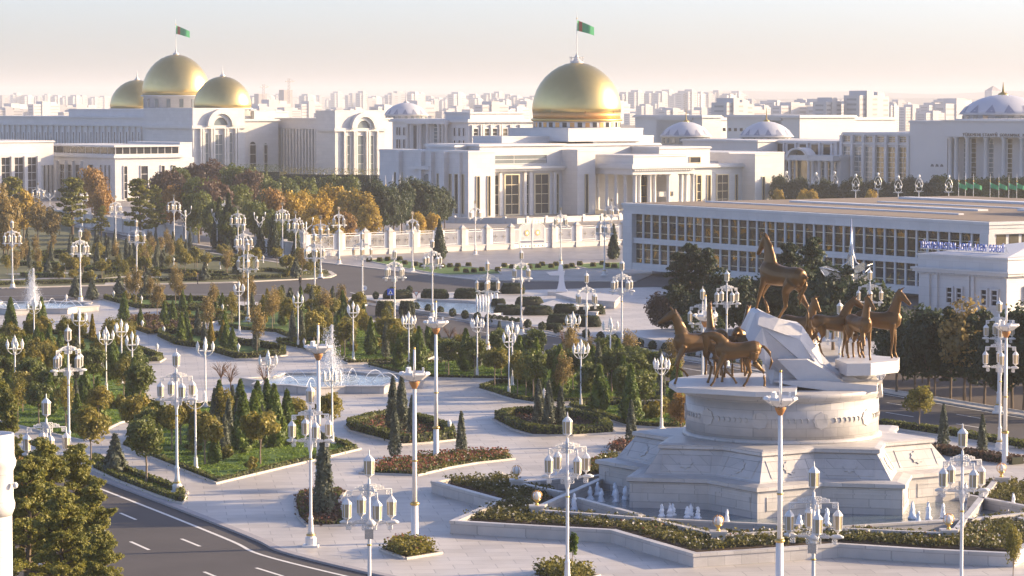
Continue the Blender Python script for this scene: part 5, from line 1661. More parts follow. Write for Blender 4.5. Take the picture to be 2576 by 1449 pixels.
for k in range(13):
    s_ = -11 + k * (sA + 8) / 13
    L.box(t2 + 1.1, t2 + 2.1, s_, s_ + 0.8, -0.2, Z(324, t2, 0) - 0.1, name="pilaster")
    L.win('t', s_ + 1.1, s_ + 2.2, 2, Z(340, t2, 0), t2 + 2, "glass_dark")
L.block(T(640, 18), T(695, 18), 18, 40, 20, Z(279, tp, 18), 0.1, 0.3, name="roof_stage")
def gold_dome(B, u, vb, vt, half, Y, extra, drum_v=None, nwin=16):
    mp = Y / F; x = xu(u, Y, vb); w = Vector((x, Y, 0)) - B.o
    t, s = w.dot(B.ea), w.dot(B.eb)
    R = half * mp; z0, z1 = zv(vb, Y), zv(vt, Y); h = z1 - z0
    if drum_v:
        zd = zv(drum_v, Y)
        part("dome_drum", MB().lathe([(R * 0.96, zd - 1.5), (R * 0.96, z0 - 0.4), (R * 1.04, z0 - 0.3), (R * 1.04, z0)], 48, (t, s, 0)), "white_wall", B.root, True)
        for k in range(nwin):
            a = 2 * math.pi * k / nwin
            o = part("drum_window", MB().cbox((0, 0, 0), 0.3, 1.3, (z0 - zd) * 0.6), "glass_blue", B.root)
            o.location = (t + R * 0.96 * math.cos(a), s + R * 0.96 * math.sin(a), zd + (z0 - zd) * 0.42); o.rotation_euler = (0, 0, a)
    pr = [(R * r, z0 + h * q) for r, q in ((.985, 0), (1.0, .1), (.985, .22), (.94, .38), (.86, .53), (.75, .67), (.6, .80), (.44, .895), (.27, .96), (.12, .99), (.01, 1.0))]
    part("dome", MB().lathe(pr, 64, (t, s, 0)), "gold_dome", B.root, True)
    part("finial", MB().lathe([(R * .09, z1 - 0.2), (R * .09, z1 + 0.3), (R * .03, z1 + 0.7), (R * .018, z1 + 1.6), (0.03, z1 + extra)], 10, (t, s, 0)), "white_wall", B.root, True)
    return Vector((x, Y, z1))
pd = gold_dome(L, 443, 240, 137, 85, 1010, 3.0, 274)
gold_dome(L, 560, 272, 192, 72, 975, 3.4, 280)
gold_dome(L, 345, 273, 201, 68, 1040, 3.4, 282)
flag_on_pole(pd.x, pd.y, pd.z + 1.5, zv(48, 1010), 4.6, "green flag flying on the pole atop the middle of the three gold domes")

# ---- office block in front of the left palace
B = Bld("office_block", "white office block with dark roof-band windows behind the left trees", 290, 845)
T, S, Z = B.t, B.s, B.z
tR, sL = T(488), S(100)
zr = Z(366, 0, 0); zs_ = Z(398, 0, 0)
B.box(0, tR, 0, sL, -0.2, zs_)
B.box(-0.8, T(455) + 0.8, -0.8, sL, zs_, zs_ + 0.7, name="cornice")
B.box(-0.3, T(455) + 0.3, -0.3, sL, zs_ + 0.7, zs_ + 1.0, name="ledge")
B.box(0.4, T(455), 0.4, sL - 0.3, zs_ + 1.0, zr - 0.5)
B.box(-0.5, T(457), -0.5, sL + 0.3, zr - 0.5, zr, name="cornice")
B.block(T(453, 1), tR, 1, 30, zs_ - 0.2, Z(358, tR, 1), 0.1, 0.3)
for k in range(9):
    a = 0.6 + k * (T(454) - 0.8) / 9
    B.win('s', a, a + (T(454) - 0.8) / 9 - 0.25, zs_ + 1.15, zr - 0.6, 0.4, "glass_dark")
for k in range(10):
    a = 0.6 + k * (sL - 1.2) / 10
    B.win('t', a, a + (sL - 1.2) / 10 - 0.25, zs_ + 1.15, zr - 0.6, 0.4, "glass_dark")
for u0, u1 in ((311, 319), (354, 371), (405, 413), (433, 441)):
    B.win('s', T(u0), T(u1), Z(500, 0, 0), Z(419, 0, 0), 0, "glass_dark", 0.2, "white_wall", 3)
for u0, u1 in ((111, 115), (121, 125), (131, 134), (253, 257), (264, 268), (274, 278)):
    B.win('t', S(u0), S(u1), 1.5, Z(415, 0, 10), 0, "glass_dark", 0.1, "white_wall")
for u0, u1 in ((152, 164), (172, 183), (191, 203)):
    B.win('t', S(u0), S(u1), 1.5, Z(415, 0, 20), 0, "glass_dark", 0.2, "white_wall", 3)
B.win('t', S(223), S(235), Z(432, 0, 10), Z(415, 0, 10), 0, "glass_dark", 0.15, "white_wall")
for u in (147, 168, 187, 207):
    B.box(-0.8, 0.1, S(u) - 0.3, S(u) + 0.3, -0.2, zs_ - 1.2, name="pilaster")

B = Bld("side_office", "cream building with three tall dark windows at the left edge", -140, 830)
T, S, Z = B.t, B.s, B.z
te = T(100)
B.block(0, te, 0, 30, -0.2, Z(385, te, 0), 0.5, 1.2)
B.block(1, T(135, 3), 3, 30, 10, Z(354, te, 3), 0.4, 0.5)
for u0, u1 in ((-35, -10), (3, 24), (36, 57), (69, 90)):
    B.win('s', T(u0), T(u1), 1.5, Z(395, te, 0), 0, "glass_dark", 0.3, "white_wall", 4)
for u in (29, 62, 95, -4):
    B.box(T(u) - 0.5, T(u) + 0.5, -0.9, 0.1, -0.2, Z(392, te, 0), name="pilaster")

# ---- ministry block behind the domed palace
B = Bld("ministry_block", "white colonnaded block with rows of square windows behind the domed palace", 1178, 890, wall="white_far")
T, S, Z = B.t, B.s, B.z
tR, sL = T(1345), S(987)
zr = Z(300, 0, 0)
B.block(0, tR, 0, sL, -0.2, zr, 0.9, 1.0)
B.block(3, tR - 2, 3, sL * 0.4, zr, Z(282, 0, 5), 0.5, 0.5)
for k, u in enumerate((1190, 1218, 1238, 1264, 1290, 1311)):
    for v0, v1 in ((341, 324), (362, 355)):
        B.win('s', T(u), T(u + 11), Z(v0, 10, 0), Z(v1, 10, 0), 0, "glass_gold" if k % 2 else "glass_dark", 0.4, "white_far", 1)
for u in (1186, 1208, 1213, 1233, 1255, 1260, 1282, 1286, 1306):
    B.box(T(u) - 0.25, T(u) + 0.25, -0.6, 0.1, -0.2, Z(314, 10, 0), name="pilaster")
for u in (1165, 1154, 1142, 1004, 1015, 998):
    for v0, v1 in ((342, 322), (375, 353)):
        B.win('t', S(u + 4), S(u), Z(v0, 0, 8), Z(v1, 0, 8), 0, "glass_dark", 0.15, "white_far")
B.win('t', S(1060), S(1040), Z(375, 0, 20), Z(316, 0, 20), 0, "metal_dark")
B.win('t', S(1110), S(1092), Z(368, 0, 14), Z(312, 0, 14), 0, "glass_blue", 0, "white_far", 5)
for u in (1036, 1062, 1068, 1086, 1114, 1124, 1132):
    B.col(-1.5, S(u), -0.2, Z(312, 0, 15), 0.55)
B.box(-2.4, 0.1, S(1134), S(1033), Z(312, 0, 15), Z(302, 0, 15), name="entablature")

def white_dome(B, u, vb, vt, half, Y, tip, name="dome", gold=True, m="dome_white"):
    mp = Y / F; x = xu(u, Y, vb); w = Vector((x, Y, 0)) - B.o
    t, s = w.dot(B.ea), w.dot(B.eb); R = half * mp; z0, z1 = zv(vb, Y), zv(vt, Y); h = z1 - z0
    part("dome_drum", MB().lathe([(R * .93, z0 - 2.6), (R * .93, z0 - .3), (R * 1.03, z0 - .25), (R * 1.03, z0)], 40, (t, s, 0)), "white_far", B.root, True)
    for k in range(20):
        a = 2 * math.pi * k / 20
        o = part("drum_window", MB().cbox((0, 0, 0), 0.3, R * 0.13, 1.5), "glass_blue", B.root)
        o.location = (t + R * .93 * math.cos(a), s + R * .93 * math.sin(a), z0 - 1.4); o.rotation_euler = (0, 0, a)
    part("dome", MB().lathe([(R * r, z0 + h * q) for r, q in ((1, 0), (.95, .16), (.85, .38), (.7, .60), (.52, .78), (.32, .91), (.14, .98), (.01, 1))], 40, (t, s, 0)), m, B.root, True)
    for k in range(14):      # pointed ornaments round the rim
        a = 2 * math.pi * k / 14
        vs = []
        for da, q in ((-0.13, .02), (0.13, .02), (0.0, .42)):
            r = R * (1.0 - 0.42 * q) * 1.006
            vs.append((t + r * math.cos(a + da), s + r * math.sin(a + da), z0 + h * (q * 1.06 + 0.03)))
        part("rim_ornament", MB().add(vs, [(0, 1, 2)]), "dome_pattern", B.root)
    part("finial", MB().lathe([(R * .16, z1 - h * .07), (R * .10, z1 + h * .06), (R * .03, z1 + h * .14), (0.06, z1 + tip)], 8, (t, s, 0)), "gold_trim" if gold else "white_far", B.root, True)

B = Bld("small_domed_hall", "far hall with a low pale blue-white dome left of the gold dome", 985, 1180, wall="white_far")
T, S, Z = B.t, B.s, B.z
B.block(0, T(1075), 0, 30, -0.2, Z(303, 0, 0), 0.4, 0.6)
for k in range(6):
    B.win('s', 1.0 + k * 2.2, 2.2 + k * 2.2, Z(345, 0, 0), Z(318, 0, 0), 0, "glass_dark", .1, "white_far")
white_dome(B, 1021, 289, 258, 55, 1200, 5, gold=False)

# ---- twin white domes and arcade right of the palace
B = Bld("arcade_hall", "colonnaded hall with a large arched window and two pale domes", 2113, 850, wall="white_far")
T, S, Z = B.t, B.s, B.z
sL = S(1945)
B.block(0, 24, 0, sL, -0.2, Z(390, 0, 8), 0.5, 0.9)
B.box(-3, 0, 0, sL, Z(404, 0, 8), Z(391, 0, 8), name="entablature")
for u in (1950, 1966, 1975, 2000, 2048, 2058, 2075, 2092, 2107):
    B.col(-2.2, S(u), -0.2, Z(404, 0, 8), 0.55)
mid = S(2024); R = abs(S(2002) - S(2046)) / 2; za = Z(396, 0, 12)
n = 12; vs, fs = [], []
for r in (R, R * 1.25):
    for o in (-3.4, 0.1):
        vs += [(o, mid + r * math.cos(math.pi * i / n), za + r * 0.62 * math.sin(math.pi * i / n)) for i in range(n + 1)]
m1 = n + 1
for i in range(n):
    fs += [(i, i + 1, 2 * m1 + i + 1, 2 * m1 + i), (m1 + i + 1, m1 + i, 3 * m1 + i, 3 * m1 + i + 1), (2 * m1 + i, 2 * m1 + i + 1, 3 * m1 + i + 1, 3 * m1 + i), (i + 1, i, m1 + i, m1 + i + 1)]
part("arch_hood", MB().add(vs, fs), "white_far", B.root)
part("arch_window", MB().add([(-0.3, mid - R, 0.5), (-0.3, mid + R, 0.5)] + [(-0.3, mid + R * math.cos(math.pi * i / n), za + R * 0.62 * math.sin(math.pi * i / n)) for i in range(n + 1)], [tuple(reversed(range(n + 3)))]), "glass_gold", B.root)
for u0, u1 in ((1954, 1963), (1979, 1996), (2062, 2072), (2079, 2089), (2096, 2104)):
    B.win('t', S(u1), S(u0), 1, Z(408, 0, 8), 0, "glass_gold" if u0 % 2 else "glass_blue", 0, "white_far", 4)
B.block(4, 40, sL * 0.2, sL + 45, 5, Z(353, 10, 25), 0.5, 0.7)
for k in range(9):
    B.box(3.4, 4.1, sL * .2 + 1.5 + k * 5, sL * .2 + 2.2 + k * 5, 10, Z(358, 10, 25), name="pilaster")
    B.win('t', sL * .2 + 2.6 + k * 5, sL * .2 + 5.6 + k * 5, 12, Z(362, 10, 25), 4, "glass_dark")
white_dome(B, 1927, 342, 305, 67, 915, 4.2)
white_dome(B, 1725, 342, 306, 64, 935, 4.2)
# horseback figure on the roof, a small gold ornament
B.block(-4, 6, S(1905, -4), S(1832, -4), 8, Z(352, 0, 40), 0.4, 0.5)

# ---- ministry with inscription at the right edge
B = Bld("inscribed_ministry", "white ministry with tall glass bays, inscription over columns and large pale dome", 2575, 800, wall="white_far")
T, S, Z = B.t, B.s, B.z
s0, s1, s2 = S(2385), S(2290), S(2120)
B.block(0, 40, s1, s2, -0.2, Z(333, 0, 60), 0.5, 0.8)
B.block(-0.5, 40, s0, s1, -0.2, Z(303, 0, 40), 0.3, 0.6)
B.block(3, 45, -50, s0, -0.2, Z(300, 0, 10), 0.4, 0.7)
B.box(-2.5, 3, -50, s0, Z(345, 0, 10), Z(306, 0, 10), name="entablature")
B.box(-2.9, 3, -50, s0 + .4, Z(306, 0, 10), Z(303, 0, 10), name="cornice")
for k, u in enumerate((2121, 2149, 2177, 2205, 2234, 2262)):
    B.win('t', S(u + 20), S(u), 1, Z(370, 0, 55), 0, "glass_gold" if k > 2 else "glass_blue", 0.2, "white_far", 9)
    B.win('t', S(u + 19), S(u + 1), Z(357, 0, 55), Z(344, 0, 55), 0, "glass_gold", 0.15, "white_far", 2)
for u in (2119, 2146, 2174, 2202, 2231, 2259, 2287):
    B.box(-0.9, 0.1, S(u) - 0.5, S(u) + 0.5, -0.2, Z(341, 0, 55), name="pilaster")
B.box(-0.6, 0.1, s1, s2, Z(364, 0, 58), Z(360, 0, 58), name="ledge")
for u in (2400, 2443, 2490, 2535, 2580, 2415):
    B.col(-1.6, S(u), -0.2, Z(346, 0, 10), 0.7)
for k, u in enumerate((2405, 2424, 2455, 2468, 2500, 2515, 2545, 2560)):
    B.win('t', S(u + 11), S(u), 1, Z(350, 0, 10), 3, "glass_gold" if k % 3 else "glass_blue", 0, "white_far", 12)
def text_mesh(ch, size, depth, m):
    cu = bpy.data.curves.new("t", 'FONT'); cu.body = ch; cu.size = size; cu.extrude = depth
    o = bpy.data.objects.new("t", cu); COL.objects.link(o)
    dg = bpy.context.evaluated_depsgraph_get()
    me = bpy.data.meshes.new_from_object(o.evaluated_get(dg))
    bpy.data.objects.remove(o)
    me.materials.clear(); me.materials.append(MATS[m])
    return me
def write(B, text, sA, sB, t, z, size, m, name="letter", depth=0.06):
    """letters one by one on a left-facing wall, from s=sA (left) to s=sB (right)"""
    n = len(text)
    for i, ch in enumerate(text):
        if ch == " ":
            continue
        s_ = sA + (sB - sA) * i / n
        o = link(name, text_mesh(ch, size, depth, m), B.root)
        o.location = (t, s_, z); o.rotation_euler = (math.pi / 2, 0, -math.pi / 2)
        w_ = abs(sB - sA) / n
        dx = max(o.data.vertices, key=lambda v: v.co.x).co.x - min(o.data.vertices, key=lambda v: v.co.x).co.x if len(o.data.vertices) else 1
        o.scale = (min(1.3, w_ * 0.82 / max(dx, .01)), 1, 1)
write(B, "TÜRKMENISTANYŇ GORANMAK MINISTRLIGI", S(2436), S(2436) - 32, -2.6, Z(343, 0, 12), 1.2, "roof_brown")
for k, u in enumerate((2443, 2455, 2467)):
    part("relief", MB().add([(-0.56, S(u - 100), Z(418, 0, 40)), (-0.56, S(u - 91), Z(418, 0, 40)), (-0.56, S(u - 92), Z(413, 0, 40)), (-0.56, S(u - 97), Z(411, 0, 40))], [(0, 1, 2, 3)]), "metal_dark", B.root)
white_dome(B, 2522, 286, 238, 108, 850, 3.5)

# ---- long reading hall with finned windows, right
K = Bld("finned_hall", "long flat-roofed hall with two storeys of dark windows between white fins", 1578, 488, 31.0)
T, S, Z = K.t, K.s, K.z
sE = S(2899 / 1.165, 0, 600)          # negative: toward the camera
zR = 11.5; zB = 1.0
tb = 70.0
K.box(0.35, tb, sE, 0, zB, zR - 1.7)
K.box(-0.5, tb, sE - 0.5, 0.5, zR - 1.7, zR - 0.9, name="fascia"); K.box(-0.6, tb, sE - 0.6, 0.6, zR - 0.9, zR - 0.4, name="fascia"); K.box(-0.75, tb, sE - 0.75, 0.75, zR - 0.4, zR, name="fascia")
part("roof", MB().box(0.6, tb - .5, sE + .6, -0.6, zR + 0.01, zR + 0.06), "roof_brown", K.root)
for a, b, c, d, h in ((12, 13, -70, -5, .22), (24, 26, -60, -12, .28), (36, 37, -78, -20, .2), (50, 53, -66, -8, .35), (30, 44, -79, -62, .3)):
    part("roof_duct", MB().box(a, b, c, d, zR + .05, zR + .05 + h), "roof_white", K.root)
K.box(4, 40, sE + 4, -4, -0.2, zB, "metal_dark", "undercroft")
K.box(-0.5, 0.4, sE, 0.2, zB - .3, zB + 0.8, name="sill_band"); K.box(-0.3, 0.4, sE, 0.2, 5.0, 5.9, name="sill_band")
K.box(-0.6, 0.5, -2.2, 0.5, zB - .3, zR - 1.7, name="end_pier"); K.box(-0.6, 0.5, sE - .5, sE + 1.4, zB - .3, zR - 1.7, name="end_pier")
NB = 36
pitch = (-2.2 - (sE + 1.4)) / NB
fin = MB().box(-0.02, 0.42, -0.19, 0.19, zB + 0.5, zR - 1.6).mesh("fin", "white_wall")
wlo = MB().box(0.20, 0.44, 0.19, pitch - 0.19, zB + 0.8, 5.0).mesh("window", "glass_patchy")
wup = MB().box(0.20, 0.44, 0.19, pitch - 0.19, 5.9, zR - 1.7).mesh("window", "glass_patchy")
def bars_mesh(z0, z1):
    mb = MB()
    for f_ in (0.22, 0.70):
        mb.box(0.14, 0.46, 0.19, pitch - 0.19, z0 + (z1 - z0) * f_ - .05, z0 + (z1 - z0) * f_ + .05)
    return mb.mesh("glazing_bar", "window_frame")
bl, bu = bars_mesh(zB + .8, 5.0), bars_mesh(5.9, zR - 1.7)
for k in range(NB):
    y = sE + 1.4 + k * pitch
    if k:
        link("fin", fin, K.root, (0, y, 0))
    for me, bm in ((wlo, bl), (wup, bu)):
        w_ = link("window", me, K.root, (0, y, 0)); link("glazing_bar", bm, w_)["kind"] = "stuff"
for k in range(9):
    K.win('s', 1.2 + k * 2.3, 2.9 + k * 2.3, 5.9, zR - 1.8, sE, "glass_gold", 0, "white_wall", 1)
K.block(22, 70, sE - 22, sE - 1, -.2, zR - 1.2, 0.2, .5)
K.box(28, 60, sE + 4, sE + 20, zR, zR + 3.6, name="roof_house")

# ---- classical white building in front, with the blue roof sign
W = Bld("classical_building", "white classical building with blue letters on its roof, right edge", 2536, 352)
T, S, Z = W.t, W.s, W.z
sL = S(2311, 0, 640)
zW = Z(649, 0, 0)
W.box(0, 40, 0, sL, -0.2, zW - 2.2)
for a, b, o in ((2.2, 1.9, .55), (1.9, 1.65, .75), (1.65, 0.25, .1), (0.25, 0.0, .3)):
    W.box(-o, 40, -o, sL + o, zW - a, zW - b, name="cornice")
mb = MB()
for k in range(60):
    mb.box(-.45, 0, .1 + k * (sL - .2) / 60, .22 + k * (sL - .2) / 60, zW - 2.45, zW - 2.2)
o = part("dentils", mb, "white_wall", W.root); o["kind"] = "stuff"
for u0, u1 in ((2383, 2396), (2408, 2420), (2470, 2483), (2496, 2510)):
    W.win('t', S(u1, 0, 740), S(u0, 0, 740), Z(764, 0, 6), Z(727, 0, 6), 0, "glass_dark", .22, "white_wall", 2)
    W.win('t', S(u1, 0, 740), S(u0, 0, 740), Z(840, 0, 6), Z(800, 0, 6), 0, "glass_dark", .22, "white_wall", 2)
for u0, u1 in ((2330, 2340), (2352, 2360), (2432, 2440), (2445, 2452), (2525, 2535)):
    W.box(-0.25, .1, S(u1, 0, 740), S(u0, 0, 740), -.2, zW - 2.45, name="pilaster")
for k in range(3):
    W.win('s', 3 + k * 5, 4.4 + k * 5, Z(764, 0, 0), Z(727, 0, 0), 0, "glass_dark", .22, "white_wall", 2)
part("roof", MB().add([(0.5, 0.5, zW + .02), (39, .5, zW + .02), (39, sL - .5, zW + .02), (.5, sL - .5, zW + .02), (12, 6, zW + 1.5), (30, 6, zW + 1.5)], [(0, 1, 5, 4), (1, 2, 5), (2, 3, 4, 5), (3, 0, 4)]), "roof_white", W.root)
sg = Bld("roof_sign", "row of blue letters TÜRKMENISTAN-ADYŇ ALEM DOLUÝ standing on a roof", 2536, 352, cat="sign")
txt = "TÜRKMENISTAN-ADYŇ ALEM DOLUÝ"
ts = 2.4
zs0 = Z(636, ts, 4) + 0.1
write(sg, txt, S(2313, ts, 620), S(2527, ts, 630), ts, zs0, 1.25, "letter_blue", "letter", 0.08)
mb = MB(); mb.box(ts + .1, ts + .2, S(2527, ts, 630), S(2313, ts, 620), zs0 - .12, zs0 - .04); mb.box(ts + .1, ts + .2, S(2527, ts, 630), S(2313, ts, 620), zs0 + .5, zs0 + .56)
for k in range(12):
    y = S(2527, ts, 630) + k * (S(2313, ts, 620) - S(2527, ts, 630)) / 11
    mb.tube([(ts + .2, y, zW - .1), (ts + .2, y, zs0 + .6)], .04, 4); mb.tube([(ts + 1.0, y, zW - .1), (ts + .2, y, zs0 + .4)], .03, 4)
part("sign_frame", mb, "metal_silver", sg.root)

# ---- round corner tower cut by the left edge
p = at(-22, 1100, 118.0)
ct = thing("corner_tower", "round white corner tower with a moulded cornice at the left edge", "tower", (p.x, p.y, 0))
ztop = zv(1090, 118); mm = 118 / F
part("wall", MB().lathe([(50 * mm, -.2), (50 * mm, ztop - 3.2)], 48), "white_wall", ct, True)
part("cornice", MB().lathe([(50 * mm, ztop - 3.3), (57 * mm, ztop - 3.0), (58 * mm, ztop - 2.8), (54 * mm, ztop - 2.6), (54 * mm, ztop - 1.5), (60 * mm, ztop - 1.3), (62 * mm, ztop - 1.1), (57 * mm, ztop - .9)], 48), "white_wall", ct, True)
part("parapet", MB().lathe([(57 * mm, ztop - .9), (57 * mm, ztop), (53 * mm, ztop), (53 * mm, ztop - .2), (0.05, ztop - .15)], 48), "roof_white", ct, False)
part("camera_bracket", MB().tube([(52 * mm, -.3, ztop - 2.0), (62 * mm, -.35, ztop - 1.95)], .03, 5), "metal_silver", ct)
part("dome_camera", MB().lathe([(0.02, -.16), (.1, -.1), (.12, .02), (.05, .1)], 10, (63 * mm, -.35, ztop - 2.02)), "lamp_white", ct, True)
part("window", MB().cbox((-50 * mm * .0 + 18 * mm, -47 * mm, ztop - 5.3), 10 * mm, 2 * mm, 3.2), "glass_dark", ct)
# ---------------------------------------------------------------- ornate fence and gate
g0 = G(858.4, 643); g1 = G(1568, 616)
fa = math.degrees(math.atan2(g1.y - g0.y, g1.x - g0.x))
FE = Bld("ornate_fence", "ornate white iron fence with stone piers and gilded spikes before the palace", 858.4, g0.y, fa, cat="fence")
piers = [765, 853, 918, 980, 1042, 1103, 1163, 1225, 1285, 1390, 1450, 1510, 1568, 1626]
pier_me = MB().box(-.55, .55, -.55, .55, -.05, .5).box(-.45, .45, -.45, .45, .5, 4.2).box(-.58, .58, -.58, .58, 4.2, 4.4).add([(-.5, -.5, 4.4), (.5, -.5, 4.4), (.5, .5, 4.4), (-.5, .5, 4.4), (0, 0, 5.0)], [(0, 1, 4), (1, 2, 4), (2, 3, 4), (3, 0, 4)]).mesh("pier", "white_stone")
tt = [FE.t(u, 0, 600) for u in piers]
for t in tt:
    link("pier", pier_me, FE.root, (t, 0, 0))
def star_flower(t, z, r, s=-0.06):
    mb = MB()
    for k in range(4):
        a = k * math.pi / 2
        mb.add([(t, s, z), (t + r * .25 * math.cos(a + .8), s - .02, z + r * .25 * math.sin(a + .8)), (t + r * math.cos(a), s, z + r * math.sin(a)), (t + r * .25 * math.cos(a - .8), s - .02, z + r * .25 * math.sin(a - .8))], [(0, 1, 2, 3)])
    return mb
for a, b in zip(tt[:-1], tt[1:]):
    if abs(a - tt[8]) < .01:
        continue
    a, b = a + .45, b - .45
    part("base_wall", MB().box(a, b, -.3, .3, -.05, .95), "white_stone", FE.root)
    part("coping", MB().box(a, b, -.4, .4, .95, 1.12), "white_stone", FE.root)
    mb = MB().box(a, b, -.07, .07, 3.55, 3.68).box(a, b, -.07, .07, 3.95, 4.05).box(a, b, -.07, .07, 1.35, 1.45)
    mb.box(a, a + .9, -.06, .06, 1.12, 4.0).box(b - .9, b, -.06, .06, 1.12, 4.0)
    part("rails", mb, "lamp_white", FE.root)
    n = int((b - a - 1.8) / .26); mb = MB()
    for k in range(n + 1):
        x = a + .9 + k * (b - a - 1.8) / n
        mb.box(x - .026, x + .026, -.026, .026, 1.12, 3.56)
    o = part("bars", mb, "lamp_white", FE.root); o["kind"] = "stuff"
    n = int((b - a) / .4); mb = MB()
    for k in range(n):
        x = a + .2 + k * .4
        mb.add([(x - .06, 0, 4.05), (x, -.06, 4.05), (x + .06, 0, 4.05), (x, .06, 4.05), (x, 0, 4.62)], [(0, 1, 4), (1, 2, 4), (2, 3, 4), (3, 0, 4)])
    o = part("gilded_spikes", mb, "gold_trim", FE.root); o["kind"] = "stuff"
    for f_ in (.3, .7):
        part("star_ornament", star_flower(a + (b - a) * f_, 2.5, .6, -.12), "metal_dark", FE.root)
GT = Bld("ornate_gate", "white ornamental double gate with an arched top and two gold emblems", 858.4, g0.y, fa, cat="gate")
a, b = tt[8] + .46, tt[9] - .46
m0, w = (a + b) / 2, b - a
for x0, x1 in ((a, a + w * .16), (b - w * .16, b)):
    part("side_panel", MB().box(x0, x1, -.06, .06, 3.7, 3.85).box(x0, x1, -.06, .06, 1.1, 1.2).box(x0, x0 + .12, -.06, .06, .1, 3.9).box(x1 - .12, x1, -.06, .06, .1, 3.9).box(x0 + .12, x1 - .12, -.04, .04, .1, .9), "lamp_white", GT.root)
    mb = MB()
    for k in range(7):
        x = x0 + .2 + k * (x1 - x0 - .4) / 6
        mb.box(x - .03, x + .03, -.03, .03, 1.2, 3.7)
    o = part("bars", mb, "lamp_white", GT.root); o["kind"] = "stuff"
for s in (-1, 1):
    x0, x1 = (a + w * .17, m0 - .04) if s < 0 else (m0 + .04, b - w * .17)
    lf = part("gate_leaf", MB().box(x0, x0 + .14, -.08, .08, .1, 3.9).box(x1 - .14, x1, -.08, .08, .1, 3.9).box(x0 + .14, x1 - .14, -.06, .06, .95, 1.08).box(x0 + .14, x1 - .14, -.06, .06, 1.5, 1.6).box(x0 + .14, x1 - .14, -.05, .05, .12, .85), "lamp_white", GT.root)
    mb = MB()
    for k in range(16):
        x = x0 + .2 + k * (x1 - x0 - .4) / 15
        top = 3.9 + 1.05 * math.cos(min(1, abs(x - m0) / (w * .33)) * math.pi / 2)
        mb.box(x - .035, x + .035, -.035, .035, 1.6, top)
    for k in range(10):
        x, z = x0 + .35 + (k % 5) * (x1 - x0 - .7) / 4, 2.0 + (k // 5) * .9
        mb.tube([(x + .28 * math.cos(q), 0, z + .28 * math.sin(q)) for q in [i * .7 for i in range(10)]], .035, 4)
    o = part("grille", mb, "lamp_white", lf); o["kind"] = "stuff"
    c = (x0 + x1) / 2 + s * -.25
    em = part("emblem", MB().add([(c + .62 * (1 if k % 2 == 0 else .78) * math.cos(k * math.pi / 8), -.14, 3.0 + .62 * (1 if k % 2 == 0 else .78) * math.sin(k * math.pi / 8)) for k in range(16)], [tuple(reversed(range(16)))]), "gold_band", lf)
    em = part("emblem_centre", MB().add([(c + .3 * math.cos(k * math.pi / 6), -.17, 3.0 + .3 * math.sin(k * math.pi / 6)) for k in range(12)], [tuple(reversed(range(12)))]), "lamp_white", lf)
    for k in range(3):
        xx = x0 + (x1 - x0) * (k + .5) / 3
        part("rosette", MB().lathe([(.02, 0), (.14, 0), (.14, .05), (.02, .08)], 8), "metal_dark", lf, loc=(xx, -.05, .48)).rotation_euler = (math.pi / 2, 0, 0)
arc = [(m0 + w * .34 * math.cos(q), 0, 3.9 + 1.1 * math.sin(q)) for q in [math.pi * i / 12 for i in range(13)]]
part("arch_rail", MB().tube(arc, .09, 5).tube([(p[0] * .97 + m0 * .03, 0, p[2] - .25) for p in arc], .06, 5), "lamp_white", GT.root)
mb = MB()
for k in range(13):
    p = arc[k]
    mb.add([(p[0] - .07, 0, p[2]), (p[0], -.07, p[2]), (p[0] + .07, 0, p[2]), (p[0], .07, p[2]), (p[0], 0, p[2] + .6)], [(0, 1, 4), (1, 2, 4), (2, 3, 4), (3, 0, 4)])
o = part("gilded_spikes", mb, "gold_trim", GT.root); o["kind"] = "stuff"
part("gate_post", MB().tube([(m0, -.1, .1), (m0, -.1, 5.9)], .06, 6), "lamp_white", GT.root)
# low white garden walls behind the back road and a second fence run deeper in
def garden_wall(pts, h, label):
    P_ = pix(pts); o = thing("garden_wall", label, "wall", (0, 0, 0))
    part("wall", strip(P_, -.2, .2, -.2, h - .2), "white_stone", o)
    part("coping", strip(P_, -.32, .32, h - .2, h), "white_stone", o)
    for i in range(len(P_) - 1):
        n = max(1, int((P_[i + 1] - P_[i]).length / 6))
        for k in range(n):
            c = P_[i].lerp(P_[i + 1], (k + .5) / n)
            part("pier", MB().box(-.4, .4, -.4, .4, -.2, h + .35), "white_stone", o, loc=(c.x, c.y, 0), rz=math.atan2(*(P_[i + 1] - P_[i]).yx))
garden_wall([(-60, 540), (120, 556), (300, 583), (500, 612)], 3.0, "pale garden wall with piers behind the back-left road")
garden_wall([(620, 628), (700, 640), (765, 648)], 2.6, "short pale garden wall joining the ornate fence")
garden_wall([(1110, 560), (1300, 563), (1580, 552)], 1.3, "low terrace wall at the foot of the domed palace")
garden_wall([(1960, 515), (2070, 505), (2110, 502)], 2.5, "pale wall in the dark trees right of the palace")

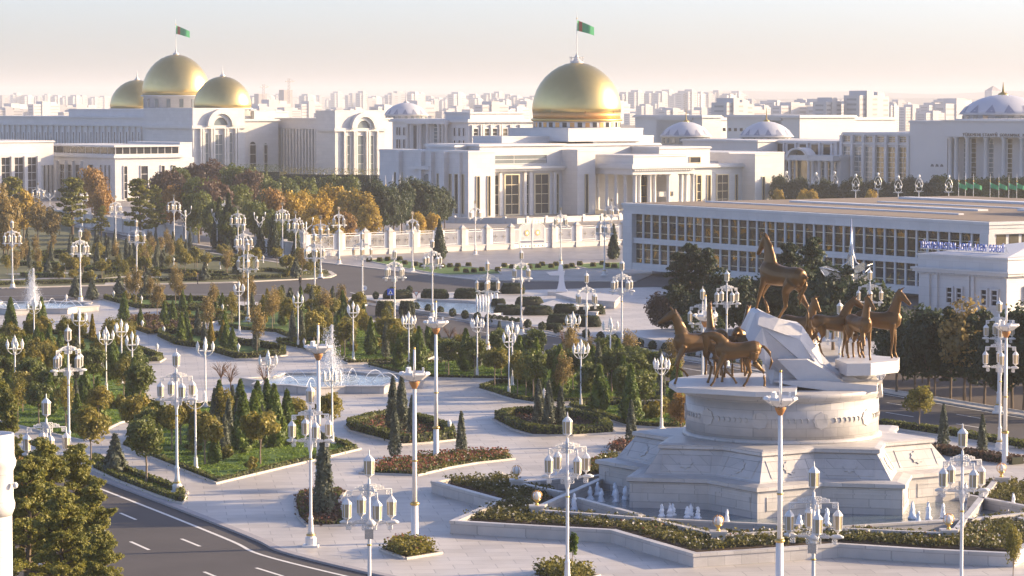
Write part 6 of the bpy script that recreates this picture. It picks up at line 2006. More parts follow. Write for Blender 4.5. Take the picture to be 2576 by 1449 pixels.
# ---------------------------------------------------------------- back-left trees
def big(kind, u, vt, vb, where, wide=1.0, what=None):
    """vt: top of the crown; vb: foot on the ground"""
    p = G(u, vb); h = zv(vt, p.y)
    base = {"pine": 12.2, "pinedark": 12.2, "pinenear": 12.2, "spruce": 9.1, "autumn": 5.6, "autumngold": 5.6, "round": 3.95, "roundgreen": 3.95}.get(kind, 9.2)
    s = h / base
    return plant(kind, p.x, p.y, where, s * wide, s, 0.0, what)
for u, vt, vb, w in ((30, 447, 600, 1.2), (182, 449, 607, 1.25), (352, 452, 612, 1.2), (392, 470, 600, .9), (255, 520, 600, 1.0)):
    big("pine", u, vt, vb, "by the back-left road", w)
for u, vt, vb in ((418, 425, 560), (452, 416, 552), (488, 412, 548), (526, 405, 548), (560, 414, 552), (598, 413, 560), (628, 428, 562), (505, 440, 590), (545, 450, 600)):
    big("biggreen" if u in (452, 598, 505) else "bigmaroon", u, vt, vb, "before the three-domed palace", .95)
for u, vt, vb in ((232, 424, 556), (258, 470, 575), (430, 470, 590)):
    big("bigorange", u, vt, vb, "beside the office block", .8)
big("bigorange", 688, 477, 606, "in the golden grove by the fence", .8); big("bigorange", 870, 535, 625, "in the golden grove by the fence", .9)
for u, vt, vb in ((735, 484, 605), (765, 480, 600), (800, 476, 596), (838, 470, 594), (880, 480, 600), (915, 490, 604), (930, 515, 612), (1052, 535, 606), (1085, 532, 604), (790, 545, 630), (840, 560, 636)):
    big("biggold", u, vt, vb, "in the golden grove by the fence", .95)
for u, vt, vb in ((500, 480, 612), (545, 500, 622), (580, 515, 630), (640, 500, 620), (665, 520, 628), (600, 460, 590), (640, 430, 560), (700, 530, 632), (730, 560, 640)):
    big("biggreen", u, vt, vb, "around the back lamps", .85)
for u, vt, vb in ((940, 452, 590), (965, 470, 600), (990, 470, 598), (1010, 460, 590), (1045, 450, 585), (1075, 468, 585), (1100, 470, 580), (1118, 480, 575), (680, 450, 570), (720, 440, 560), (770, 440, 556), (830, 438, 552), (880, 440, 552)):
    big("bigdark" if u > 930 else "biggreen", u, vt, vb, "under the palace's left wall", .75)
for u, vt, vb in ((575, 490, 630), (552, 500, 628), (688, 545, 645), (655, 565, 640), (745, 580, 655), (1105, 553, 652), (1543, 566, 652)):
    big("spruce", u, vt, vb, "before the ornate fence" if u > 740 else "by the back-left road", .62)
for u, vt, vb in ((10, 470, 640), (60, 480, 600), (95, 500, 610), (130, 520, 615), (20, 540, 660)):
    big("bigbrown" if u % 3 else "biggold", u, vt, vb, "at the far left", .7)
tall = hedge([at(607, 430, 800).to_2d(), at(712, 430, 790).to_2d()], "before the three-domed palace", 4, zv(416, 800), "leaf_green", dens=14, what="tall flat-topped clipped hedge")
tall2 = hedge([at(722, 430, 790).to_2d(), at(955, 430, 775).to_2d()], "beside the pavilion columns", 4, zv(424, 790), "leaf_olive", dens=12, what="tall flat-topped clipped hedge")
# right background
for i, u in enumerate(range(1958, 2345, 27)):
    big("bigdark", u + (i * 7) % 11, 442 + (i * 13) % 22, 530, "behind the flat hall roof", .8)
for i, u in enumerate(range(2365, 2600, 30)):
    big("biggreen", u, 436 + (i * 11) % 12, 528, "before the inscribed ministry", .9)
for u in (1958, 2043, 2190, 2020):
    big("biggold", u, 478, 540, "behind the flat hall roof", .7)
# trees before the flat hall
for u, vt, vb, k in ((1705, 640, 838, "pinedark"), (1735, 618, 836, "pinedark"), (1775, 630, 838, "pinedark"), (1822, 690, 846, "bigdark"), (1985, 618, 850, "pinedark"), (2040, 604, 856, "pinedark"), (2012, 680, 862, "bigdark"), (2095, 668, 880, "bigdark"),
                     (2170, 700, 900, "bigdark"), (2215, 735, 900, "bigdark"), (1665, 738, 850, "bigmaroon"), (1712, 725, 850, "bigdark"), (1770, 730, 860, "bigdark"), (1720, 790, 868, "biggreen"), (1785, 780, 880, "biggreen"), (1860, 700, 865, "bigdark"), (1930, 690, 860, "bigdark")):
    big(k, u, vt, vb, "before the flat hall", .95)
for i, (u, vt, vb, k) in enumerate(((2255, 790, 985, "bigdark"), (2300, 800, 990, "bigdark"), (2335, 775, 1000, "bigdark"), (2350, 815, 1000, "pinedark"), (2390, 780, 1005, "pinedark"), (2425, 760, 1008, "bigbrown"), (2440, 800, 1012, "pinedark"), (2475, 785, 1018, "pinedark"),
                                 (2510, 830, 1030, "bigdark"), (2545, 790, 1030, "pinedark"), (2575, 770, 1032, "bigdark"), (2610, 780, 1035, "bigdark"), (2660, 790, 1040, "pinedark"), (2720, 790, 1045, "bigdark"), (2790, 800, 1050, "pinedark"), (2270, 850, 960, "bigdark"), (2320, 840, 965, "bigdark"))):  # those past the right frame edge are unseen, added to cast shade
    big(k, u, vt, vb, "beyond the road at the right", .85)
# near pines at the left
for u, vt, vb, w in ((118, 1112, 1560, 1.1), (195, 1125, 1545, 1.0), (238, 1215, 1600, 1.05), (75, 1150, 1640, 1.1), (160, 1235, 1680, 1.15), (-12, 935, 1300, 1.0), (22, 985, 1340, .7), (255, 1330, 1700, .9)):
    big("pinenear", u, vt, vb, "by the near road", w)
big("bigorange", 62, 1165, 1450, "behind the near pines", .45); big("bigorange", 110, 1215, 1480, "behind the near pines", .45)
# unseen trees added past the frame's right side to shade the trees and plaza
for x, y in ((62, 300), (70, 292), (78, 305), (86, 296), (74, 318), (90, 312), (66, 330), (84, 330)):
    plant("bigdark", x, y, "added unseen on the right to cast shade", 1.25, 1.25)
# ---------------------------------------------------------------- garden planting
FB = "in the triangular front bed"
for u, v, s in ((342, 1118, 1.05), (395, 1105, .9), (432, 1135, 1.0), (455, 1120, .95), (375, 1135, .9)):
    plant_px("roundgreen" if u in (375, 395) else "round", u, v, FB, sc=s)
plant_px("round", 655, 1172, FB, sc=1.15); plant_px("round", 516, 1170, FB, sc=1.1); plant_px("autumngold", 560, 1095, FB, sc=.8); plant_px("round", 745, 1115, FB, sc=.95); plant_px("round", 828, 1098, FB, sc=.95)
for u, v, s in ((612, 1140, 1.3), (640, 1128, 1.25), (690, 1125, 1.35), (722, 1120, 1.2), (605, 1090, 1.2), (648, 1080, 1.1), (540, 1168, .7), (552, 1078, 1.1), (672, 1075, 1.1)):
    plant_px("thuja", u, v, FB, sc=s)
for u, v, s in ((575, 1132, 1.1), (598, 1118, 1.0), (585, 1080, 1.0), (540, 1095, 1.05), (660, 1110, .8), (565, 1150, .9), (485, 1120, .9)):
    plant_px("juniper", u, v, FB, sc=s)
scatter("front", [("bush", 9, .6, .9)], FB, 1.2, 1.6, 5)
ST = "in the kerbside strip"
plant_px("roundgreen", 368, 1213, ST, sc=1.25); plant_px("round", 228, 1168, ST, sc=1.15); plant_px("bluespruce", 290, 1190, ST, sc=1.05)
L1 = "in the garden at the left edge"
scatter("left1", [("round", 11, .85, 1.1), ("autumngold", 6, .6, .8), ("thuja", 5, .8, 1.1), ("bush", 8, .8, 1.1), ("yellowthuja", 3, .7, .9)], L1, .6, 1.5, 21)
scatter("left2", [("roundgreen", 9, .95, 1.2), ("round", 8, .9, 1.15), ("thuja", 10, .9, 1.3), ("juniper", 7, .8, 1.1), ("autumngold", 4, .7, .9), ("bush", 8, .8, 1.1)], "in the dense left garden", .8, 1.6, 22)
for u, v in ((27, 838), (105, 838)):
    plant_px("thuja", u, v, "beside the far fountain", sc=1.15)
plant_px("thuja", 312, 812, "beside the far fountain", sc=1.0); plant_px("thuja", 187, 860, "beside the far fountain", sc=.85)
for b_, spec, wh, sd in (("m1", [("autumn", 5, .7, .95), ("thuja", 2, .45, .6), ("bush", 4, .6, .8)], "in the bed by the middle road", 31),
                         ("m2", [("autumn", 3, .7, .95), ("thuja", 3, .6, .8), ("bush", 4, .6, .8)], "in the second hedged bed", 32),
                         ("m3", [("thuja", 3, .65, .85), ("bush", 5, .6, .8), ("autumn", 1, .9, 1.0)], "in the yellow-edged bed", 33),
                         ("m4", [("thuja", 5, .7, .95), ("juniper", 4, .8, 1.0), ("autumn", 2, .8, 1.0), ("yellowthuja", 2, .8, .95)], "in the long hedged bed", 34),
                         ("m6", [("thuja", 7, .7, 1.0), ("round", 6, .75, 1.0), ("roundgreen", 3, .75, 1.0), ("autumn", 4, .75, .95), ("juniper", 4, .9, 1.1), ("autumngold", 4, .7, .9), ("yellowthuja", 3, .9, 1.1)], "behind the central fountain", 35),
                         ("m7", [("round", 10, .85, 1.1), ("autumngold", 7, .6, .8), ("thuja", 8, .75, 1.05), ("juniper", 6, .9, 1.2), ("bush", 8, .8, 1.1)], "right of the central fountain", 36),
                         ("m8", [("roundgreen", 6, .8, 1.05), ("thuja", 5, .9, 1.3), ("round", 3, .8, 1.0), ("juniper", 3, .9, 1.1)], "below the diagonal road", 37),
                         ("m9", [("roundgreen", 12, .95, 1.25), ("thuja", 9, 1.0, 1.35), ("round", 5, .9, 1.1), ("juniper", 4, .9, 1.2), ("autumn", 5, .8, 1.0)], "left of the monument", 38),
                         ("m10", [("roundgreen", 4, .95, 1.2), ("thuja", 3, 1.0, 1.3), ("bush", 3, .8, 1.1)], "in the small bed by the pedestal", 39)):
    scatter(b_, spec, wh, .7, 1.45, sd)
for u, v in ((556, 1000), (665, 1008), (580, 1012)):
    plant_px("bare", u, v, "before the central fountain", sc=1.2)
for u, v in ((1153, 905), (1418, 905), (1130, 892), (1300, 925)):
    plant_px("bare", u, v, "by the diagonal road", sc=1.1)
plant_px("round", 2312, 1085, "in the verge of the diagonal road", sc=1.0)
o = plant_px("bigorange", 1995 / 1.165, 1085, "beside the pedestal's left edge", sc=.35)
for bed, uv in (("hex1", ((988, 1085, 1.25), (1010, 1090, 1.3), (993, 1152, 1.05), (1160, 1148, .95), (1036, 1095, .9))), ("hex2", ((1355, 1080, 1.15), (1380, 1085, 1.15), (1410, 1083, 1.0), (1587, 1122, 1.0)))):
    for u, v, s in uv:
        plant_px("juniper", u, v, "in the hexagonal flower bed" if bed == "hex1" else "in the second flower bed", sc=s)
plant_px("juniper", 815, 1300, "in the kidney-shaped bed", sc=1.5)
plant_px("juniper", 2372, 1135, "by the right verge", sc=1.0); plant_px("juniper", 2470, 1150, "by the right verge", sc=.9)
plant_px("standard", 1440, 1438, "behind the front lamp post", sc=.8)
t_ = big("autumngold", 2548, 1310, 1475, "in the lower right corner", .75)
# hedges
HB = dict(w=.7, h=.7)
hedge(bed_path("hex1", 0, 4, .5), "round the hexagonal bed", .8, .75, lump=.75); hedge(bed_path("hex1", 4, 9, .5), "round the hexagonal bed", .8, .7)
hedge(bed_path("hex2", 0, 4, .5), "round the second flower bed", .8, .8); hedge(bed_path("hex2", 4, 9, .5), "round the second flower bed", .8, .75)
for bed, wh, h in (("front", "round the triangular front bed", .3), ("strip", "round the kerbside strip", .4), ("m1", "round the bed by the middle road", .7), ("m2", "round the second hedged bed", .6), ("m4", "round the long hedged bed", .75), ("m8", "round the bed below the diagonal road", .3), ("m9", "round the dark bed", .4), ("m10", "round the small bed by the pedestal", .45), ("m7", "round the bed right of the fountain", .4), ("crescent", "round the red crescent bed", .25), ("kidney", "round the kidney-shaped bed", .3), ("left1", "round the left-edge garden", .6), ("m6", "round the dense bed", .5), ("m3", "round the yellow-edged bed", .6)):
    P_ = offset_poly(BEDW[bed], -.42); n = len(P_)
    half = n // 2
    for seg in (P_[:half + 1], P_[half:] + [P_[0]]):
        hedge(seg, wh, .5, h, "leaf_yellowhedge" if bed == "m3" else "leaf_hedge", lump=.8 if bed in ("m1", "m3") else 0)

for o in COL.objects:
    pass
hedge(pix([(2215, 1072), (2400, 1097), (2640, 1140)]), "along the right verge", .9, .6)
hedge(pix([(2330, 1135), (2560, 1168)]), "along the right verge", 1.6, .6, "leaf_maroon")
# flower beds
flowers(BEDW["hex1"], "bedding_plants", 2600, "leaf_flower", .35, petals=(("petal_red", 900),), label="red and rust bedding plants in the hexagonal bed", seed=11)
flowers(BEDW["hex2"], "bedding_plants", 2600, "leaf_maroon", .3, petals=(("petal_red", 160),), label="dark red bedding plants in the second flower bed", seed=12)
flowers(BEDW["crescent"], "bedding_plants", 5200, "leaf_flower", .5, petals=(("petal_red", 1500), ("petal_white", 60)), label="red roses in the crescent bed", seed=13)
flowers(BEDW["kidney"], "bedding_plants", 4200, "leaf_maroon", .45, petals=(("petal_red", 160), ("petal_white", 12)), label="dark red bedding plants in the kidney-shaped bed", seed=14)
flowers(BEDW["diamond"], "bedding_plants", 2600, "leaf_topiary", .85, petals=(("petal_red", 30),), label="leafy shrubs in the diamond-shaped bed", seed=15)
flowers(BEDW["corner"], "bedding_plants", 2400, "leaf_topiary", .85, petals=(("petal_white", 20),), label="leafy shrubs in the bed at the lower edge", seed=16)
flowers(BEDW["rose"], "bedding_plants", 1200, "leaf_maroon", .55, petals=(("petal_red", 160),), label="dark roses in the small bed behind the pedestal", seed=17)
flowers(BEDW["m3"], "bedding_plants", 2600, "leaf_maroon", .9, size=.22, label="dark shrubs in the yellow-edged bed", seed=18)
for k_, b_ in enumerate(("front", "strip", "m8", "m9", "m10", "m7", "verge", "left2")):
    n_ = min(26000, int(abs(area2(BEDW[b_])) / 2 * 55))
    flowers(BEDW[b_], "grass", n_, "leaf_grass", .10, .03, .11, seed=40 + k_)
# park beyond the middle road
PK = "in the park beyond the road"
rr = random.Random(77)
parkP = ccw(park)
def strew(kind, n, lo, hi, where, umin, umax, vmin, vmax, gap=1.6):
    got = []; k = 0
    for _ in range(n * 40):
        if k >= n:
            break
        u, v = rr.uniform(umin, umax), rr.uniform(vmin, vmax)
        p = G(u, v)
        if not inside(p, offset_poly(parkP, -1.0)) or any((p.x - q.x) ** 2 + (p.y - q.y) ** 2 < gap * gap for q in got):
            continue
        got.append(p); k += 1
        s = rr.uniform(lo, hi); plant(kind, p.x, p.y, where, s)
strew("autumn", 26, .6, .85, PK, -20, 780, 628, 716)
strew("round", 24, .8, 1.0, PK, 150, 810, 640, 706)
strew("autumngold", 10, .55, .75, PK, -20, 800, 625, 715)
strew("juniper", 40, .8, 1.15, PK, 60, 480, 612, 680, 1.2)
strew("bush", 18, .8, 1.3, PK, 0, 800, 640, 716)
strew("bluespruce", 10, .8, 1.2, PK, 100, 800, 650, 712)
for k in range(16):
    v = 640 + k * 4.6; u0 = rr.uniform(20, 560); u1 = u0 + rr.uniform(90, 220)
    a, b = G(u0, v), G(u1, v + rr.uniform(-3, 5))
    if inside(a, offset_poly(parkP, -1)) and inside(b, offset_poly(parkP, -1)):
        hedge([a.to_2d(), b.to_2d()], PK, .8, .7, "leaf_hedge" if k % 3 else "leaf_thuja", dens=40)
for pts in ([(-60, 719), (200, 712), (480, 706), (700, 699)], [(700, 699), (790, 690), (822, 688)], [(250, 700), (400, 684), (560, 690)], [(560, 690), (680, 682), (760, 690)]):
    hedge(pix(pts), PK, .9, .55, dens=40)
for u, v in ((190, 751), (232, 755), (366, 747), (710, 775), (730, 782), (300, 747)):
    plant_px("bluespruce", u, v, "along the middle road", sc=1.1)
# clipped shapes on the island and by the gate
def top_mesh(m, seed, n=1300):
    rng = np.random.default_rng(seed)
    d = rng.normal(0, 1, (n, 3)); d[:, 2] = np.abs(d[:, 2]); d /= np.linalg.norm(d, axis=1)[:, None]
    P_ = d.copy(); P_[:, :2] *= (np.abs(d[:, :2]).max(1) ** -0.35)[:, None] * .85; P_[:, 2] = np.minimum(P_[:, 2] * 1.35, 1.0)
    P_ *= (.93 + .1 * rng.random(n))[:, None]
    V, Q, R = leaves(P_, d, .13, rng, .5 * rng.random(n) + .5 * np.clip(d[:, 2], 0, 1) * rng.random(n), .5)
    return arr_mesh("foliage", V, Q, m, R)
TOPM = {m: [top_mesh(m, s) for s in (1, 2, 3)] for m in ("leaf_dark", "leaf_topiary")}
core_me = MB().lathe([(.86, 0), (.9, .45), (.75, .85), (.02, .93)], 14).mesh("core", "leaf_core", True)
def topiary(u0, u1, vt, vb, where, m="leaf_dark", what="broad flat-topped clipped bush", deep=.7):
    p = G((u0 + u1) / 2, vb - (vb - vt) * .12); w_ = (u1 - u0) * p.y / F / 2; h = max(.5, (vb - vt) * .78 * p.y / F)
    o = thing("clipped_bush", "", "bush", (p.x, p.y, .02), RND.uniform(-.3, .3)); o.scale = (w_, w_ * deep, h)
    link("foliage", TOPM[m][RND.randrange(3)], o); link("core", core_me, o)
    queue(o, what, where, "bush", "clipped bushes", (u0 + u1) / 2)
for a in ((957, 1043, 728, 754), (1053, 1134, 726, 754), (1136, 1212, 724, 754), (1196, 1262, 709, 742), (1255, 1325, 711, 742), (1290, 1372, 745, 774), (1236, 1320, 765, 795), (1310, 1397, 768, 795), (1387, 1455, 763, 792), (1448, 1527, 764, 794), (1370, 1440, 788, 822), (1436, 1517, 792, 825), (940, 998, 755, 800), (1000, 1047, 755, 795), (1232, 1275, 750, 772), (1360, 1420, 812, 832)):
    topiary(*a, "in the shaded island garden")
for x, y in ((210, 800), (290, 800), (350, 795), (440, 792), (480, 822), (560, 832), (610, 845), (700, 857), (760, 847), (820, 843), (880, 842), (960, 838), (870, 874), (940, 884), (1000, 882), (1060, 872), (1180, 872), (1230, 842), (1290, 852), (1420, 852), (1485, 847), (1515, 832), (1585, 847), (1620, 832), (1700, 852), (1740, 842), (1800, 828), (1900, 838), (1970, 826), (2010, 842), (2060, 846), (2140, 838)):
    u, v = 858.4 + x * .3332, 386.3 + y * .3332; w_ = 9 + (x * 7 % 5)
    topiary(u - w_, u + w_, v - 6, v + 7, "in the beds before the gate", "leaf_topiary", "yellow-green clipped mound", .8)
for k in range(30):
    t = k / 29
    pts = [(1046, 781), (1225, 811), (1312, 823), (1525, 860), (1712, 894), (1905, 927)]
    f_ = t * 5; i = min(4, int(f_)); f_ -= i
    u, v = pts[i][0] + (pts[i + 1][0] - pts[i][0]) * f_, pts[i][1] + (pts[i + 1][1] - pts[i][1]) * f_
    plant_px("ball", u, v, "in the row along the diagonal road", sc=1.15)
for u, v in ((945, 752), (912, 757), (985, 740), (1030, 737)):
    plant_px("ball", u, v, "on the island's tip", sc=1.1)

# ---------------------------------------------------------------- island: pool, terrace, statue
struct("island_water", MB().add([(p.x, p.y, .06) for p in ccw(pix([(950, 762), (1060, 788), (1190, 800), (1290, 790), (1300, 775), (1180, 762), (1050, 757)]))], [tuple(range(7))]), "water")
o = thing("island_pool_rim", "pale stone rim of the shallow pool in the shaded island garden", "rim", (0, 0, 0))
part("rim", strip(pix([(950, 762), (1060, 788), (1190, 800), (1290, 790), (1300, 775), (1180, 762), (1050, 757), (950, 762)]), -.25, .25, -.05, .35), "white_stone", o)
def thin_jet(u, v, h):
    p = G(u, v); o = link("thin_jet", MB().lathe([(.10, 0), (.16, h * .3), (.12, h * .7), (.03, h)], 7).mesh("thin_jet", "foam", True), None, (p.x, p.y, .02))
    queue(o, "thin white water jet", "in the shaded island pool", "water jet", "thin jets in the island pool", u)
for u, v in ((1199, 774), (1206, 776), (1214, 775), (1221, 774), (1228, 773), (1236, 769), (1243, 768), (1250, 768)):
    thin_jet(u, v, 1.9)
def low_block(name, pts, h, label, m="white_stone", cat="wall"):
    P_ = ccw(pix(pts, h)); o = thing(name, label, cat, (0, 0, 0))
    part("body", MB().prism(P_, -.1, h - .15), m, o)
    part("coping", MB().prism(offset_poly(P_, .12), h - .15, h), "white_stone", o)
low_block("white_platform", [(1545, 834), (1700, 826), (1900, 829), (2060, 850), (1990, 890), (1850, 880), (1697, 864)], 1.1, "broad white stone platform behind the horses", "white_wall", "platform")
low_block("stone_terrace", [(1398, 738), (1444, 733), (1560, 742), (1545, 758), (1450, 752)], 1.0, "grey stone terrace wall beside the white statue", "marble", "terrace")
low_block("stone_step", [(1360, 765), (1400, 752), (1520, 770), (1500, 786)], .5, "low stone step before the terrace", "marble", "step")
low_block("white_bench_wall", [(1180, 788), (1215, 785), (1320, 802), (1310, 812), (1255, 806)], .6, "low white curved wall beside the shaded pool", "white_wall", "wall")
p = G(1413, 742)
st = thing("white_statue", "white abstract statue of a draped figure with one outstretched arm", "statue", (p.x, p.y, 0)); k = p.y / F
part("plinth", MB().cbox((0, 0, .25), 4.2, 3.0, .6), "marble", st)
mb = MB()
for z0_, z1_, w0_, w1_, d0_, d1_ in ((.5, .85, 1.55, 1.25, 1.0, .85), (.85, 1.8, 1.1, .72, .7, .5), (1.8, 2.9, .72, .56, .5, .42), (2.9, 3.45, .66, .75, .42, .42), (3.45, 4.05, .62, .58, .4, .4), (4.05, 4.45, .56, .38, .4, .3)):
    c = -.05 if z0_ < 3 else -.18
    mb.add([(c + sx * w * .5 * 1.15, sy * d * .5 * 1.2, z) for z, w, d in ((z0_, w0_, d0_), (z1_, w1_, d1_)) for sx, sy in ((-1, -1), (1, -1), (1, 1), (-1, 1))], [(3, 2, 1, 0), (4, 5, 6, 7), (0, 1, 5, 4), (1, 2, 6, 5), (2, 3, 7, 6), (3, 0, 4, 7)])
part("figure", mb, "statue_white", st)
part("arm", MB().add([(-2.3, -.12, 3.32), (-2.2, .12, 3.28), (-.3, .2, 3.55), (-.3, -.2, 3.55), (-1.7, -.12, 2.85), (-1.7, .12, 2.85), (-.3, .2, 2.85), (-.3, -.2, 2.85)], [(0, 1, 2, 3), (7, 6, 5, 4), (0, 3, 7, 4), (1, 5, 6, 2), (0, 4, 5, 1), (3, 2, 6, 7)]), "statue_white", st)
# silver mast sculpture
Ys = 335.0; b0 = at(2141, 760, Ys)
sc_ = thing("silver_sculpture", "silver metal sculpture of swooping winged shapes around a tall mast", "sculpture", (b0.x, b0.y, 0)); m1 = Ys / F
def sp(u, v, y=0.0):
    return ((u - 2141) * m1, y, zv(v, Ys))
part("mast", MB().tube([sp(2141, 850), sp(2141, 690), sp(2140, 620), sp(2139, 549)], [.32, .26, .16, .05], 10), "metal_silver", sc_, True)
mb = MB()
for s, e in ((-1, 2112), (1, 2170)):
    mb.tube([sp(2140, 600), sp(2140 + s * 4, 640, -.2), sp(2140 + s * 11, 660, -.4), sp(e, 672, -.5)], [.05, .09, .1, .07], 6)
part("stays", mb, "metal_silver", sc_, True)
def blade(name, top, bot, y0, y1):
    n = len(top); vs = []
    for y in (0, .14):
        vs += [tuple(Vector(sp(*t)) + Vector((0, y0 + (y1 - y0) * i / (n - 1) + y, 0))) for i, t in enumerate(top)] + [tuple(Vector(sp(*t)) + Vector((0, y0 + (y1 - y0) * i / (n - 1) + y, 0))) for i, t in enumerate(bot)]
    fs = []
    for i in range(n - 1):
        fs += [(i, n + i, n + i + 1, i + 1), (2 * n + i, 2 * n + i + 1, 3 * n + i + 1, 3 * n + i), (i, i + 1, 2 * n + i + 1, 2 * n + i), (n + i, 3 * n + i, 3 * n + i + 1, n + i + 1)]
    fs += [(0, 2 * n, 3 * n, n), (n - 1, 2 * n - 1, 4 * n - 1, 3 * n - 1)]
    part(name, MB().add(vs, fs), "metal_silver", sc_, False)
blade("wing", [(2056, 671), (2075, 667), (2100, 676), (2120, 681), (2140, 690)], [(2062, 682), (2076, 700), (2094, 725), (2115, 745), (2138, 750)], -1.6, -.1)
blade("wing", [(2142, 676), (2158, 664), (2170, 658), (2176, 662)], [(2142, 690), (2160, 684), (2172, 676), (2177, 668)], -.3, -1.2)
blade("wing", [(2142, 694), (2158, 690), (2176, 694), (2190, 684)], [(2142, 728), (2156, 732), (2166, 722), (2180, 708)], .2, 1.0)
blade("rudder", [(2124, 668), (2132, 640), (2137, 610), (2139, 600)], [(2124, 690), (2133, 684), (2138, 684), (2140, 684)], .1, .1)
mb = MB().tube([sp(2056, 671, -1.6), sp(2080, 676, -1.3), sp(2110, 684, -.7), sp(2142, 692, -.2)], [.05, .1, .1, .08], 6).tube([sp(2142, 684), sp(2170, 672, .6), sp(2196, 665, 1.0)], [.06, .05, .03], 5).tube([sp(2142, 712), sp(2168, 694, .6), sp(2190, 674, 1.0)], [.06, .06, .05], 5)
part("spars", mb, "metal_silver", sc_, True)

# ---------------------------------------------------------------- far lamps
def make_oval_lamp():
    o = thing("oval_lamp", "", "street lamp")
    part("pole", MB().lathe([(.25, -.05), (.22, .8), (.12, 1.2), (.09, 6.0)], 8), "lamp_white", o, True)
    mb = MB()
    for s in (-1, 1):
        mb.tube([(0, 0, 5.6), (s * .75, 0, 6.1), (s * .8, 0, 6.9), (s * .95, 0, 7.6), (s * .6, 0, 8.6), (s * .12, 0, 9.1)], .09, 5)
        mb.tube([(0, 0, 6.6), (s * .45, 0, 7.0), (s * .35, 0, 7.8), (0, 0, 8.3)], .07, 5)
        mb.tube([(0, 0, 5.6), (s * 1.2, 0, 5.8)], .07, 5)
    part("scroll_frame", mb, "lamp_white", o)
    for s in (-1, 1):
        part("globe", MB().lathe([(.02, 0), (.2, .1), (.28, .35), (.18, .65), (.02, .8)], 8, (s * .62, 0, 6.7)), "globe_glass", o, True)
    part("globe", MB().lathe([(.02, 9.1), (.3, 9.3), (.36, 9.6), (.25, 9.9), (.02, 10.0)], 8), "globe_glass", o, True)
    return o
place(make_oval_lamp(), False, [(1978, 430, 0), (2052, 433, 0), (2099, 431, 0), (2152, 437, 0), (2208, 434, 0), (2259, 441, 0), (2311, 439, 0), (2386, 440, 0)], 10.0, "oval_lamp", "white scrolled lamp post with oval head", ["behind the flat hall"], "street lamp", "scrolled lamp posts behind the hall")
def make_y_lamp():
    o = thing("forked_lamp", "", "street lamp")
    part("pole", MB().lathe([(.14, -.05), (.11, .5), (.09, 5.6)], 8), "lamp_white", o, True)
    mb = MB()
    for k in range(4):
        a = k * math.pi / 2 + .4; c, s = math.cos(a), math.sin(a); z = 5.2 if k % 2 else 6.0
        mb.tube([(0, 0, z - .5), (.35 * c, .35 * s, z), (.95 * c, .95 * s, z + .45), (1.15 * c, 1.15 * s, z + 1.2)], [.08, .08, .07, .05], 5)
    part("forked_arms", mb, "lamp_white", o)
    for k in range(4):
        a = k * math.pi / 2 + .4; c, s = math.cos(a), math.sin(a); z = 5.2 if k % 2 else 6.0
        part("lamp_head", MB().lathe([(.06, z + 1.2), (.14, z + 1.45), (.1, z + 1.75), (.02, z + 1.85)], 7, (1.15 * c, 1.15 * s, 0)), "globe_glass", o, True)
    return o
place(make_y_lamp(), False, [(646, 430, 0), (692, 455, 0), (768, 440, 0), (805, 436, 0), (842, 448, 0), (912, 452, 0), (466, 518, 1), (42, 484, 1), (125, 478, 1), (546, 525, 1), (653, 533, 1), (770, 546, 1)], 7.85, "forked_lamp", "white forked lamp with curved arms", ["among the palace gardens", "by the back-left road"], "street lamp", "forked lamps")

# ---------------------------------------------------------------- flags, signs, people, car
for i, (u, vt, vb) in enumerate(((931, 440, 582), (951, 440, 582), (970, 441, 586), (988, 440, 586), (1006, 438, 584), (1024, 441, 578), (1043, 442, 572))):
    p = G(u, vb); o = flag_on_pole(p.x, p.y, 0, zv(vt, p.y), 2.2, "", "flags by the palace's left wing", .09, stripe=False)
    queue(o, "gilded pole with small green flag", "beside the palace's left wing", "flagpole", "flags by the palace's left wing", u)
for i, (u, vt) in enumerate(((2410, 437), (2427, 435), (2447, 437), (2489, 437), (2511, 438), (2536, 439), (2556, 438))):
    p = G(u, 545); o = flag_on_pole(p.x, p.y, 0, zv(vt, p.y), 2.0, "", "flags before the ministry", .09, stripe=False)
    queue(o, "pole with small green flag", "before the inscribed ministry", "flagpole", "flags before the ministry", u)
def sign(u, v, top, kind, label):
    p = G(u, v); o = thing("road_sign", label, "road sign", (p.x, p.y, 0)); h = (v - top) * p.y / F
    part("post", MB().tube([(0, 0, -.05), (0, 0, h - .1)], .04, 6), "metal_silver", o)
    s = .42
    if kind == "square":
        part("plate", MB().cbox((0, -.06, h - .4), .9, .04, .9), "sign_blue", o)
        part("triangle", MB().add([(-.32, -.085, h - .7), (.32, -.085, h - .7), (0, -.085, h - .12)], [(0, 1, 2)]), "globe_glass", o)
        part("walking_figure", MB().add([(-.1, -.09, h - .66), (0, -.09, h - .66), (.1, -.09, h - .5), (.02, -.09, h - .34), (-.06, -.09, h - .36)], [(0, 1, 2, 3, 4)]), "cloth_dark", o)
    elif kind == "triangle":
        part("plate", MB().add([(-.45, -.06, h), (.45, -.06, h), (0, -.06, h - .8), (-.45, -.03, h), (.45, -.03, h), (0, -.03, h - .8)], [(2, 1, 0), (3, 4, 5), (0, 1, 4, 3), (1, 2, 5, 4), (2, 0, 3, 5)]), "flag_red", o)
        part("plate_face", MB().add([(-.3, -.075, h - .08), (.3, -.075, h - .08), (0, -.075, h - .62)], [(2, 1, 0)]), "globe_glass", o)
    else:
        m_ = part("plate", MB().lathe([(.02, 0), (.36, 0), (.36, .04), (.02, .04)], 20), "globe_glass", o); m_.location = (0, -.04, h - .36); m_.rotation_euler = (math.pi / 2, 0, 0)
        part("mark", MB().cbox((0, -.1, h - .36), .3, .02, .08), "sign_blue", o)
sign(982, 765, 727, "square", "blue square crossing sign with a white triangle beside the junction")
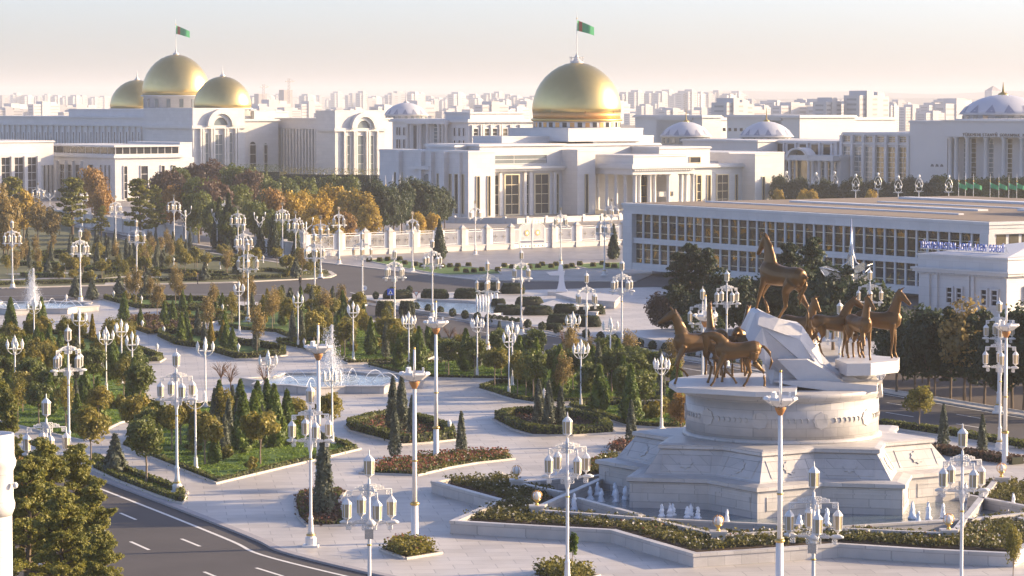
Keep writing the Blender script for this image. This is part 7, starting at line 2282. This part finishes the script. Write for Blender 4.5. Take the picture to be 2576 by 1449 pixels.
sign(1047, 778, 732, "triangle", "white triangular give-way sign on the island")
sign(917, 752, 718, "round", "small round white traffic sign at the island's tip")
def person_mesh():
    mb = MB()
    loft(mb, [((0, 0, .86), .15, .11), ((0, 0, 1.05), .16, .11), ((0, 0, 1.3), .2, .12), ((0, 0, 1.45), .18, .1), ((0, 0, 1.52), .07, .06)], 10, [Vector((1, 0, 0))] * 5)
    for s in (-1, 1):
        mb.tube([(s * .09, 0, .92), (s * .1, -.04 * s, .5), (s * .1, .09 * s, .1), (s * .1, .05 * s - .08, .03)], [.1, .07, .05, .045], 7)
        mb.tube([(s * .19, 0, 1.43), (s * .25, .03 * s, 1.15), (s * .24, -.06 * s, .9), (s * .23, -.09, .8)], [.06, .05, .04, .03], 7)
    me = mb.mesh("body", "cloth_dark")
    o = bpy.data.objects.new("tmp", me); COL.objects.link(o)
    rm = o.modifiers.new("r", 'REMESH'); rm.mode = 'VOXEL'; rm.voxel_size = .028
    out = bpy.data.meshes.new_from_object(o.evaluated_get(bpy.context.evaluated_depsgraph_get())); bpy.data.objects.remove(o)
    out.materials.clear(); out.materials.append(MATS["cloth_dark"]); out.polygons.foreach_set("use_smooth", [True] * len(out.polygons))
    return out
pm = person_mesh()
for u, v, rz, lb in ((755, 721, .6, "person in dark clothes walking across the junction"), (497, 715, 1.4, "person in dark clothes on the pavement by the park"), (2101, 800, 0, "person in dark blue standing beside the white car")):
    p = G(u, v); o = thing("person", lb, "person", (p.x, p.y, .0), rz)
    link("body", pm, o)
    part("head", MB().lathe([(.02, 1.5), (.06, 1.52), (.085, 1.6), (.09, 1.68), (.06, 1.76), (.01, 1.79)], 10), "skin", o, True)
    part("hair", MB().lathe([(.088, 1.66), (.096, 1.70), (.07, 1.78), (.01, 1.81)], 10, (0, .012, 0)), "cloth_dark", o, True)
p = G(2080, 800); car = thing("parked_car", "white car parked under the dark trees behind the horses", "car", (p.x, p.y, 0), .3)
prof_ = [(-2.1, .35), (2.1, .35), (2.15, .75), (1.3, .9), (.7, 1.4), (-1.1, 1.42), (-1.9, .95), (-2.15, .8)]
n = len(prof_)
part("body", MB().add([(x, -.82, z) for x, z in prof_] + [(x, .82, z) for x, z in prof_], [tuple(range(n)), tuple(range(2 * n - 1, n - 1, -1))] + [(i, n + i, n + (i + 1) % n, (i + 1) % n) for i in range(n)]), "car_paint", car)
for x in (-1.3, 1.3):
    for y in (-.8, .8):
        w_ = part("wheel", MB().lathe([(.33, -.1), (.33, .1)], 14), "tyre_rubber", car); w_.location = (x, y, .33); w_.rotation_euler = (math.pi / 2, 0, 0)
part("side_window", MB().add([(-1.5, -.83, .95), (1.0, -.83, .95), (.6, -.83, 1.33), (-1.05, -.83, 1.35)], [(0, 1, 2, 3)]), "glass_dark", car)

# ---------------------------------------------------------------- city and hills
def tower_proto(w, d, h, seed):
    r = random.Random(seed); o = thing("apartment_tower", "", "building")
    part("wall", MB().box(-w / 2, w / 2, -d / 2, d / 2, -1, h), "city_wall", o)
    part("stair_tower", MB().box(-w * .18, w * .12, -d / 2 - 1.2, d / 2 + .5, -1, h + 3), "city_wall", o)
    part("roof_house", MB().box(w * .2, w * .42, -d * .3, d * .3, h, h + 2.2), "city_wall", o)
    mb = MB(); n = int(h / 3.2)
    for k in range(n):
        z = 1.5 + k * 3.2
        mb.box(-w / 2 + .8, -w * .2, -d / 2 - .06, -d / 2 + .1, z, z + 1.3); mb.box(w * .15, w / 2 - .8, -d / 2 - .06, -d / 2 + .1, z, z + 1.3)
        mb.box(w / 2 - .1, w / 2 + .06, -d * .3, d * .3, z, z + 1.3)
        mb.box(-w / 2 - .06, -w / 2 + .1, -d * .3, d * .3, z, z + 1.3)
    part("window_strips", mb, "city_window", o)["kind"] = "stuff"
    return o
PT = [tower_proto(16, 14, 40, 1), tower_proto(22, 14, 34, 2), tower_proto(34, 14, 27, 3), tower_proto(48, 16, 18, 4)]
used = [False] * 4
rc = random.Random(3)
def tower(i, u, vt, Y, where):
    h0 = (40, 34, 27, 18)[i]; h = zv(vt, Y)
    if h < 6:
        return
    o = PT[i] if not used[i] else copy_tree(PT[i])
    used[i] = True
    o.location = (xu(u, Y, 250), Y, 0); o.rotation_euler = (0, 0, math.radians(38) + rc.choice((0, 0, 0, .1, -.15)))
    k_ = 1.2 if Y > 4500 else .85 if Y > 2300 else .75
    o.scale = (rc.uniform(.8, 1.15) * k_, rc.uniform(.8, 1.1) * k_, h / h0)
    queue(o, ("tall pale tower block", "pale apartment block", "long pale apartment block", "low wide pale building")[i], where, "building", "city buildings", u)
farA = "in the hazy skyline left of the three domes"
for u in (5, 42, 68, 95, 118, 142, 165, 188, 205, 236, 262):
    tower(rc.choice((0, 0, 1)), u, rc.uniform(238, 248), rc.uniform(5200, 7200), farA)
for u in (20, 55, 110, 150, 180, 230, 30, 90, 200):
    tower(rc.choice((2, 3)), u, rc.uniform(262, 282), rc.uniform(2600, 3600), farA)
farB = "in the skyline between the gold domes"
for i, u in enumerate(range(640, 1345, 14)):
    tower(rc.choice((0, 0, 0, 1)), u + rc.uniform(-6, 6), rc.uniform(234, 254), rc.uniform(5000, 7600), farB)
for i, u in enumerate(range(648, 1340, 34)):
    tower(rc.choice((1, 2, 3)), u + rc.uniform(-9, 9), rc.uniform(258, 286), rc.uniform(2400, 3800), farB)
farC = "in the skyline right of the gold dome"
for u in (1570, 1588, 1600, 1622, 1640, 1662, 1680, 1698, 1718, 1738, 1758, 1780, 1800, 1828, 1848, 1862):
    tower(0, u + rc.uniform(-4, 4), rc.uniform(230, 241), rc.uniform(4600, 5600), farC)
for i, u in enumerate(range(1560, 2420, 21)):
    tower(rc.choice((1, 1, 2, 3)), u + rc.uniform(-8, 8), rc.uniform(256, 290), rc.uniform(2400, 4400), farC)
for i, u in enumerate(range(1880, 2440, 19)):
    tower(rc.choice((0, 1)), u + rc.uniform(-8, 8), rc.uniform(252, 272), rc.uniform(2600, 4000), farC)
tower(0, 2165, 240, 1500, "with balconies, largest beyond the ministry"); tower(0, 2195, 243, 1530, "with balconies, largest beyond the ministry")
tower(0, 1830, 258, 1400, "in the skyline above the pale domes"); tower(0, 1855, 262, 1420, "in the skyline above the pale domes"); tower(0, 2080, 256, 1500, "in the skyline above the pale domes")
B = Bld("long_civic_building", "long pale civic building with a stepped roof behind the arcade hall", 2010, 1100, wall="white_far")
B.block(0, B.t(2150), 0, 40, -.2, B.z(290, 0, 0), .8, 1.0); B.block(0, 60, 10, B.s(1920), -.2, B.z(296, 0, 20), .6, 1.0)
for k in range(10):
    B.win('t', 12 + k * 3.2, 13.6 + k * 3.2, B.z(331, 0, 20), B.z(323, 0, 20), 0, "glass_dark")
B = Bld("stepped_civic_building", "pale stepped building between the domed palace and the twin domes", 1765, 1150, wall="white_far")
B.block(0, B.t(1812), 0, 40, -.2, B.z(290, 0, 0), .8, 1.0); B.block(0, 60, 6, B.s(1650), -.2, B.z(296, 0, 20), .6, 1.0)
for u, v0, v1, Y in ((663, 212, 262, 4200), (727, 197, 262, 4000)):
    p = at(u, v1, Y); h = zv(v0, Y); c = thing("tower_crane", f"faint {'taller' if v0 < 200 else 'shorter'} tower crane in the haze beside the gold domes", "crane", (p.x, p.y, 0))
    mb = MB()
    for dx in (-1.2, 1.2):
        for dy in (-1.2, 1.2):
            mb.tube([(dx, dy, 0), (dx, dy, h)], .3, 4)
    for k in range(int(h / 4)):
        mb.tube([(-1.2, -1.2, k * 4), (1.2, -1.2, k * 4 + 4)], .25, 3)
    part("mast", mb, "crane", c)
    part("jib", MB().tube([(-4, -9, h * .93), (6, 14, h * .93)], .7, 4).tube([(0, 0, h), (5, 11, h * .94)], .2, 3), "crane", c)
    b_ = thing("unfinished_tower", f"grey unfinished tower beside the {'taller' if v0 < 200 else 'shorter'} crane", "building", (p.x - 6, p.y + 20, 0), .66)
    part("frame", MB().box(-7, 7, -6, 6, -1, zv(226 if v0 < 200 else 236, Y)), "crane", b_)
p = at(2497, 235, 4600); py = thing("pyramid_tower", "faint pyramid-topped tower in the haze beside the large pale dome", "building", (p.x, p.y, 0), .5)
part("roof", MB().add([(-9, -9, zv(228, 4600)), (9, -9, zv(228, 4600)), (9, 9, zv(228, 4600)), (-9, 9, zv(228, 4600)), (0, 0, zv(216, 4600))], [(0, 1, 4), (1, 2, 4), (2, 3, 4), (3, 0, 4)]), "crane", py)
part("wall", MB().box(-9, 9, -9, 9, -1, zv(228, 4600)), "city_wall", py)

def ridge(Y, f, name, depth=1500):
    us = list(range(-300, 2900, 25)); vs, fs = [], []
    n = len(us)
    for j, (dy, k) in enumerate(((-depth, 0), (-depth * .4, .62), (0, 1), (depth, .1))):
        for u in us:
            h = max(0.5, zv(f(u), Y)) * k
            vs.append((xu(u, Y, 250), Y + dy, h - .4))
    for j in range(3):
        for i in range(n - 1):
            fs.append((j * n + i, j * n + i + 1, (j + 1) * n + i + 1, (j + 1) * n + i))
    struct(name, MB().add(vs, fs), "hill_soil", True)
ridge(11500, lambda u: 243 - 10 / (1 + math.exp(-(u - 1500) / 160)) - 3 * math.sin(u / 130) - 2 * math.sin(u / 57 + 1) - 4 * math.exp(-((u - 2080) / 180) ** 2), "hills")
ridge(8200, lambda u: 253 - 6 / (1 + math.exp(-(u - 1700) / 200)) - 1.5 * math.sin(u / 90 + 2) - 1.2 * math.sin(u / 37), "hills")

# ---------------------------------------------------------------- hazy air
hz = bpy.data.materials.new("haze_air"); hz.use_nodes = True
t = hz.node_tree
for n_ in list(t.nodes):
    if n_.type == 'BSDF_PRINCIPLED':
        t.nodes.remove(n_)
pv = t.nodes.new("ShaderNodeVolumePrincipled")
pv.inputs["Color"].default_value = (0.90, 0.92, 0.97, 1)
pv.inputs["Density"].default_value = 1.12e-4
pv.inputs["Anisotropy"].default_value = 0.0
t.links.new(pv.outputs[0], t.nodes["Material Output"].inputs["Volume"])
MATS["haze_air"] = hz
o = link("haze", MB().box(-16500, 16500, -120, 15500, -1.4, 105).mesh("haze", "haze_air"))
o["kind"] = "stuff"
flush_labels()
